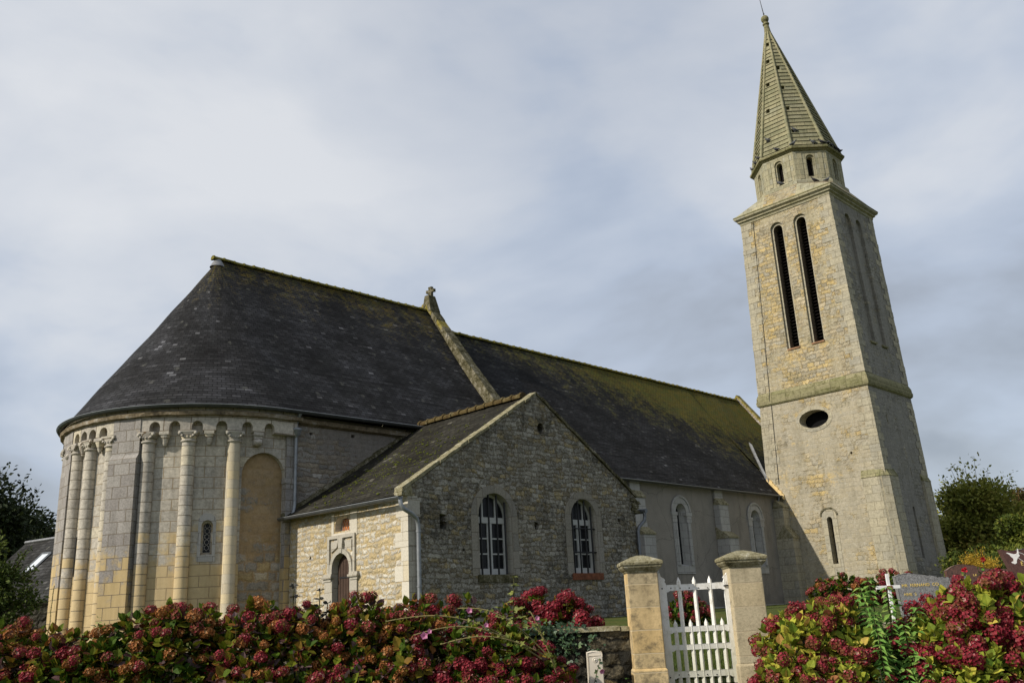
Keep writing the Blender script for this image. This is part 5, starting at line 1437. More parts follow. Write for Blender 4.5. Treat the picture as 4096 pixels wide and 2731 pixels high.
spots += [(on_oct(0, 0.55, 2.62, zl), 1.4, 'pigeon_dark', 'dark pigeon on the drum ledge below the left vent of the sunlit spire face'),
          (on_oct(1, 0.07, 2.62, zl), -1.0, 'pigeon', 'grey pigeon on the drum ledge at the foot of the middle spire rib'),
          (on_oct(1, 0.63, 2.62, zl), 2.4, 'pigeon', 'grey pigeon on the drum ledge over the right drum opening'),
          (on_oct(1, 0.87, 2.62, zl), 2.4, 'pigeon_dark', 'dark pigeon on the drum ledge close to its right corner'),
          (on_oct(2, 0.10, 2.62, zl), 0.3, 'pigeon_dark', 'dark pigeon on the shaded drum ledge, first after the corner'),
          (on_oct(2, 0.30, 2.62, zl), 0.3, 'pigeon_dark', 'dark pigeon on the shaded drum ledge, second after the corner'),
          (on_oct(2, 0.58, 2.62, zl), 2.7, 'pigeon_dark', 'dark pigeon in the middle of the shaded drum ledge'),
          (on_oct(2, 0.82, 2.62, zl), 1.0, 'pigeon_dark', 'dark pigeon near the outer end of the shaded drum ledge'),
          (on_oct(7, 0.92, 2.62, zl), 1.4, 'pigeon_dark', 'dark pigeon on the left drum ledge beside the corner'),
          (on_oct(7, 0.62, 2.62, zl), 1.4, 'pigeon_dark', 'dark pigeon halfway along the left drum ledge'),
          (on_oct(7, 0.25, 2.64, zl), 1.0, 'pigeon', 'grey pigeon at the far left end of the drum ledge')]
def on_spire(k, u_, v_):
    A, B = oct_(AS, ZB, k - 1), oct_(AS, ZB, k); mid = (A + B) / 2; t = (B - A).normalized(); up = (APX - mid).normalized()
    n = t.cross(up); n = n if n.dot(mid - Vector((OX, OY, ZB))) > 0 else -n
    return mid + t * u_ + up * v_ + n * 0.03
hw_ = AS * math.tan(PI / 8); H_ = (APX - (oct_(AS, ZB, -1) + oct_(AS, ZB, 0)) / 2).length
spots += [(on_spire(0, -hw_ * (1 - 1.05 / H_) * 0.66 + 0.15, 1.05) - Vector((0.0, 0, 0)), 2.2, 'pigeon', 'grey pigeon sitting in the lowest vent of the sunlit spire face'),
          (on_spire(1, -hw_ * (1 - 1.15 / H_) * 0.74 + 0.16, 1.15), 2.6, 'pigeon', 'grey pigeon sitting in the lowest vent of the middle spire face')]
cn = Vector((TXC - hc, TYC - hcy, ZC)); P_, Q_ = oct_(2.60, 23.82, 0), oct_(2.60, 23.82, 1)
spots += [(cn * 0.42 + P_ * 0.45 + Q_ * 0.13 + Vector((0, 0, 0.02)), 2.4, 'pigeon_dark', 'dark pigeon on the reddish corner slope, nearer the left edge'),
          (cn * 0.55 + P_ * 0.10 + Q_ * 0.35 + Vector((0, 0, 0.02)), -0.6, 'pigeon', 'grey pigeon on the reddish corner slope, nearer the right edge'),
          (oct_(2.58, 24.1, -1).lerp(oct_(2.58, 24.1, 0), 0.5) , 2.0, 'pigeon', 'grey pigeon at the foot of the drum opening in the sunlit face')]
for p, yaw, key, lab in spots: put_pigeon(p, yaw, key, lab)
for key in pigs: bpy.data.objects.remove(pigs[key])

# ------------------------------------------------------------------ leaf clouds (numpy)
def unit(a): return a / np.maximum(1e-9, np.linalg.norm(a, axis=-1, keepdims=True))
LEAF_OVATE = (np.array([(0, 0, 0), (-.30, .22, .05), (-.36, .5, .06), (-.20, .8, .03), (0, 1, -.06), (.20, .8, .03), (.36, .5, .06), (.30, .22, .05), (0, .5, -.03)], float),
              [(0, 8, 2, 1), (8, 4, 3, 2), (0, 7, 6, 8), (8, 6, 5, 4)])
LEAF_QUAD = (np.array([(0, 0, 0), (-.28, .5, .06), (0, 1, -.04), (.28, .5, .06)], float), [(0, 3, 2, 1)])
LEAF_LONG = (np.array([(0, 0, 0), (-.19, .4, .04), (0, 1, -.16), (.19, .4, .04)], float), [(0, 3, 2, 1)])
LEAF_IVY = (np.array([(0, 0, 0), (-.35, .1, .0), (-.5, .45, .02), (-.2, .5, .02), (0, 1, -.02), (.2, .5, .02), (.5, .45, .02), (.35, .1, 0)], float), [(0, 3, 2, 1), (0, 4, 3), (0, 5, 4), (0, 7, 6, 5)])
def leaves(tpl, pos, dirn, nrm, size, tint):
    """-> verts, faces, tints for N leaves: dirn = leaf axis, nrm = face normal"""
    T, F = tpl
    N = len(pos)
    d = unit(dirn); x = unit(np.cross(d, nrm)); z = np.cross(x, d)
    Rm = np.stack([x, d, z], axis=1)                                   # N,3(axis),3
    V = pos[:, None, :] + np.einsum('ka,nab->nkb', T, Rm) * size[:, None, None]
    k = len(T)
    faces = [tuple(i * k + j for j in f) for i in range(N) for f in F]
    return V.reshape(-1, 3), faces, np.repeat(tint, k)
def cloud(name, chunks, mats, parent=None, kind=None, smooth=False):
    V = []; F = []; T = []; MI = []; off = 0
    for i, ch in enumerate(chunks):
        v, f, t = ch[:3]
        V.append(v); T.append(t)
        F += [tuple(q + off for q in ff) for ff in f]
        MI += [ch[3] if len(ch) > 3 else 0] * len(f)
        off += len(v)
    me = bpy.data.meshes.new(name)
    V = np.concatenate(V)
    me.from_pydata(V.tolist(), [], F)
    a = me.attributes.new('tint', 'FLOAT', 'POINT')
    a.data.foreach_set('value', np.concatenate(T).astype(np.float32))
    me.polygons.foreach_set('material_index', np.array(MI, dtype=np.int32))
    if smooth: me.polygons.foreach_set('use_smooth', np.ones(len(F), dtype=bool))
    for m in (mats if isinstance(mats, (list, tuple)) else [mats]): me.materials.append(m)
    me.update()
    o = bpy.data.objects.new(name, me); C.objects.link(o)
    if parent:
        o.parent = parent; o.matrix_parent_inverse = parent.matrix_world.inverted()
    if kind: o['kind'] = kind
    return o
def stem(p, q, r, n=4):
    p, q = np.array(p, float), np.array(q, float)
    d = unit(q - p); a = np.array([0, 0, 1.0]) if abs(d[2]) < 0.9 else np.array([1.0, 0, 0])
    x = unit(np.cross(d, a)); y = np.cross(d, x)
    V = []
    for c, rr_ in ((p, r), (q, r * 0.75)):
        for k in range(n): V.append(c + (x * math.cos(2 * PI * k / n) + y * math.sin(2 * PI * k / n)) * rr_)
    return np.array(V), [(k, (k + 1) % n, n + (k + 1) % n, n + k) for k in range(n)], np.full(2 * n, 0.5)
FRW = np.array([[RT.x, RT.y, 0], [FW.x, FW.y, 0], [0, 0, 1.0]])          # (r,f,z) rows -> world
def to_w(a): return np.asarray(a) @ FRW

M['hyd_green'] = tinted('hydrangea_leaf_green', [(0.0, (0.022, 0.055, 0.006)), (0.35, (0.055, 0.105, 0.009)), (0.55, (0.125, 0.155, 0.012)), (0.70, (0.18, 0.14, 0.016)), (0.82, (0.18, 0.065, 0.016)), (0.92, (0.11, 0.032, 0.026)), (1.0, (0.13, 0.085, 0.085))])
M['hyd_yellow'] = tinted('hydrangea_leaf_yellowing', [(0.0, (0.08, 0.14, 0.018)), (0.3, (0.20, 0.25, 0.028)), (0.62, (0.40, 0.40, 0.05)), (0.82, (0.48, 0.40, 0.07)), (0.92, (0.42, 0.19, 0.08)), (1.0, (0.27, 0.075, 0.05))])
M['crimson'] = tinted('crimson_floret', [(0.0, (0.07, 0.004, 0.010)), (0.35, (0.13, 0.008, 0.015)), (0.75, (0.235, 0.016, 0.028)), (0.96, (0.33, 0.055, 0.06)), (1.0, (0.45, 0.22, 0.20))], 0.6, 0.25, 0.2)
M['rusty'] = tinted('rust_floret', [(0.0, (0.10, 0.034, 0.010)), (0.4, (0.24, 0.080, 0.020)), (0.8, (0.37, 0.15, 0.042)), (1.0, (0.48, 0.28, 0.13))], 0.7, 0.2, 0.2)
M['mixed'] = tinted('fading_floret', [(0.0, (0.085, 0.028, 0.014)), (0.5, (0.19, 0.066, 0.030)), (0.62, (0.21, 0.014, 0.028)), (0.92, (0.31, 0.035, 0.055)), (1.0, (0.46, 0.27, 0.22))], 0.65, 0.2, 0.2)
M['bark'] = plain('bark', (0.055, 0.042, 0.030), 0.95, 0.1, 0.4, 5.0)
M['twig'] = plain('green_brown_stem', (0.060, 0.058, 0.022), 0.8, 0.2, 0.3, 8.0)

# flower heads: florets of four petals over a flattened ball
PET = (np.array([(0, 0, 0), (-.42, .35, .10), (0, 1, .16), (.42, .35, .10)], float), [(0, 3, 2, 1)])
def flower_mesh(mat, seed, n=62, tb=0.0):
    rg = np.random.default_rng(seed)
    g = (np.arange(n) + 0.5) / n
    th = PI * (1 + 5 ** .5) * np.arange(n)
    zc = 1 - 1.62 * g
    nrm = np.stack([np.sqrt(1 - zc ** 2) * np.cos(th), np.sqrt(1 - zc ** 2) * np.sin(th), zc], 1)
    lump = 1 + 0.16 * np.sin(nrm[:, 0] * 4 + seed) * np.cos(nrm[:, 1] * 5 + seed * 2)
    R = 0.084 * lump * rg.uniform(0.84, 1.06, n)
    c = nrm * R[:, None] * np.array([1, 1, 0.78])
    nn = unit(nrm + rg.normal(0, 0.28, (n, 3)))
    a = unit(np.cross(nn, rg.normal(0, 1, (n, 3)))); b = np.cross(nn, a)
    ch = []
    base = np.clip(rg.normal(0.5 + tb, 0.22, n) + 0.12 * nrm[:, 2], 0, 1)
    for k in range(4):
        an = k * PI / 2
        d = a * math.cos(an) + b * math.sin(an)
        ch.append(leaves(PET, c, d + nn * 0.15, nn, rg.uniform(0.020, 0.029, n), np.clip(base + rg.normal(0, 0.08, n), 0, 1)))
    o = cloud('flower_head', ch, mat)
    me = o.data
    bpy.data.objects.remove(o)
    return me
HEADS = {}
for key in ('crimson', 'rusty', 'mixed'):
    HEADS[key] = [flower_mesh(M[key], 40 + i * 7 + len(key), 52 + 8 * i, tb=(-0.08, 0.0, 0.1)[i]) for i in range(3)]

def hydrangea(label, lobes, nshoot, leafmat, heads, seed, group=None, flowers=0.4, leaf=(0.085, 0.14), tintmu=0.4, base_z=-1.65, fill=700, hs=1.0, minz=-0.95, maxheads=60, front=True):
    """lobes: (r, f, z, rr, rf, rz) ellipsoids in camera-yaw metres. Shoots with a rosette of leaves, a flower head on some."""
    rg = np.random.default_rng(seed)
    lobes = np.array(lobes, float)
    if front and base_z < -1: nshoot = int(nshoot * 1.7); fill = int(fill * 1.6); hs *= 0.84; maxheads = int(maxheads * 1.67)
    maxheads = min(maxheads, 100)
    c0 = fr(lobes[:, 0].mean(), lobes[:, 1].mean(), base_z)
    root = empty('hydrangea_bush', c0, label, 'hydrangea', group)
    vol = lobes[:, 3] * lobes[:, 5]
    P, Nn = [], []
    tries = 0
    while len(P) < nshoot and tries < nshoot * 40:
        tries += 1
        L = lobes[rg.choice(len(lobes), p=vol / vol.sum())]
        v = unit(rg.normal(0, 1, 3))
        if v[2] < -0.35: continue
        if front and v[1] > 0.45: continue
        s_ = rg.uniform(0.80, 1.06) if rg.random() < 0.8 else rg.uniform(0.55, 0.8)
        p = L[:3] + v * L[3:] * s_
        if p[2] < minz - 0.6: continue
        ins = (((p - lobes[:, :3]) / lobes[:, 3:]) ** 2).sum(1)
        if (ins < 0.5).any(): continue
        n = unit(v / L[3:])
        P.append(p); Nn.append(n)
    P = np.array(P); Nn = np.array(Nn)
    ax = unit(Nn * 0.75 + np.array([0, 0, 0.75]) + rg.normal(0, 0.18, P.shape))
    chunks = []
    isf = rg.random(len(P)) < flowers
    # rosettes
    for ring_, (n_l, tilt, sc_) in enumerate(((3, 0.35, 1.0), (3, 0.9, 0.95), (2, 1.25, 0.8))):
        for k in range(n_l):
            a = unit(np.cross(ax, rg.normal(0, 1, P.shape))) if k == 0 else a
            b = np.cross(ax, a)
            an = 2 * PI * k / n_l + ring_ * 0.9
            rad = a * math.cos(an) + b * math.sin(an)
            tl = tilt + rg.normal(0, 0.22, (len(P), 1)) + (0.35 if True else 0) * isf[:, None]
            d = ax * np.cos(tl) + rad * np.sin(tl) + np.array([0, 0, -0.12])
            nr = ax * np.sin(tl) - rad * np.cos(tl)
            base = P - ax * (0.02 + 0.05 * ring_)
            tint = np.clip(rg.normal(tintmu, 0.20, len(P)) + (0.10 * ring_) + rg.choice([0, 0, 0, 0.3], len(P)), 0, 1)
            chunks.append(leaves(LEAF_OVATE, base, d, nr, rg.uniform(leaf[0], leaf[1], len(P)) * sc_, tint))
    # inner filling leaves
    idx = rg.integers(0, len(lobes), fill)
    v = unit(rg.normal(0, 1, (fill, 3)))
    if front: v[:, 1] = -np.abs(v[:, 1]) * np.where(rg.random(fill) < 0.8, 1, -1)
    pf = lobes[idx, :3] + v * lobes[idx, 3:] * rg.uniform(0.5, 0.9, (fill, 1))
    pf = pf[pf[:, 2] > minz - 0.7]
    m = len(pf)
    chunks.append(leaves(LEAF_OVATE, pf, unit(rg.normal(0, 1, (m, 3)) + np.array([0, -0.5, -0.1])), unit(rg.normal(0, .6, (m, 3)) + np.array([0, -.5, .8])), rg.uniform(leaf[0], leaf[1], m), np.clip(rg.normal(tintmu * 0.7, 0.2, m), 0, 1)))
    chunks = [(to_w(v_), f_, t_) for v_, f_, t_ in chunks]
    cloud('foliage', chunks, leafmat, root, smooth=False)
    # woody stems from the ground up to the shoots
    st = []
    for p in P[rg.permutation(len(P))[:70]]:
        L = lobes[np.argmin((((p - lobes[:, :3]) / lobes[:, 3:]) ** 2).sum(1))]
        g = np.array([L[0] + (p[0] - L[0]) * 0.35, L[1] + (p[1] - L[1]) * 0.35, base_z])
        mid = (p * 0.6 + g * 0.4) + rg.normal(0, 0.03, 3)
        st.append(stem(g, mid, 0.010)); st.append(stem(mid, p, 0.007))
    st = [(to_w(v_), f_, t_) for v_, f_, t_ in st]
    cloud('stems', st, M['twig'], root)
    fl = np.where(isf)[0]
    fl = rg.permutation(fl)[:maxheads]
    for i in fl:
        key = heads[rg.integers(0, len(heads))]
        o = bpy.data.objects.new('flower_head', HEADS[key][rg.integers(0, 3)]); C.objects.link(o)
        p = P[i] + ax[i] * 0.05
        w = to_w(p)
        axw = Vector(to_w(unit(ax[i] + np.array([0, -0.25, 0.2])))) 
        s_ = hs * rg.uniform(0.72, 1.15)
        o.parent = root; o.matrix_parent_inverse = root.matrix_world.inverted()
        o.rotation_euler = axw.to_track_quat('Z', 'Y').to_euler()
        o.location = w; o.scale = (s_, s_, s_ * rg.uniform(0.85, 1.05))
    return root

# ------------------------------------------------------------------ boundary wall, gate and posts
def fb(mb, r0, r1, f0, f1, z0, z1, mi=0): mb.box(r0, r1, f0, f1, z0, z1, mi, fn=lambda r, f, z: fr(r, f, z))
GP0 = fr(1.47, 11.78, -1.65)
M['poststone'] = ashlar('honey_post_stone', 3.0, 0.272, [(0.54, 0.43, 0.25), (0.63, 0.465, 0.24), (0.60, 0.43, 0.205), (0.50, 0.415, 0.27)], (0.55, 0.45, 0.29), 0.007, speck=(0.8, 1.15), dark=(0.18, 0.15, 0.10), darkamt=0.095, off=0.0, streak=0.75)
M['poststone2'] = ashlar('weathered_post_stone', 3.0, 0.285, [(0.49, 0.41, 0.265), (0.46, 0.395, 0.27), (0.53, 0.43, 0.265)], (0.50, 0.41, 0.27), 0.007, speck=(0.68, 1.18), dark=(0.13, 0.115, 0.085), darkamt=0.085, off=0.0, specksc=30.0, streak=0.7)
def gate_post(r0, r1, f0, label, m, zsh):
    rc = (r0 + r1) / 2; w = (r1 - r0) / 2
    root = empty('gate_post', fr(rc, f0 + w, -1.65), label, 'gate post', 'stone gate posts')
    mb = MB()
    X = RT; Y = FW
    def loft(secs, mi=0):
        lo = []
        for hw, z in secs: lo.append([fr(rc - hw, f0 + w - hw, z), fr(rc + hw, f0 + w - hw, z), fr(rc + hw, f0 + w + hw, z), fr(rc - hw, f0 + w + hw, z)])
        for p, q in zip(lo, lo[1:]):
            for i in range(4): mb.face([p[i], p[(i + 1) % 4], q[(i + 1) % 4], q[i]], None, mi)
        mb.face(lo[-1], None, mi); mb.face(list(reversed(lo[0])), None, mi)
    loft([(w, -0.68), (w, 0.455)])
    mb.build('shaft', m, root, bevel=0.012)
    mb = MB()
    loft([(w + 0.018, -1.65), (w + 0.018, -0.70), (w, -0.675)])
    mb.build('base', m, root, bevel=0.01)
    mb = MB()
    loft([(w + 0.005, 0.452), (w + 0.015, 0.475), (w + 0.03, 0.485), (w + 0.055, 0.515), (w + 0.06, 0.535), (w + 0.055, 0.54), (w + 0.072, 0.545), (w + 0.075, 0.575), (w + 0.06, 0.592), (w * 0.62, 0.645), (w * 0.2, 0.668)])
    mb.build('cap', M['slabcap'], root, bevel=0.006)
    return root
gate_post(1.285, 1.665, 11.60, 'honey coloured left gate post with a lichened moulded cap', M['poststone'], 0)
gate_post(2.560, 2.962, 11.60, 'speckled right gate post with a lichened cap, beside the yellowing hydrangea', M['poststone2'], 1)

M['gatepaint'] = None
t = Mt('worn_white_paint', 0.55, 0.3)
n_ = t.noise(t.obj(), 9.0, 6, 0.75)
n2_ = t.noise(t.scl(t.obj(), (6, 6, 1.2)), 4.0, 5, 0.7)
c_ = t.ramp(n_, [(0.28, (0.58, 0.56, 0.50)), (0.5, (0.78, 0.77, 0.74)), (0.8, (0.84, 0.83, 0.81))])
c_ = t.mix(t.mr(n2_, 0.55, 0.68, 0, 0.7), c_, (0.40, 0.37, 0.29))
ch_ = t.noise(t.obj(), 38.0, 4, 0.8)
c_ = t.mix(t.mr(ch_, 0.645, 0.665, 0, 0.8), c_, (0.22, 0.19, 0.14))
c_ = t.mix(t.mr(t.ma('ADD', t.sep(t.obj())[2], t.ma('MULTIPLY', n_, 0.3)), -0.55, 0.15, 0.6, 0.0), c_, (0.36, 0.36, 0.25))
M['gatepaint'] = t.fin(c_, t.bump(n2_, 0.15, 0.004))
gate = empty('gate', fr(2.15, 11.85, -0.9), 'white wooden picket gate between the two stone posts', 'gate')
GF = 11.76
def gp(name, fnb, **k):
    mb = MB(); fnb(mb); return mb.build(name, M['gatepaint'], gate, bevel=k.get('bevel', 0.004))
for (ra, rb, flip) in ((1.690, 1.778, 1), (2.512, 2.592, -1)):
    def st_(mb):
        # stile with a scrolled top
        if flip > 0: pl = [(ra, -0.87), (rb, -0.87), (rb, 0.305), (rb - 0.012, 0.33), (rb - 0.004, 0.352), (rb - 0.015, 0.372), (rb - 0.035, 0.378), (rb - 0.055, 0.40), (rb - 0.062, 0.44), (ra, 0.44)]
        else: pl = [(ra, -0.89), (rb, -0.89), (rb, 0.44), (rb - 0.012, 0.435), (ra + 0.045, 0.40), (ra + 0.03, 0.378), (ra + 0.012, 0.37), (ra + 0.001, 0.35), (ra + 0.010, 0.33), (ra, 0.305)]
        mb.prism(pl, lambda u, v, d: fr(u, GF + d, v), 0.055, -0.0)
    gp('stile', st_, bevel=0.003)
for (z0, z1) in ((0.206, 0.292), (-0.292, -0.217), (-0.502, -0.430), (-0.820, -0.738)):
    def rl(mb):
        pl = [(1.775, z0), (2.515, z0), (2.515, z1), (1.775, z1)]
        pl = [(1.775, z0), (1.80, z0), (1.825, z0 + 0.012), (2.465, z0 + 0.012), (2.49, z0), (2.515, z0), (2.515, z1), (1.775, z1)]
        mb.prism(pl, lambda u, v, d: fr(u, GF + d, v), 0.045, 0.008)
    gp('rail', rl, bevel=0.003)
def picket(rc, za, zb, point):
    mb = MB()
    h = 0.0185
    c = lambda a, b, z: fr(rc + a, GF + 0.027 + b, z)
    q = h * 1.42
    ring_ = [(-q * 0.9, 0.004), (0.006, -q * 0.95), (q, -0.002), (0.0, q)]
    bot = [c(a, b, za) for a, b in ring_]; top_ = [c(a, b, zb) for a, b in ring_]
    for i in range(4): mb.face([bot[i], bot[(i + 1) % 4], top_[(i + 1) % 4], top_[i]])
    if point:
        tip = c(0, 0, zb + 0.055)
        for i in range(4): mb.face([top_[i], top_[(i + 1) % 4], tip])
    else: mb.face(top_)
    mb.face(list(reversed(bot)))
    mb.build('picket', M['gatepaint'], gate)
for r in (1.946, 2.140, 2.336): picket(r, -0.89, 0.327, True)
for r in (1.855, 2.046, 2.239, 2.438): picket(r, -0.89, -0.185, True)
mb = MB()
for z in (0.25, -0.775):
    for k in range(5):
        mb.lathe([(0, 0.006), (0.006, 0.005), (0.008, 0.0)], fr(1.84 + 0.115 * k, GF + 0.006, z - 0.004 * k), 8, ax=(RT, Vector((0, 0, 1)), -FW))
for z in (0.25, -0.80): mb.lathe([(0, 0.006), (0.008, 0.005), (0.010, 0.0)], fr(1.728, GF - 0.001, z), 8, ax=(RT, Vector((0, 0, 1)), -FW))
b_ = mb.build('bolt_heads', M['iron'], gate)
mb = MB()
mb.tube([fr(2.50, GF - 0.012, 0.245), fr(2.53, GF - 0.02, 0.25), fr(2.60, GF - 0.012, 0.248)], 0.010, 6)
mb.build('latch', M['iron'], gate)
# threshold step
mb = MB(); fb(mb, 1.60, 2.60, 11.4, 12.3, -1.65, -0.935); fb(mb, 1.60, 2.60, 11.0, 11.4, -1.65, -1.12); fb(mb, 1.60, 2.60, 10.6, 11.0, -1.65, -1.30)
tag(mb.build('stone_steps', M['greystone'], bevel=0.01), 'worn grey stone steps below the white gate', 'steps')

# retaining wall left of the gate with flat coping
def rough_wall(r0, r1, f, z0, z1, thick, name, mat, capmat, label, seed, cap=0.055, cat='wall'):
    rg = random.Random(seed)
    root = empty(name, fr((r0 + r1) / 2, f, z0), label, cat)
    mb = MB()
    nu = int((r1 - r0) / 0.09); nv = int((z1 - z0) / 0.09)
    rows = []; uvs = []
    for j in range(nv + 1):
        row = []; uv = []
        for i in range(nu + 1):
            r = r0 + (r1 - r0) * i / nu; z = z0 + (z1 - z0) * j / nv
            row.append(fr(r, f + rg.uniform(-0.018, 0.018), z)); uv.append((r, z))
        rows.append(row); uvs.append(uv)
    mb.grid(rows, uvs, 0, False)
    b = [fr(r0, f + thick, z0), fr(r1, f + thick, z0), fr(r1, f + thick, z1), fr(r0, f + thick, z1)]
    mb.face(list(reversed(b)))
    mb.face([fr(r1, f + 0.01, z0), b[1], b[2], fr(r1, f + 0.01, z1)]); mb.face([b[0], fr(r0, f + 0.01, z0), fr(r0, f + 0.01, z1), b[3]])
    mb.face([fr(r0, f, z1 - 0.005), fr(r1, f, z1 - 0.005), b[2] + Vector((0, 0, -0.005)), b[3] + Vector((0, 0, -0.005))])
    mb.build('masonry', mat, root)
    mb = MB()
    x = r0
    while x < r1 - 0.05:
        L = rg.uniform(0.45, 0.85); x1 = min(x + L, r1)
        dz = rg.uniform(-0.008, 0.008); df = rg.uniform(-0.015, 0.015)
        mb.hexa([fr(x + 0.004, f - 0.045 + df, z1 + dz), fr(x1 - 0.004, f - 0.045 + df, z1 + dz), fr(x1 - 0.004, f + thick + 0.03, z1 + dz), fr(x + 0.004, f + thick + 0.03, z1 + dz), fr(x + 0.008, f - 0.035 + df, z1 + cap + dz), fr(x1 - 0.008, f - 0.035 + df, z1 + cap + dz), fr(x1 - 0.008, f + thick + 0.02, z1 + cap + dz), fr(x + 0.008, f + thick + 0.02, z1 + cap + dz)])
        x = x1
    mb.build('coping', capmat, root)
    return root
rough_wall(-9.0, 1.285, 11.86, -1.65, -0.228, 0.38, 'boundary_wall', M['boundary'], M['slabcap'], 'blackened rubble wall with flat coping left of the gate', 5)
rough_wall(2.965, 9.0, 11.86, -1.65, -0.35, 0.38, 'boundary_wall', M['boundary'], M['slabcap'], 'low rubble wall hidden behind the hydrangeas right of the gate', 6)

# cream meter box
M['creambox'] = plain('cream_polyester', (0.66, 0.60, 0.50), 0.5, 0.35, 0.05, 3.0)
bx = empty('meter_box', fr(0.80, 11.5, -1.65), 'cream meter box standing against the dark wall left of the gate', 'meter box')
mb = MB()
prof_ = [(0.712, -1.65), (0.888, -1.65), (0.888, -0.470), (0.884, -0.455), (0.84, -0.447), (0.76, -0.447), (0.716, -0.455), (0.712, -0.470)]
mb.prism(prof_, lambda u, v, d: fr(u, 11.40 + d, v), 0.24, 0.0)
mb.build('case', M['creambox'], bx, bevel=0.006)
mb = MB(); mb.prism([(0.722, -1.60), (0.878, -1.60), (0.878, -0.497), (0.722, -0.497)], lambda u, v, d: fr(u, 11.392 + d, v), 0.012, 0.0)
dr_ = mb.build('door', M['creambox'], bx, bevel=0.004)
mb = MB(); mb.prism([(0.720, -0.490), (0.866, -0.490), (0.866, -0.482), (0.720, -0.482)], lambda u, v, d: fr(u, 11.394 + d, v), 0.008, 0.0)
mb.lathe([(0.030, 0.0), (0.030, 0.004), (0.024, 0.006), (0.022, 0.003), (0.014, 0.003), (0.013, 0.009), (0.0, 0.010)], fr(0.797, 11.392, -0.537), 20, ax=(RT, Vector((0, 0, 1)), -FW))
mb.build('lock', M['creambox'], dr_)

# ------------------------------------------------------------------ hydrangeas
G1 = 'hydrangeas along the road left of the gate'
def lob(*a): return list(a)
hydrangea('rust flowered hydrangea at the far left end of the hedge, before the far wall', [lob(-6.1, 11.0, -0.55, 0.85, 0.6, 0.72), lob(-6.9, 11.0, -0.6, 0.6, 0.55, 0.72), lob(-5.4, 10.9, -0.55, 0.5, 0.5, 0.66)], 190, M['hyd_green'], ['rusty', 'rusty', 'rusty', 'mixed', 'crimson'], 101, G1, 0.52, tintmu=0.56)
hydrangea('leafy green hydrangea with few rusty heads below the mid apse columns', [lob(-4.5, 10.95, -0.55, 0.65, 0.6, 0.80), lob(-3.95, 10.9, -0.50, 0.55, 0.6, 0.84), lob(-4.9, 10.7, -0.8, 0.5, 0.5, 0.7)], 200, M['hyd_green'], ['rusty', 'rusty', 'mixed'], 102, G1, 0.34, leaf=(0.095, 0.15), tintmu=0.44)
hydrangea('dark leaved hydrangea with rust heads below the blind arch', [lob(-3.2, 11.0, -0.55, 0.6, 0.6, 0.82), lob(-2.6, 10.95, -0.6, 0.55, 0.6, 0.82), lob(-3.0, 10.6, -0.9, 0.6, 0.45, 0.6)], 200, M['hyd_green'], ['rusty', 'rusty', 'mixed', 'mixed', 'crimson'], 103, G1, 0.46, tintmu=0.55)
hydrangea('brown and crimson hydrangea below the sacristy door', [lob(-1.95, 11.0, -0.55, 0.55, 0.6, 0.84), lob(-1.4, 10.9, -0.65, 0.5, 0.55, 0.78), lob(-1.9, 10.6, -0.9, 0.6, 0.45, 0.6)], 200, M['hyd_green'], ['rusty', 'rusty', 'mixed', 'mixed', 'crimson'], 104, G1, 0.50, tintmu=0.55)
hydrangea('crimson hydrangea low in front of the wall, left of the ivy', [lob(-0.75, 10.95, -0.85, 0.6, 0.55, 0.75), lob(-0.25, 10.9, -0.85, 0.5, 0.55, 0.70), lob(-0.7, 10.6, -1.05, 0.6, 0.4, 0.55)], 200, M['hyd_green'], ['crimson', 'crimson', 'mixed'], 105, G1, 0.46, tintmu=0.46)
hydrangea('crimson hydrangea in front of the ivied wall, beside the cream meter box', [lob(0.10, 10.95, -0.95, 0.42, 0.5, 0.60), lob(-0.2, 10.7, -1.05, 0.5, 0.45, 0.55), lob(0.30, 10.95, -1.15, 0.25, 0.4, 0.5)], 150, M['hyd_green'], ['crimson', 'crimson', 'crimson', 'mixed'], 106, G1, 0.46, tintmu=0.52)
hydrangea('fading crimson hydrangea growing above the wall, under the left barred window', [lob(-1.5, 12.6, -0.35, 0.55, 0.4, 0.66), lob(-0.8, 12.6, -0.40, 0.6, 0.4, 0.63), lob(-0.2, 12.6, -0.45, 0.5, 0.4, 0.62)], 130, M['hyd_green'], ['crimson', 'mixed', 'mixed'], 107, G1, 0.5, base_z=-0.88, minz=-0.3, tintmu=0.5, fill=400)
hydrangea('bright crimson hydrangea growing above the wall beside the left gate post', [lob(0.22, 12.6, -0.40, 0.42, 0.38, 0.66), lob(0.55, 12.6, -0.45, 0.40, 0.38, 0.68)], 90, M['hyd_green'], ['crimson'], 108, G1, 0.6, base_z=-0.88, minz=-0.3, tintmu=0.55, fill=300, hs=1.1)
G2 = 'hydrangeas right of the gate'
hydrangea('yellow leaved hydrangea with crimson heads beside the right gate post', [lob(2.85, 9.95, -0.62, 0.45, 0.5, 0.52), lob(3.2, 9.95, -0.55, 0.42, 0.5, 0.55), lob(2.75, 9.7, -0.85, 0.45, 0.4, 0.42), lob(3.15, 9.6, -0.95, 0.45, 0.4, 0.45)], 190, M['hyd_yellow'], ['crimson', 'crimson', 'mixed', 'mixed', 'mixed'], 111, G2, 0.38, leaf=(0.08, 0.13), tintmu=0.42, hs=1.0)
hydrangea('large crimson hydrangea in front of the grey headstone', [lob(4.26, 9.9, -0.64, 0.5, 0.5, 0.52), lob(4.66, 9.95, -0.42, 0.42, 0.5, 0.58), lob(4.3, 9.5, -0.95, 0.55, 0.4, 0.48)], 180, M['hyd_yellow'], ['crimson', 'crimson', 'crimson', 'mixed', 'mixed'], 112, G2, 0.42, leaf=(0.08, 0.13), tintmu=0.30, hs=1.22)
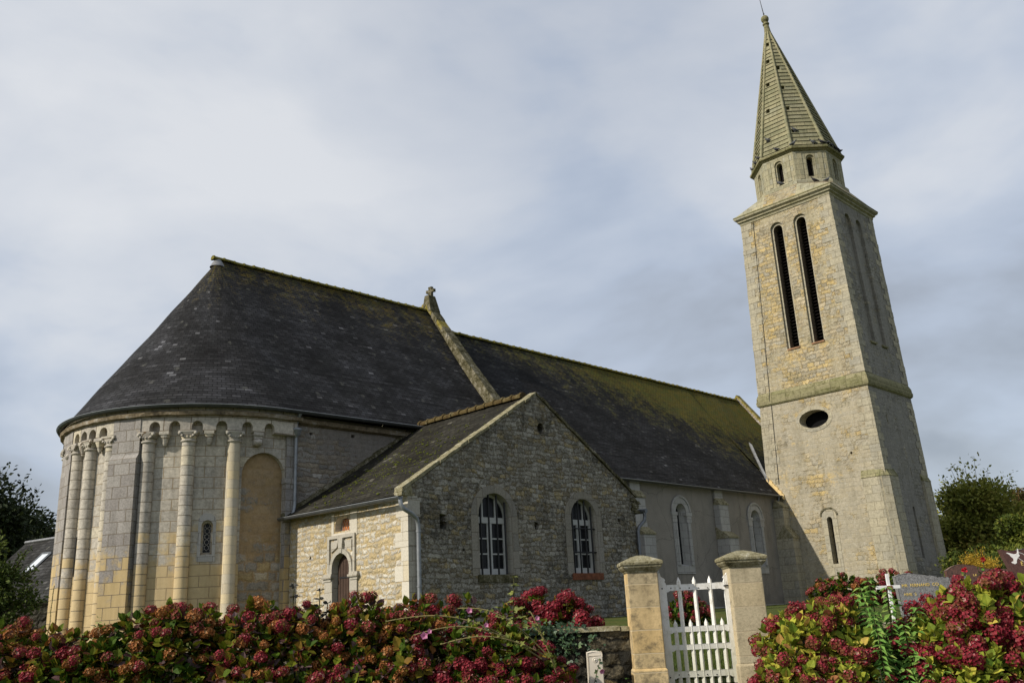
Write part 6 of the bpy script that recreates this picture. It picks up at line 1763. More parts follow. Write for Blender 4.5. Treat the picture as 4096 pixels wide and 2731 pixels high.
hydrangea('large crimson hydrangea at the far right, before the dove headstone', [lob(5.15, 9.95, -0.47, 0.5, 0.5, 0.62), lob(5.65, 10.0, -0.46, 0.5, 0.5, 0.66), lob(5.1, 9.5, -0.9, 0.55, 0.4, 0.52)], 180, M['hyd_yellow'], ['crimson', 'crimson', 'crimson', 'mixed', 'mixed'], 113, G2, 0.36, leaf=(0.08, 0.13), tintmu=0.30, hs=1.22)
hydrangea('pink and brown hydrangea below the middle of the tower wall', [lob(9.6, 28, 0.05, 0.75, 0.6, 0.72), lob(9.0, 28, -0.05, 0.6, 0.6, 0.66)], 130, M['hyd_green'], ['mixed', 'mixed', 'rusty'], 121, 'hydrangeas at the foot of the tower', 0.5, leaf=(0.12, 0.18), tintmu=0.30, base_z=-0.2, minz=0.2, hs=1.2, maxheads=50)
hydrangea('dark red hydrangea below the tower slit window', [lob(10.9, 28.3, 0.02, 0.7, 0.6, 0.70), lob(11.7, 28.3, 0.0, 0.6, 0.6, 0.64)], 120, M['hyd_green'], ['crimson', 'mixed'], 122, 'hydrangeas at the foot of the tower', 0.5, leaf=(0.12, 0.18), tintmu=0.30, base_z=-0.2, minz=0.2, hs=1.2, maxheads=50)
hydrangea('small crimson hydrangea seen through the gate bars', [lob(3.5, 21, -0.12, 0.35, 0.35, 0.42), lob(3.85, 21.2, -0.2, 0.3, 0.3, 0.36)], 60, M['hyd_green'], ['crimson', 'mixed'], 123, None, 0.5, tintmu=0.3, base_z=-0.48, minz=-0.3, hs=1.1, fill=250)

# ------------------------------------------------------------------ other plants
M['leafgreen'] = tinted('fresh_leaf_green', [(0.0, (0.065, 0.16, 0.032)), (0.5, (0.12, 0.26, 0.05)), (0.85, (0.21, 0.36, 0.075)), (1.0, (0.29, 0.38, 0.09))])
M['ivyleaf'] = tinted('ivy_leaf', [(0.0, (0.030, 0.060, 0.030)), (0.6, (0.055, 0.105, 0.048)), (1.0, (0.13, 0.20, 0.065))], 0.5, 0.4, 0.15)
M['nettle'] = tinted('grey_green_leaf', [(0.0, (0.030, 0.062, 0.026)), (1.0, (0.060, 0.105, 0.044))], 0.7, 0.2)
M['darkleaf'] = tinted('dark_purple_leaf', [(0.0, (0.020, 0.016, 0.016)), (1.0, (0.036, 0.035, 0.020))], 0.6, 0.3, 0.1)
M['limeleaf'] = tinted('lime_leaf', [(0.0, (0.11, 0.14, 0.022)), (1.0, (0.22, 0.24, 0.05))], 0.6, 0.3)
M['pinkpetal'] = tinted('pink_mallow_petal', [(0.0, (0.48, 0.15, 0.30)), (1.0, (0.64, 0.30, 0.44))], 0.6, 0.2, 0.3)
M['drystem'] = plain('dry_stem', (0.18, 0.15, 0.065), 0.85, 0.15, 0.3, 9.0)
def upright(name, label, cat, r, f, z0, stems, tpl, leaf, mat, seed, spacing=0.05, pairs=2, group=None, stemmat='twig', droop=0.1, up=0.35, r0=0.007):
    """a clump of stems with leaves along them; stems: (dr, df, height, lean_r, lean_f)"""
    rg = np.random.default_rng(seed)
    root = empty(name, fr(r, f, z0), label, cat, group)
    ch = []; st = []
    for dr_, df_, h, lr, lf_ in stems:
        b = np.array([r + dr_, f + df_, z0]); n = max(3, int(h / spacing))
        P = [b + np.array([lr * (t / n) ** 1.6, lf_ * (t / n) ** 1.6, h * t / n]) + rg.normal(0, 0.004, 3) for t in range(n + 1)]
        for a, c in zip(P[::2], P[2::2]): st.append(stem(a, c, r0))
        P = np.array(P[max(1, n // 6):]); m = len(P)
        ph = rg.uniform(0, 6)
        for k in range(pairs):
            an = ph + np.arange(m) * 1.57 + 2 * PI * k / pairs
            d = np.stack([np.cos(an), np.sin(an), np.full(m, up) + rg.normal(0, 0.15, m)], 1)
            d[:, 2] -= droop
            nr = np.stack([np.cos(an) * 0.55, np.sin(an) * 0.55 - 0.35, np.full(m, 0.75)], 1) + rg.normal(0, 0.25, (m, 3))
            sz = rg.uniform(leaf[0], leaf[1], m) * np.linspace(1.1, 0.6, m)
            ch.append(leaves(tpl, P, d, nr, sz, np.clip(rg.normal(0.5, 0.22, m) + np.linspace(-.2, .25, m), 0, 1)))
    cloud('foliage', [(to_w(a), b, c) for a, b, c in ch], mat, root)
    cloud('stems', [(to_w(a), b, c) for a, b, c in st], M[stemmat], root)
    return root
rg_ = np.random.default_rng(55)
rq = random.Random(77)
upright('leafy_shrub', 'tall fresh green leafy shoots between the two hydrangeas right of the gate', 'shrub', 3.66, 9.75, -1.6,
        [(-0.08, 0, 1.72, -0.10, -0.05), (0.0, 0.05, 1.78, -0.06, 0), (-0.05, 0.1, 1.66, -0.16, 0), (0.05, 0.0, 1.70, 0.03, -.05), (0.10, 0.1, 1.58, 0.10, 0), (0.16, 0, 1.5, 0.2, 0)] +
        [(rq.uniform(-0.25, 0.32), rq.uniform(-0.35, 0.05), rq.uniform(0.7, 1.45), rq.uniform(-0.15, 0.2), rq.uniform(-0.1, 0)) for _ in range(22)],
        LEAF_LONG, (0.13, 0.19), M['leafgreen'], 201, 0.05, 4, up=0.0, droop=0.25)
upright('nettle_clump', 'low grey green nettles at the foot of the yellow leaved hydrangea', 'weed', 3.35, 9.25, -1.6,
        [(rg_.uniform(-.22, .22), rg_.uniform(-.1, .1), rg_.uniform(0.65, 0.95), rg_.uniform(-.06, .06), 0) for _ in range(14)], LEAF_LONG, (0.05, 0.08), M['nettle'], 202, 0.035, 2)
upright('sapling', 'small ash sapling with light green leaflets before the apse buttress', 'sapling', -4.95, 10.8, -0.4, [(0, 0, 0.62, 0.03, 0), (0.04, 0, 0.5, 0.10, 0), (-0.04, 0, 0.45, -0.12, 0)], LEAF_LONG, (0.07, 0.12), M['leafgreen'], 203, 0.055, 2)
upright('dry_stalk', 'thin dry weed stalk standing before the far left wall', 'weed', -5.62, 11.0, -0.6, [(0, 0, 1.22, 0.04, 0)], LEAF_LONG, (0.02, 0.035), M['limeleaf'], 204, 0.05, 2, stemmat='drystem', r0=0.006)
upright('dark_leaved_plant', 'dark purple leaved plant rising before the corner of the sunny sacristy wall', 'plant', -2.74, 11.0, -0.3, [(0, 0, 0.78, 0.02, 0), (0.10, 0, 0.55, 0.06, 0)], LEAF_IVY, (0.11, 0.16), M['darkleaf'], 205, 0.13, 3, up=0.15)
upright('dark_leaved_plant', 'dark leaved sprig rising just left of the oak door', 'plant', -2.42, 10.9, -0.4, [(0, 0, 0.80, 0.03, 0), (0.07, 0, 0.66, 0.05, 0)], LEAF_OVATE, (0.10, 0.14), M['darkleaf'], 206, 0.10, 3, up=0.4)
upright('lime_plant', 'lime green leaved plant rising under the left barred window', 'plant', -0.18, 11.6, -0.5, [(0, 0, 0.98, 0.06, 0), (-0.10, 0, 0.62, -0.05, 0), (0.10, 0, 0.6, 0.05, 0), (-0.03, -0.1, 0.4, 0, 0)], LEAF_IVY, (0.09, 0.14), M['limeleaf'], 207, 0.09, 3, up=0.05)
upright('small_weed', 'small bright green weed at the foot of the left gate post', 'weed', 1.17, 11.62, -1.2, [(0, 0, 0.42, 0.02, 0), (0.05, 0, 0.34, 0.03, 0), (-0.05, 0, 0.36, -0.03, 0)], LEAF_OVATE, (0.04, 0.06), M['leafgreen'], 208, 0.045, 2)
# arching mallow stems with a few pink flowers
def mallow_flower(ch, p, d, s_, rg):
    d = unit(np.array(d, float)); a = unit(np.cross(d, np.array([0.1, 0.2, 1.0]))); b = np.cross(d, a)
    for k in range(5):
        an = 2 * PI * k / 5
        rad = a * math.cos(an) + b * math.sin(an)
        ch.append((*leaves((LEAF_OVATE[0] * np.array([1.25, 1, 1]), LEAF_OVATE[1]), np.array([p]), np.array([d * 0.75 + rad]), np.array([d - rad * 0.75]), np.array([s_]), np.array([rg.uniform(0, 1)])), 1))
rg = np.random.default_rng(61)
ml = empty('mallow', fr(-0.6, 11.3, -1.2), 'straggling mallow with arching stems and a few pink flowers over the crimson hydrangeas', 'mallow')
st = []; ch = []; fl = []
for (ra, za, rb, zb, bow) in ((0.15, -0.45, -1.55, 0.02, 0.22), (0.15, -0.45, -1.25, -0.14, 0.20), (0.2, -0.4, -0.75, 0.12, 0.16), (0.25, -0.45, -0.95, -0.25, 0.15), (0.3, -0.6, 0.05, 0.05, 0.05), (0.3, -0.6, 0.0, -0.02, 0.12)):
    pts = [np.array([ra + (rb - ra) * t, 10.42 - 0.1 * math.sin(3 * t), za + (zb - za) * t + bow * math.sin(PI * t)]) for t in np.linspace(0, 1, 16)]
    for a, b in zip(pts, pts[1:]): st.append(stem(a, b, 0.008))
    P = np.array(pts[2:]); m = len(P)
    for k in range(2):
        ch.append((*leaves(LEAF_IVY, P, unit(rg.normal(0, 1, (m, 3))), unit(rg.normal(0, .5, (m, 3)) + np.array([0, -.6, .6])), rg.uniform(0.02, 0.05, m) * np.linspace(1.6, 0.6, m), rg.uniform(0, 1, m)), 0))
for p, s_ in (((-1.12, 10.3, -0.155), 0.055), ((-0.62, 10.3, 0.085), 0.045), ((-0.44, 10.3, -0.075), 0.035), ((0.12, 10.3, -0.03), 0.035), ((-1.06, 10.3, -0.11), 0.035)): mallow_flower(fl, np.array(p), (0.2, -1, 0.35), s_, rg)
cloud('stems', [(to_w(a), b, c) for a, b, c in st], M['drystem'], ml)
cloud('foliage', [(to_w(a), b, c) for a, b, c, _ in ch], M['limeleaf'], ml)
cloud('petals', [(to_w(a), b, c) for a, b, c, _ in fl], M['pinkpetal'], ml)
ml = empty('mallow', fr(0.72, 11.25, -1.2), 'single mallow sprig with one mauve flower before the cream meter box', 'mallow')
st = []; ch = []; fl = []
pts = [np.array([0.705 + 0.15 * t ** 0.8, 11.30, -0.90 + 0.38 * t]) for t in np.linspace(0, 1, 9)]
for a, b in zip(pts, pts[1:]): st.append(stem(a, b, 0.005))
P = np.array(pts); m = len(P)
for k in range(2): ch.append(leaves(LEAF_OVATE, P, unit(rg.normal(0, 1, (m, 3)) * np.array([1, .4, .6])), unit(rg.normal(0, .3, (m, 3)) + np.array([0, -1, .3])), rg.uniform(0.028, 0.05, m), rg.uniform(0, 1, m)))
mallow_flower(fl, np.array([0.855, 11.27, -0.655]), (0.3, -1, -0.4), 0.042, rg)
cloud('stems', [(to_w(a), b, c) for a, b, c in st], M['twig'], ml)
cloud('foliage', [(to_w(a), b, c) for a, b, c in ch], M['ivyleaf'], ml)
cloud('petals', [(to_w(a), b, c) for a, b, c, _ in fl], M['pinkpetal'], ml)
# ivy over the wall coping
rg = np.random.default_rng(71)
n = 1500
r_ = np.concatenate([rg.uniform(-1.2, 0.75, 1000), rg.uniform(-1.0, 1.0, 260), rg.uniform(-0.6, 0.9, 240)])
fz = rg.random(n)
P = np.stack([r_, np.where(np.arange(n) < 1000, 11.79 + rg.uniform(-0.05, 0.35, n) * 0.6, 11.80 + rg.normal(0, 0.02, n)), np.where(np.arange(n) < 1000, -0.17 + rg.normal(0, 0.05, n) - 0.05 * fz, -0.26 - np.abs(rg.normal(0, 0.16, n)))], 1)
P[1000:, 1] = 11.81 + rg.normal(0, 0.015, n - 1000)
keep = (P[:, 0] < 0.62) | (rg.random(n) < 0.28)
P = P[keep]; n = len(P)
ivy = empty('ivy', fr(-0.1, 11.8, -0.3), 'ivy trailing over the coping of the dark wall left of the gate', 'ivy')
cloud('foliage', [(lambda v: (to_w(v[0]), v[1], v[2]))(leaves(LEAF_IVY, P, unit(rg.normal(0, .6, (n, 3)) + np.array([0, -.4, -.7])), unit(rg.normal(0, .4, (n, 3)) + np.array([0, -.8, .5])), rg.uniform(0.035, 0.065, n), np.clip(rg.normal(0.5, .25, n), 0, 1)))], M['ivyleaf'], ivy)
st = [stem(np.array([a, 11.835, -0.2]), np.array([a + rg.uniform(-.1, .1), 11.83, -0.2 - rg.uniform(.15, .5)]), 0.004) for a in rg.uniform(-0.9, 0.9, 18)]
cloud('stems', [(to_w(a), b, c) for a, b, c in st], M['twig'], ivy)

# grass of the churchyard near the gate
M['grassblade'] = tinted('grass_blade', [(0.0, (0.040, 0.070, 0.012)), (0.6, (0.075, 0.115, 0.020)), (1.0, (0.15, 0.15, 0.045))], 0.7, 0.2, 0.25)
n = 26000
rg = np.random.default_rng(81)
f_ = 12.35 + 11 * rg.random(n) ** 1.5
r_ = (0.135 + (0.245 - 0.135) * rg.random(n)) * f_
zz = np.array([gz(v) for v in f_])
P = np.stack([r_, f_, zz - 0.005], 1)
BL = (np.array([(-.06, 0, 0), (-.045, .5, .02), (0, 1, .12), (.045, .5, .02), (.06, 0, 0)], float), [(0, 4, 3, 1), (1, 3, 2)])
v, f, t = leaves(BL, P, unit(np.stack([rg.normal(0, .35, n), rg.normal(0, .35, n), np.ones(n)], 1)), unit(rg.normal(0, 1, (n, 3))), rg.uniform(0.035, 0.085, n), rg.random(n))
cloud('grass', [(to_w(v), f, t)], M['grassblade'], None, 'stuff')

# ------------------------------------------------------------------ graves
def granite(name, a, b, sc):
    t = Mt(name, 0.28, 0.5)
    n = t.noise(t.obj(), sc, 3, 0.85); k = t.noise(t.obj(), sc * 0.35, 3, 0.7)
    c = t.ramp(t.ma('ADD', t.ma('MULTIPLY', n, 0.75), t.ma('MULTIPLY', k, 0.25)), [(0.36, a), (0.47, tuple((x + y) / 2 for x, y in zip(a, b))), (0.6, b)])
    return t.fin(c)
M['greygranite'] = granite('grey_granite', (0.035, 0.035, 0.038), (0.34, 0.34, 0.34), 70)
M['browngranite'] = granite('brown_granite', (0.040, 0.028, 0.026), (0.17, 0.085, 0.065), 38)
M['redgranite'] = granite('red_brown_granite', (0.055, 0.026, 0.022), (0.13, 0.062, 0.052), 60)
M['gold'] = plain('gilded_letter', (0.75, 0.55, 0.16), 0.45, 0.4, 0.1, 5.0)
M['etch'] = plain('white_engraving', (0.80, 0.78, 0.76), 0.7, 0.2, 0.05, 5.0)
def headstone(label, pts, r, f, zb, yaw, mat, thick=0.09, edge=None):
    """pts: front outline ccw in (r, z)"""
    root = empty('gravestone', fr(r, f, zb), label, 'gravestone', 'gravestones among the flowers')
    ca, sa = math.cos(yaw), math.sin(yaw)
    fn = lambda u, v, d: fr(r + (u - r) * ca - d * sa, f + (u - r) * sa + d * ca, v)
    mb = MB(); mb.prism(pts, fn, thick, 0.0)
    mb.build('slab', mat, root, bevel=0.006)
    mb = MB(); mb.box(min(p[0] for p in pts) - 0.12, max(p[0] for p in pts) + 0.12, -0.10, thick + 0.12, zb - 0.2, zb + 0.10, fn=lambda u, d, z: fn(u, z, d))
    mb.build('plinth', mat, root)
    return root, fn
def words(txt, fn, u, v, size, mat, parent, sp=1.0):
    cu = bpy.data.curves.new('inscription', 'FONT'); cu.body = txt; cu.size = size; cu.extrude = 0.002; cu.space_character = sp
    tmp = bpy.data.objects.new('inscription', cu); C.objects.link(tmp)
    bpy.context.view_layer.update()
    me = bpy.data.meshes.new_from_object(tmp.evaluated_get(bpy.context.evaluated_depsgraph_get()))
    bpy.data.objects.remove(tmp)
    for vv in me.vertices:
        vv.co = fn(u + vv.co.x, v + vv.co.y, -0.003 - vv.co.z)
    me.materials.clear(); me.materials.append(mat)
    o = bpy.data.objects.new('inscription', me); C.objects.link(o)
    o.parent = parent; o.matrix_parent_inverse = parent.matrix_world.inverted()
    return o
def smooth(pts, n=8):
    """catmull-rom through pts"""
    out = []
    for i in range(len(pts) - 1):
        p0 = pts[max(i - 1, 0)]; p1 = pts[i]; p2 = pts[i + 1]; p3 = pts[min(i + 2, len(pts) - 1)]
        for k in range(n):
            t = k / n
            out.append(tuple(0.5 * (2 * p1[j] + (p2[j] - p0[j]) * t + (2 * p0[j] - 5 * p1[j] + 4 * p2[j] - p3[j]) * t * t + (3 * p1[j] - p0[j] - 3 * p2[j] + p3[j]) * t ** 3) for j in range(2)))
    out.append(pts[-1])
    return out
g, fn = headstone('speckled grey granite headstone with a wave top and gilt letters', [(5.62, -0.75), (6.62, -0.75), (6.60, 0.24)] + list(reversed(smooth([(5.545, 0.30), (5.64, 0.328), (5.77, 0.340), (5.95, 0.315), (6.12, 0.275), (6.25, 0.257), (6.42, 0.25), (6.60, 0.262)])))[1:], 6.05, 14.0, -0.75, 0.0, M['greygranite'])
words('MR  FERNAND  CO', fn, 5.625, 0.142, 0.062, M['gold'], g, 1.05)
words('MME  S', fn, 5.64, 0.015, 0.058, M['gold'], g, 1.05)
g, fn = headstone('brown granite headstone with a rounded wave top in front of the yellow shrub', [(7.26, -0.7), (8.35, -0.7), (8.33, 0.35)] + list(reversed(smooth([(7.235, 0.40), (7.36, 0.465), (7.52, 0.492), (7.70, 0.465), (7.88, 0.405), (8.05, 0.385), (8.33, 0.37)])))[1:], 7.75, 16.0, -0.7, 0.0, M['browngranite'])
words('ADR     LA', fn, 7.45, 0.285, 0.055, M['gold'], g, 1.15)
g, fn = headstone('red brown granite headstone with two white doves at the right edge', [(6.62, -0.8), (7.40, -0.8)] + smooth([(7.46, 0.2), (7.56, 0.55)], 4) + list(reversed(smooth([(6.43, 0.548), (6.52, 0.522), (6.60, 0.520), (6.68, 0.534), (6.80, 0.55), (7.0, 0.545), (7.25, 0.525), (7.56, 0.55)])))[1:-1] + [(6.43, 0.548), (6.465, 0.43), (6.51, 0.30), (6.60, 0.0)], 7.0, 12.5, -0.8, 0.0, M['redgranite'])
words('E', fn, 6.655, 0.330, 0.075, M['gold'], g)
dv_ = MB()
dove = [(0.0, 0.0), (0.028, -0.012), (0.05, 0.0), (0.052, 0.022), (0.068, 0.05), (0.082, 0.062), (0.098, 0.075), (0.088, 0.088), (0.092, 0.14), (0.082, 0.148), (0.072, 0.10), (0.058, 0.092), (0.035, 0.092), (-0.03, 0.112), (-0.045, 0.108), (-0.012, 0.088), (0.0, 0.066), (0.022, 0.045), (0.02, 0.02), (-0.008, 0.012)]
def dv_place(u0, v0, mir=1, s_=1.25):
    pl = [(u0 + mir * x * s_, v0 + y * s_) for x, y in dove]
    if mir < 0: pl.reverse()
    dv_.prism(pl, fn, -0.004, 0.0)
dv_place(6.545, 0.365); dv_place(6.925, 0.365, -1)
o_ = smooth([(6.60, 0.47), (6.66, 0.495), (6.72, 0.47), (6.735, 0.44), (6.75, 0.47), (6.81, 0.495), (6.87, 0.47), (6.80, 0.41), (6.735, 0.365), (6.67, 0.40), (6.60, 0.47)], 6)
dv_.tube([fn(a, b, -0.003) for a, b in o_], 0.004, 5)
dv_.build('engraved_doves', M['etch'], g)
# white wooden grave cross with a bronze plaque
M['crosswhite'] = plain('white_cross_paint', (0.80, 0.80, 0.78), 0.5, 0.3, 0.04, 5.0)
M['bronze'] = plain('bronze_plaque', (0.22, 0.105, 0.045), 0.5, 0.4, 0.2, 9.0)
cr_ = empty('grave_cross', fr(5.24, 13.5, -0.8), 'white wooden grave cross with a small bronze plaque beside the grey headstone', 'grave cross')
mb = MB(); fb(mb, 5.222, 5.266, 13.5, 13.53, -0.8, 0.335); mb.build('upright', M['crosswhite'], cr_, bevel=0.003)
mb = MB(); fb(mb, 5.055, 5.40, 13.488, 13.51, 0.125, 0.172); mb.build('arm', M['crosswhite'], cr_, bevel=0.003)
mb = MB(); fb(mb, 5.205, 5.285, 13.48, 13.486, 0.115, 0.168); mb.build('plaque', M['bronze'], cr_)
# red roses on thin stems
M['rosered'] = tinted('red_rose', [(0.0, (0.32, 0.008, 0.016)), (1.0, (0.58, 0.03, 0.05))], 0.6, 0.2, 0.2)
rg = np.random.default_rng(91)
for i, (r, f, z, lab) in enumerate(((6.90, 14.0, 0.475, 'red rose beside the yellow shrub, left of the dove headstone'), (6.32, 13.4, 0.325, 'red rose in front of the brown headstone'))):
    root = empty('rose', fr(r, f, -0.8), lab, 'rose')
    ch = []
    for k in range(26):
        n_ = unit(rg.normal(0, 1, 3)); 
        ch.append(leaves(LEAF_OVATE, np.array([[r, f, z]]) + n_ * 0.008, np.array([n_ + np.array([0, 0, .3])]), np.array([rg.normal(0, 1, 3)]), np.array([rg.uniform(0.03, 0.045)]), np.array([rg.random()])))
    cloud('bloom', [(to_w(a), b, c) for a, b, c in ch], M['rosered'], root)
    st = [stem(np.array([r + .02, f, -0.8]), np.array([r, f, z]), 0.006)]
    P = np.stack([np.full(10, r) + rg.normal(0, .02, 10), np.full(10, f), np.linspace(-0.3, z - 0.06, 10)], 1)
    cloud('foliage', [(to_w(a), b, c) for a, b, c in [leaves(LEAF_OVATE, P, unit(rg.normal(0, 1, (10, 3))), unit(rg.normal(0, 1, (10, 3))), np.full(10, 0.05), rg.random(10))]], M['leafgreen'], root)
    cloud('stem', [(to_w(a), b, c) for a, b, c in st], M['twig'], root)

# ------------------------------------------------------------------ trees and shrubs behind
def leafmat(name, cs, tr=0.2): return tinted(name, [(i / (len(cs) - 1), c) for i, c in enumerate(cs)], 0.7, 0.2, tr, 0.2)
M['tree_dark'] = leafmat('dark_tree_leaf', [(0.014, 0.022, 0.008), (0.026, 0.038, 0.013), (0.042, 0.055, 0.018)], 0.1)
M['tree_olive'] = leafmat('olive_tree_leaf', [(0.11, 0.125, 0.024), (0.19, 0.21, 0.038), (0.27, 0.27, 0.05), (0.30, 0.24, 0.055)])
M['tree_brown'] = leafmat('browning_tree_leaf', [(0.05, 0.052, 0.018), (0.085, 0.085, 0.024), (0.14, 0.095, 0.033), (0.15, 0.065, 0.033)])
M['tree_green'] = leafmat('bright_tree_leaf', [(0.040, 0.058, 0.010), (0.075, 0.105, 0.014), (0.135, 0.155, 0.022), (0.20, 0.19, 0.035)])
M['tree_yellow'] = leafmat('yellow_shrub_leaf', [(0.26, 0.16, 0.018), (0.42, 0.27, 0.03), (0.55, 0.37, 0.05)])
M['shrub_green'] = leafmat('mid_green_leaf', [(0.030, 0.046, 0.010), (0.065, 0.095, 0.018), (0.15, 0.18, 0.036)])
def tree(name, label, cat, c, rad, zb, mat, seed, nb=40, per=620, leaf=(0.16, 0.30), blob=0.30, spray=40, tpl=LEAF_QUAD, group=None, trunk_r=0.22, flat=0.0):
    rg = np.random.default_rng(seed)
    c = np.array(c, float); rad = np.array(rad, float)
    root = empty(name, fr(c[0], c[1], zb), label, cat, group)
    ch = []; bs = []
    for i in range(nb):
        v = unit(rg.normal(0, 1, 3)) * rg.uniform(0.45, 0.92)
        if v[2] < -0.75: v[2] *= 0.6
        bs.append(c + v * rad)
    bs = np.array(bs)
    rb = rad.mean() * blob
    for b in bs:
        k = int(per * rg.uniform(0.6, 1.3)); s_ = rb * rg.uniform(0.65, 1.3)
        v = unit(rg.normal(0, 1, (k, 3))) * (rg.random((k, 1)) ** 0.5) * s_ * np.array([1.15, 1.15, 0.8])
        P = b + v
        tb = np.clip(rg.normal(0.45, 0.18) + rg.normal(0, 0.16, k) + 0.12 * v[:, 2] / s_, 0, 1)
        ch.append(leaves(tpl, P, unit(v / s_ + rg.normal(0, .7, (k, 3))), unit(v / s_ * 0.5 + rg.normal(0, .5, (k, 3)) + np.array([0, 0, .7])), rg.uniform(leaf[0], leaf[1], k), tb))
    tw = []
    for i in range(spray):                              # loose twigs sticking out of the outline
        v = unit(rg.normal(0, 1, 3) + np.array([0, -0.2, 0.55])); p = c + v * rad * 0.85; q = c + v * rad * rg.uniform(1.05, 1.28) + np.array([0, 0, rg.uniform(0, .12)]) * rad[2] * 0.5
        tw.append(stem(p, q, 0.012))
        k = 26; t = rg.random((k, 1)); P = p + (q - p) * t + rg.normal(0, rb * 0.13, (k, 3))
        ch.append(leaves(tpl, P, unit(rg.normal(0, 1, (k, 3)) + v * .8), unit(rg.normal(0, .6, (k, 3)) + np.array([0, 0, .8])), rg.uniform(leaf[0], leaf[1], k) * 0.85, np.clip(rg.normal(0.5, .2, k), 0, 1)))
    cloud('crown', [(to_w(a), b, t_) for a, b, t_ in ch], mat, root)
    base = np.array([c[0], c[1], zb])
    top_ = c + np.array([0, 0, rad[2] * 0.25])
    mid = (base + top_) / 2 + rg.normal(0, rad[0] * 0.05, 3)
    st = [stem(base, mid, trunk_r, 8), stem(mid, top_, trunk_r * 0.72, 8)]
    for b in bs[rg.permutation(nb)[:14]]:
        a = base + (top_ - base) * rg.uniform(0.3, 0.9)
        st.append(stem(a, a * 0.5 + b * 0.5 + np.array([0, 0, 0.15]), trunk_r * 0.32, 6)); st.append(stem(a * 0.5 + b * 0.5 + np.array([0, 0, 0.15]), b, trunk_r * 0.2, 5))
    cloud('trunk', [(to_w(a), b, t_) for a, b, t_ in st + tw], M['bark'], root)
    return root
GT = 'trees right of the tower'
tree('tree', 'tall olive green tree right of the tower with loose twigs against the sky', 'tree', (29.8, 60, 3.2), (3.1, 2.4, 4.3), -0.2, M['tree_olive'], 301, 90, 700, (0.20, 0.36), 0.36, 60, group=GT)
tree('tree', 'browning broad tree at the right edge behind the bright green tree', 'tree', (36.0, 66, 3.2), (4.6, 3, 3.5), 0.0, M['tree_brown'], 302, 90, 700, (0.22, 0.38), 0.32, 36, group=GT)
tree('tree', 'dark tree low behind the olive tree', 'tree', (32.5, 70, 2.2), (4.5, 2.5, 3.4), 0.0, M['tree_olive'], 303, 40, 420, (0.2, 0.36), 0.30, 20, group=GT)
tree('tree', 'bright yellow green tree at the right edge of the photo', 'tree', (28.3, 50, 1.7), (3.0, 2.2, 2.7), -0.1, M['tree_green'], 304, 80, 640, (0.15, 0.28), 0.28, 30, group=GT)
tree('shrub', 'mid green shrub right of the tower base behind the brown headstone', 'shrub', (22.4, 45, 0.75), (2.3, 1.5, 1.55), -0.1, M['tree_green'], 305, 36, 380, (0.12, 0.22), 0.32, 20, trunk_r=0.1)
tree('shrub', 'dark green shrub behind the yellow shrub', 'shrub', (20.3, 38, 0.45), (2.2, 1.2, 1.05), -0.1, M['shrub_green'], 306, 30, 360, (0.10, 0.18), 0.34, 14, trunk_r=0.08)
tree('shrub', 'round golden yellow shrub behind the brown headstone', 'shrub', (15.68, 32, 0.52), (0.78, 0.65, 0.78), -0.15, M['tree_yellow'], 307, 22, 300, (0.05, 0.09), 0.34, 20, tpl=LEAF_LONG, trunk_r=0.04)
tree('shrub', 'low green rose bush under the red roses', 'shrub', (7.35, 14.6, -0.05), (0.75, 0.4, 0.36), -0.8, M['shrub_green'], 308, 16, 140, (0.04, 0.07), 0.34, 14, trunk_r=0.02)
GL = 'dark trees left of the apse'
tree('tree', 'tallest dark tree at the left edge of the photo', 'tree', (-33.4, 55, 5.0), (3.7, 3, 5.2), 0.0, M['tree_dark'], 311, 70, 600, (0.26, 0.44), 0.40, 60, group=GL)
tree('tree', 'rounded dark tree directly behind the slate roofed house', 'tree', (-36.4, 65, 4.8), (3.0, 2.5, 4.9), 0.0, M['tree_dark'], 312, 60, 600, (0.26, 0.44), 0.40, 30, group=GL)
tree('tree', 'narrow tree top showing between the dark trees and the apse', 'tree', (-35.3, 72, 5.2), (1.5, 1.3, 3.9), 0.0, M['tree_dark'], 313, 24, 300, (0.18, 0.3), 0.34, 16, group=GL)
tree('tree', 'light green leaved young tree in front of the slate roofed house', 'tree', (-14.55, 25, 0.75), (1.25, 1.1, 1.9), -0.2, M['shrub_green'], 314, 34, 330, (0.09, 0.16), 0.30, 40, group=GL, trunk_r=0.08)

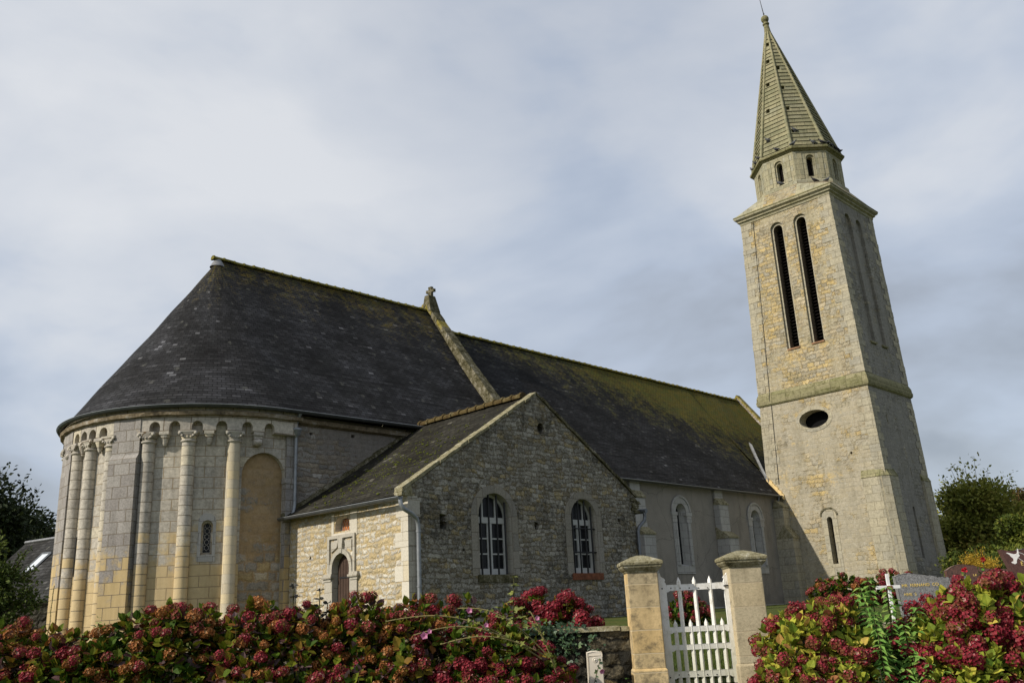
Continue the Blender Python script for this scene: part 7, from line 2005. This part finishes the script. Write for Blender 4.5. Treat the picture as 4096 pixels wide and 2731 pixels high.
# far wall and the house behind it
rough_wall(-34, -14.6, 30.0, -0.3, 1.12, 0.4, 'garden_wall', M['farwall'], M['farwall'], 'dark mossy garden wall left of the apse', 15, 0.09)
hs_ = empty('house', fr(-24.0, 46.0, -0.1), 'low house with a dark slate roof and a skylight left of the apse', 'house')
ph_ = R_(33)
def hf(a, b, z):                          # a along the ridge, b down the visible slope side
    r = -24.45 + a * math.cos(ph_) - b * math.sin(ph_)
    f = 45.0 - a * math.sin(ph_) - b * math.cos(ph_)
    return fr(r, f, z)
HZ, HE, HW_ = 4.62, 0.9, 3.7
mb = MB()
sl_ = math.hypot(HW_, HZ - HE)
rows = [[hf(a, HW_ * (1 - t_), HE + (HZ - HE) * t_) for a in np.linspace(0, 9, 10)] for t_ in np.linspace(0, 1, 8)]
mb.grid(rows, [[(a, t_ * sl_) for a in np.linspace(0, 9, 10)] for t_ in np.linspace(0, 1, 8)])
mb.face([hf(0, -HW_, HE), hf(9, -HW_, HE), hf(9, 0, HZ), hf(0, 0, HZ)])
mb.face([hf(0, HW_, HE - .12), hf(0, 0, HZ - .12), hf(0, 0, HZ), hf(0, HW_, HE)])
hr = mb.build('roof', M['houseroof'], hs_)
mb = MB()
mb.tube([hf(0, 0, HZ + 0.03), hf(9, 0, HZ + 0.03)], 0.09, 6)
mb.build('ridge_capping', M['lead'], hr)
mb = MB()
hb = lambda a, b, z: hf(0.25 + a, b, z)
mb.box(0.0, 8.5, -HW_ + 0.3, HW_ - 0.3, -0.2, HE + 0.25, fn=hb)
mb.prism([(-HW_ + 0.3, HE), (HW_ - 0.3, HE), (0, HZ - 0.35)], lambda u, v, d: hf(0.3 + d, u, v), 0, 8)
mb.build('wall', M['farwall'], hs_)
def onr(a, t_, up=0.0): return hf(a, HW_ * (1 - t_), HE + (HZ - HE) * t_) + Vector((0, 0, up))
mb = MB()
a0, a1, t0, t1 = 3.05, 3.75, 0.55, 0.78
for (p, q) in (((a0, t0), (a1, t0)), ((a1, t0), (a1, t1)), ((a1, t1), (a0, t1)), ((a0, t1), (a0, t0))):
    mb.tube([onr(*p, 0.06), onr(*q, 0.06)], 0.06, 4)
sk_ = mb.build('skylight', M['zinc'], hr)
M['skypane'] = plain('pale_blind', (0.62, 0.66, 0.70), 0.2, 0.5, 0.03, 2.0)
mb = MB(); mb.face([onr(a0, t0, 0.08), onr(a1, t0, 0.08), onr(a1, t1, 0.08), onr(a0, t1, 0.08)]); mb.build('pane', M['skypane'], sk_)
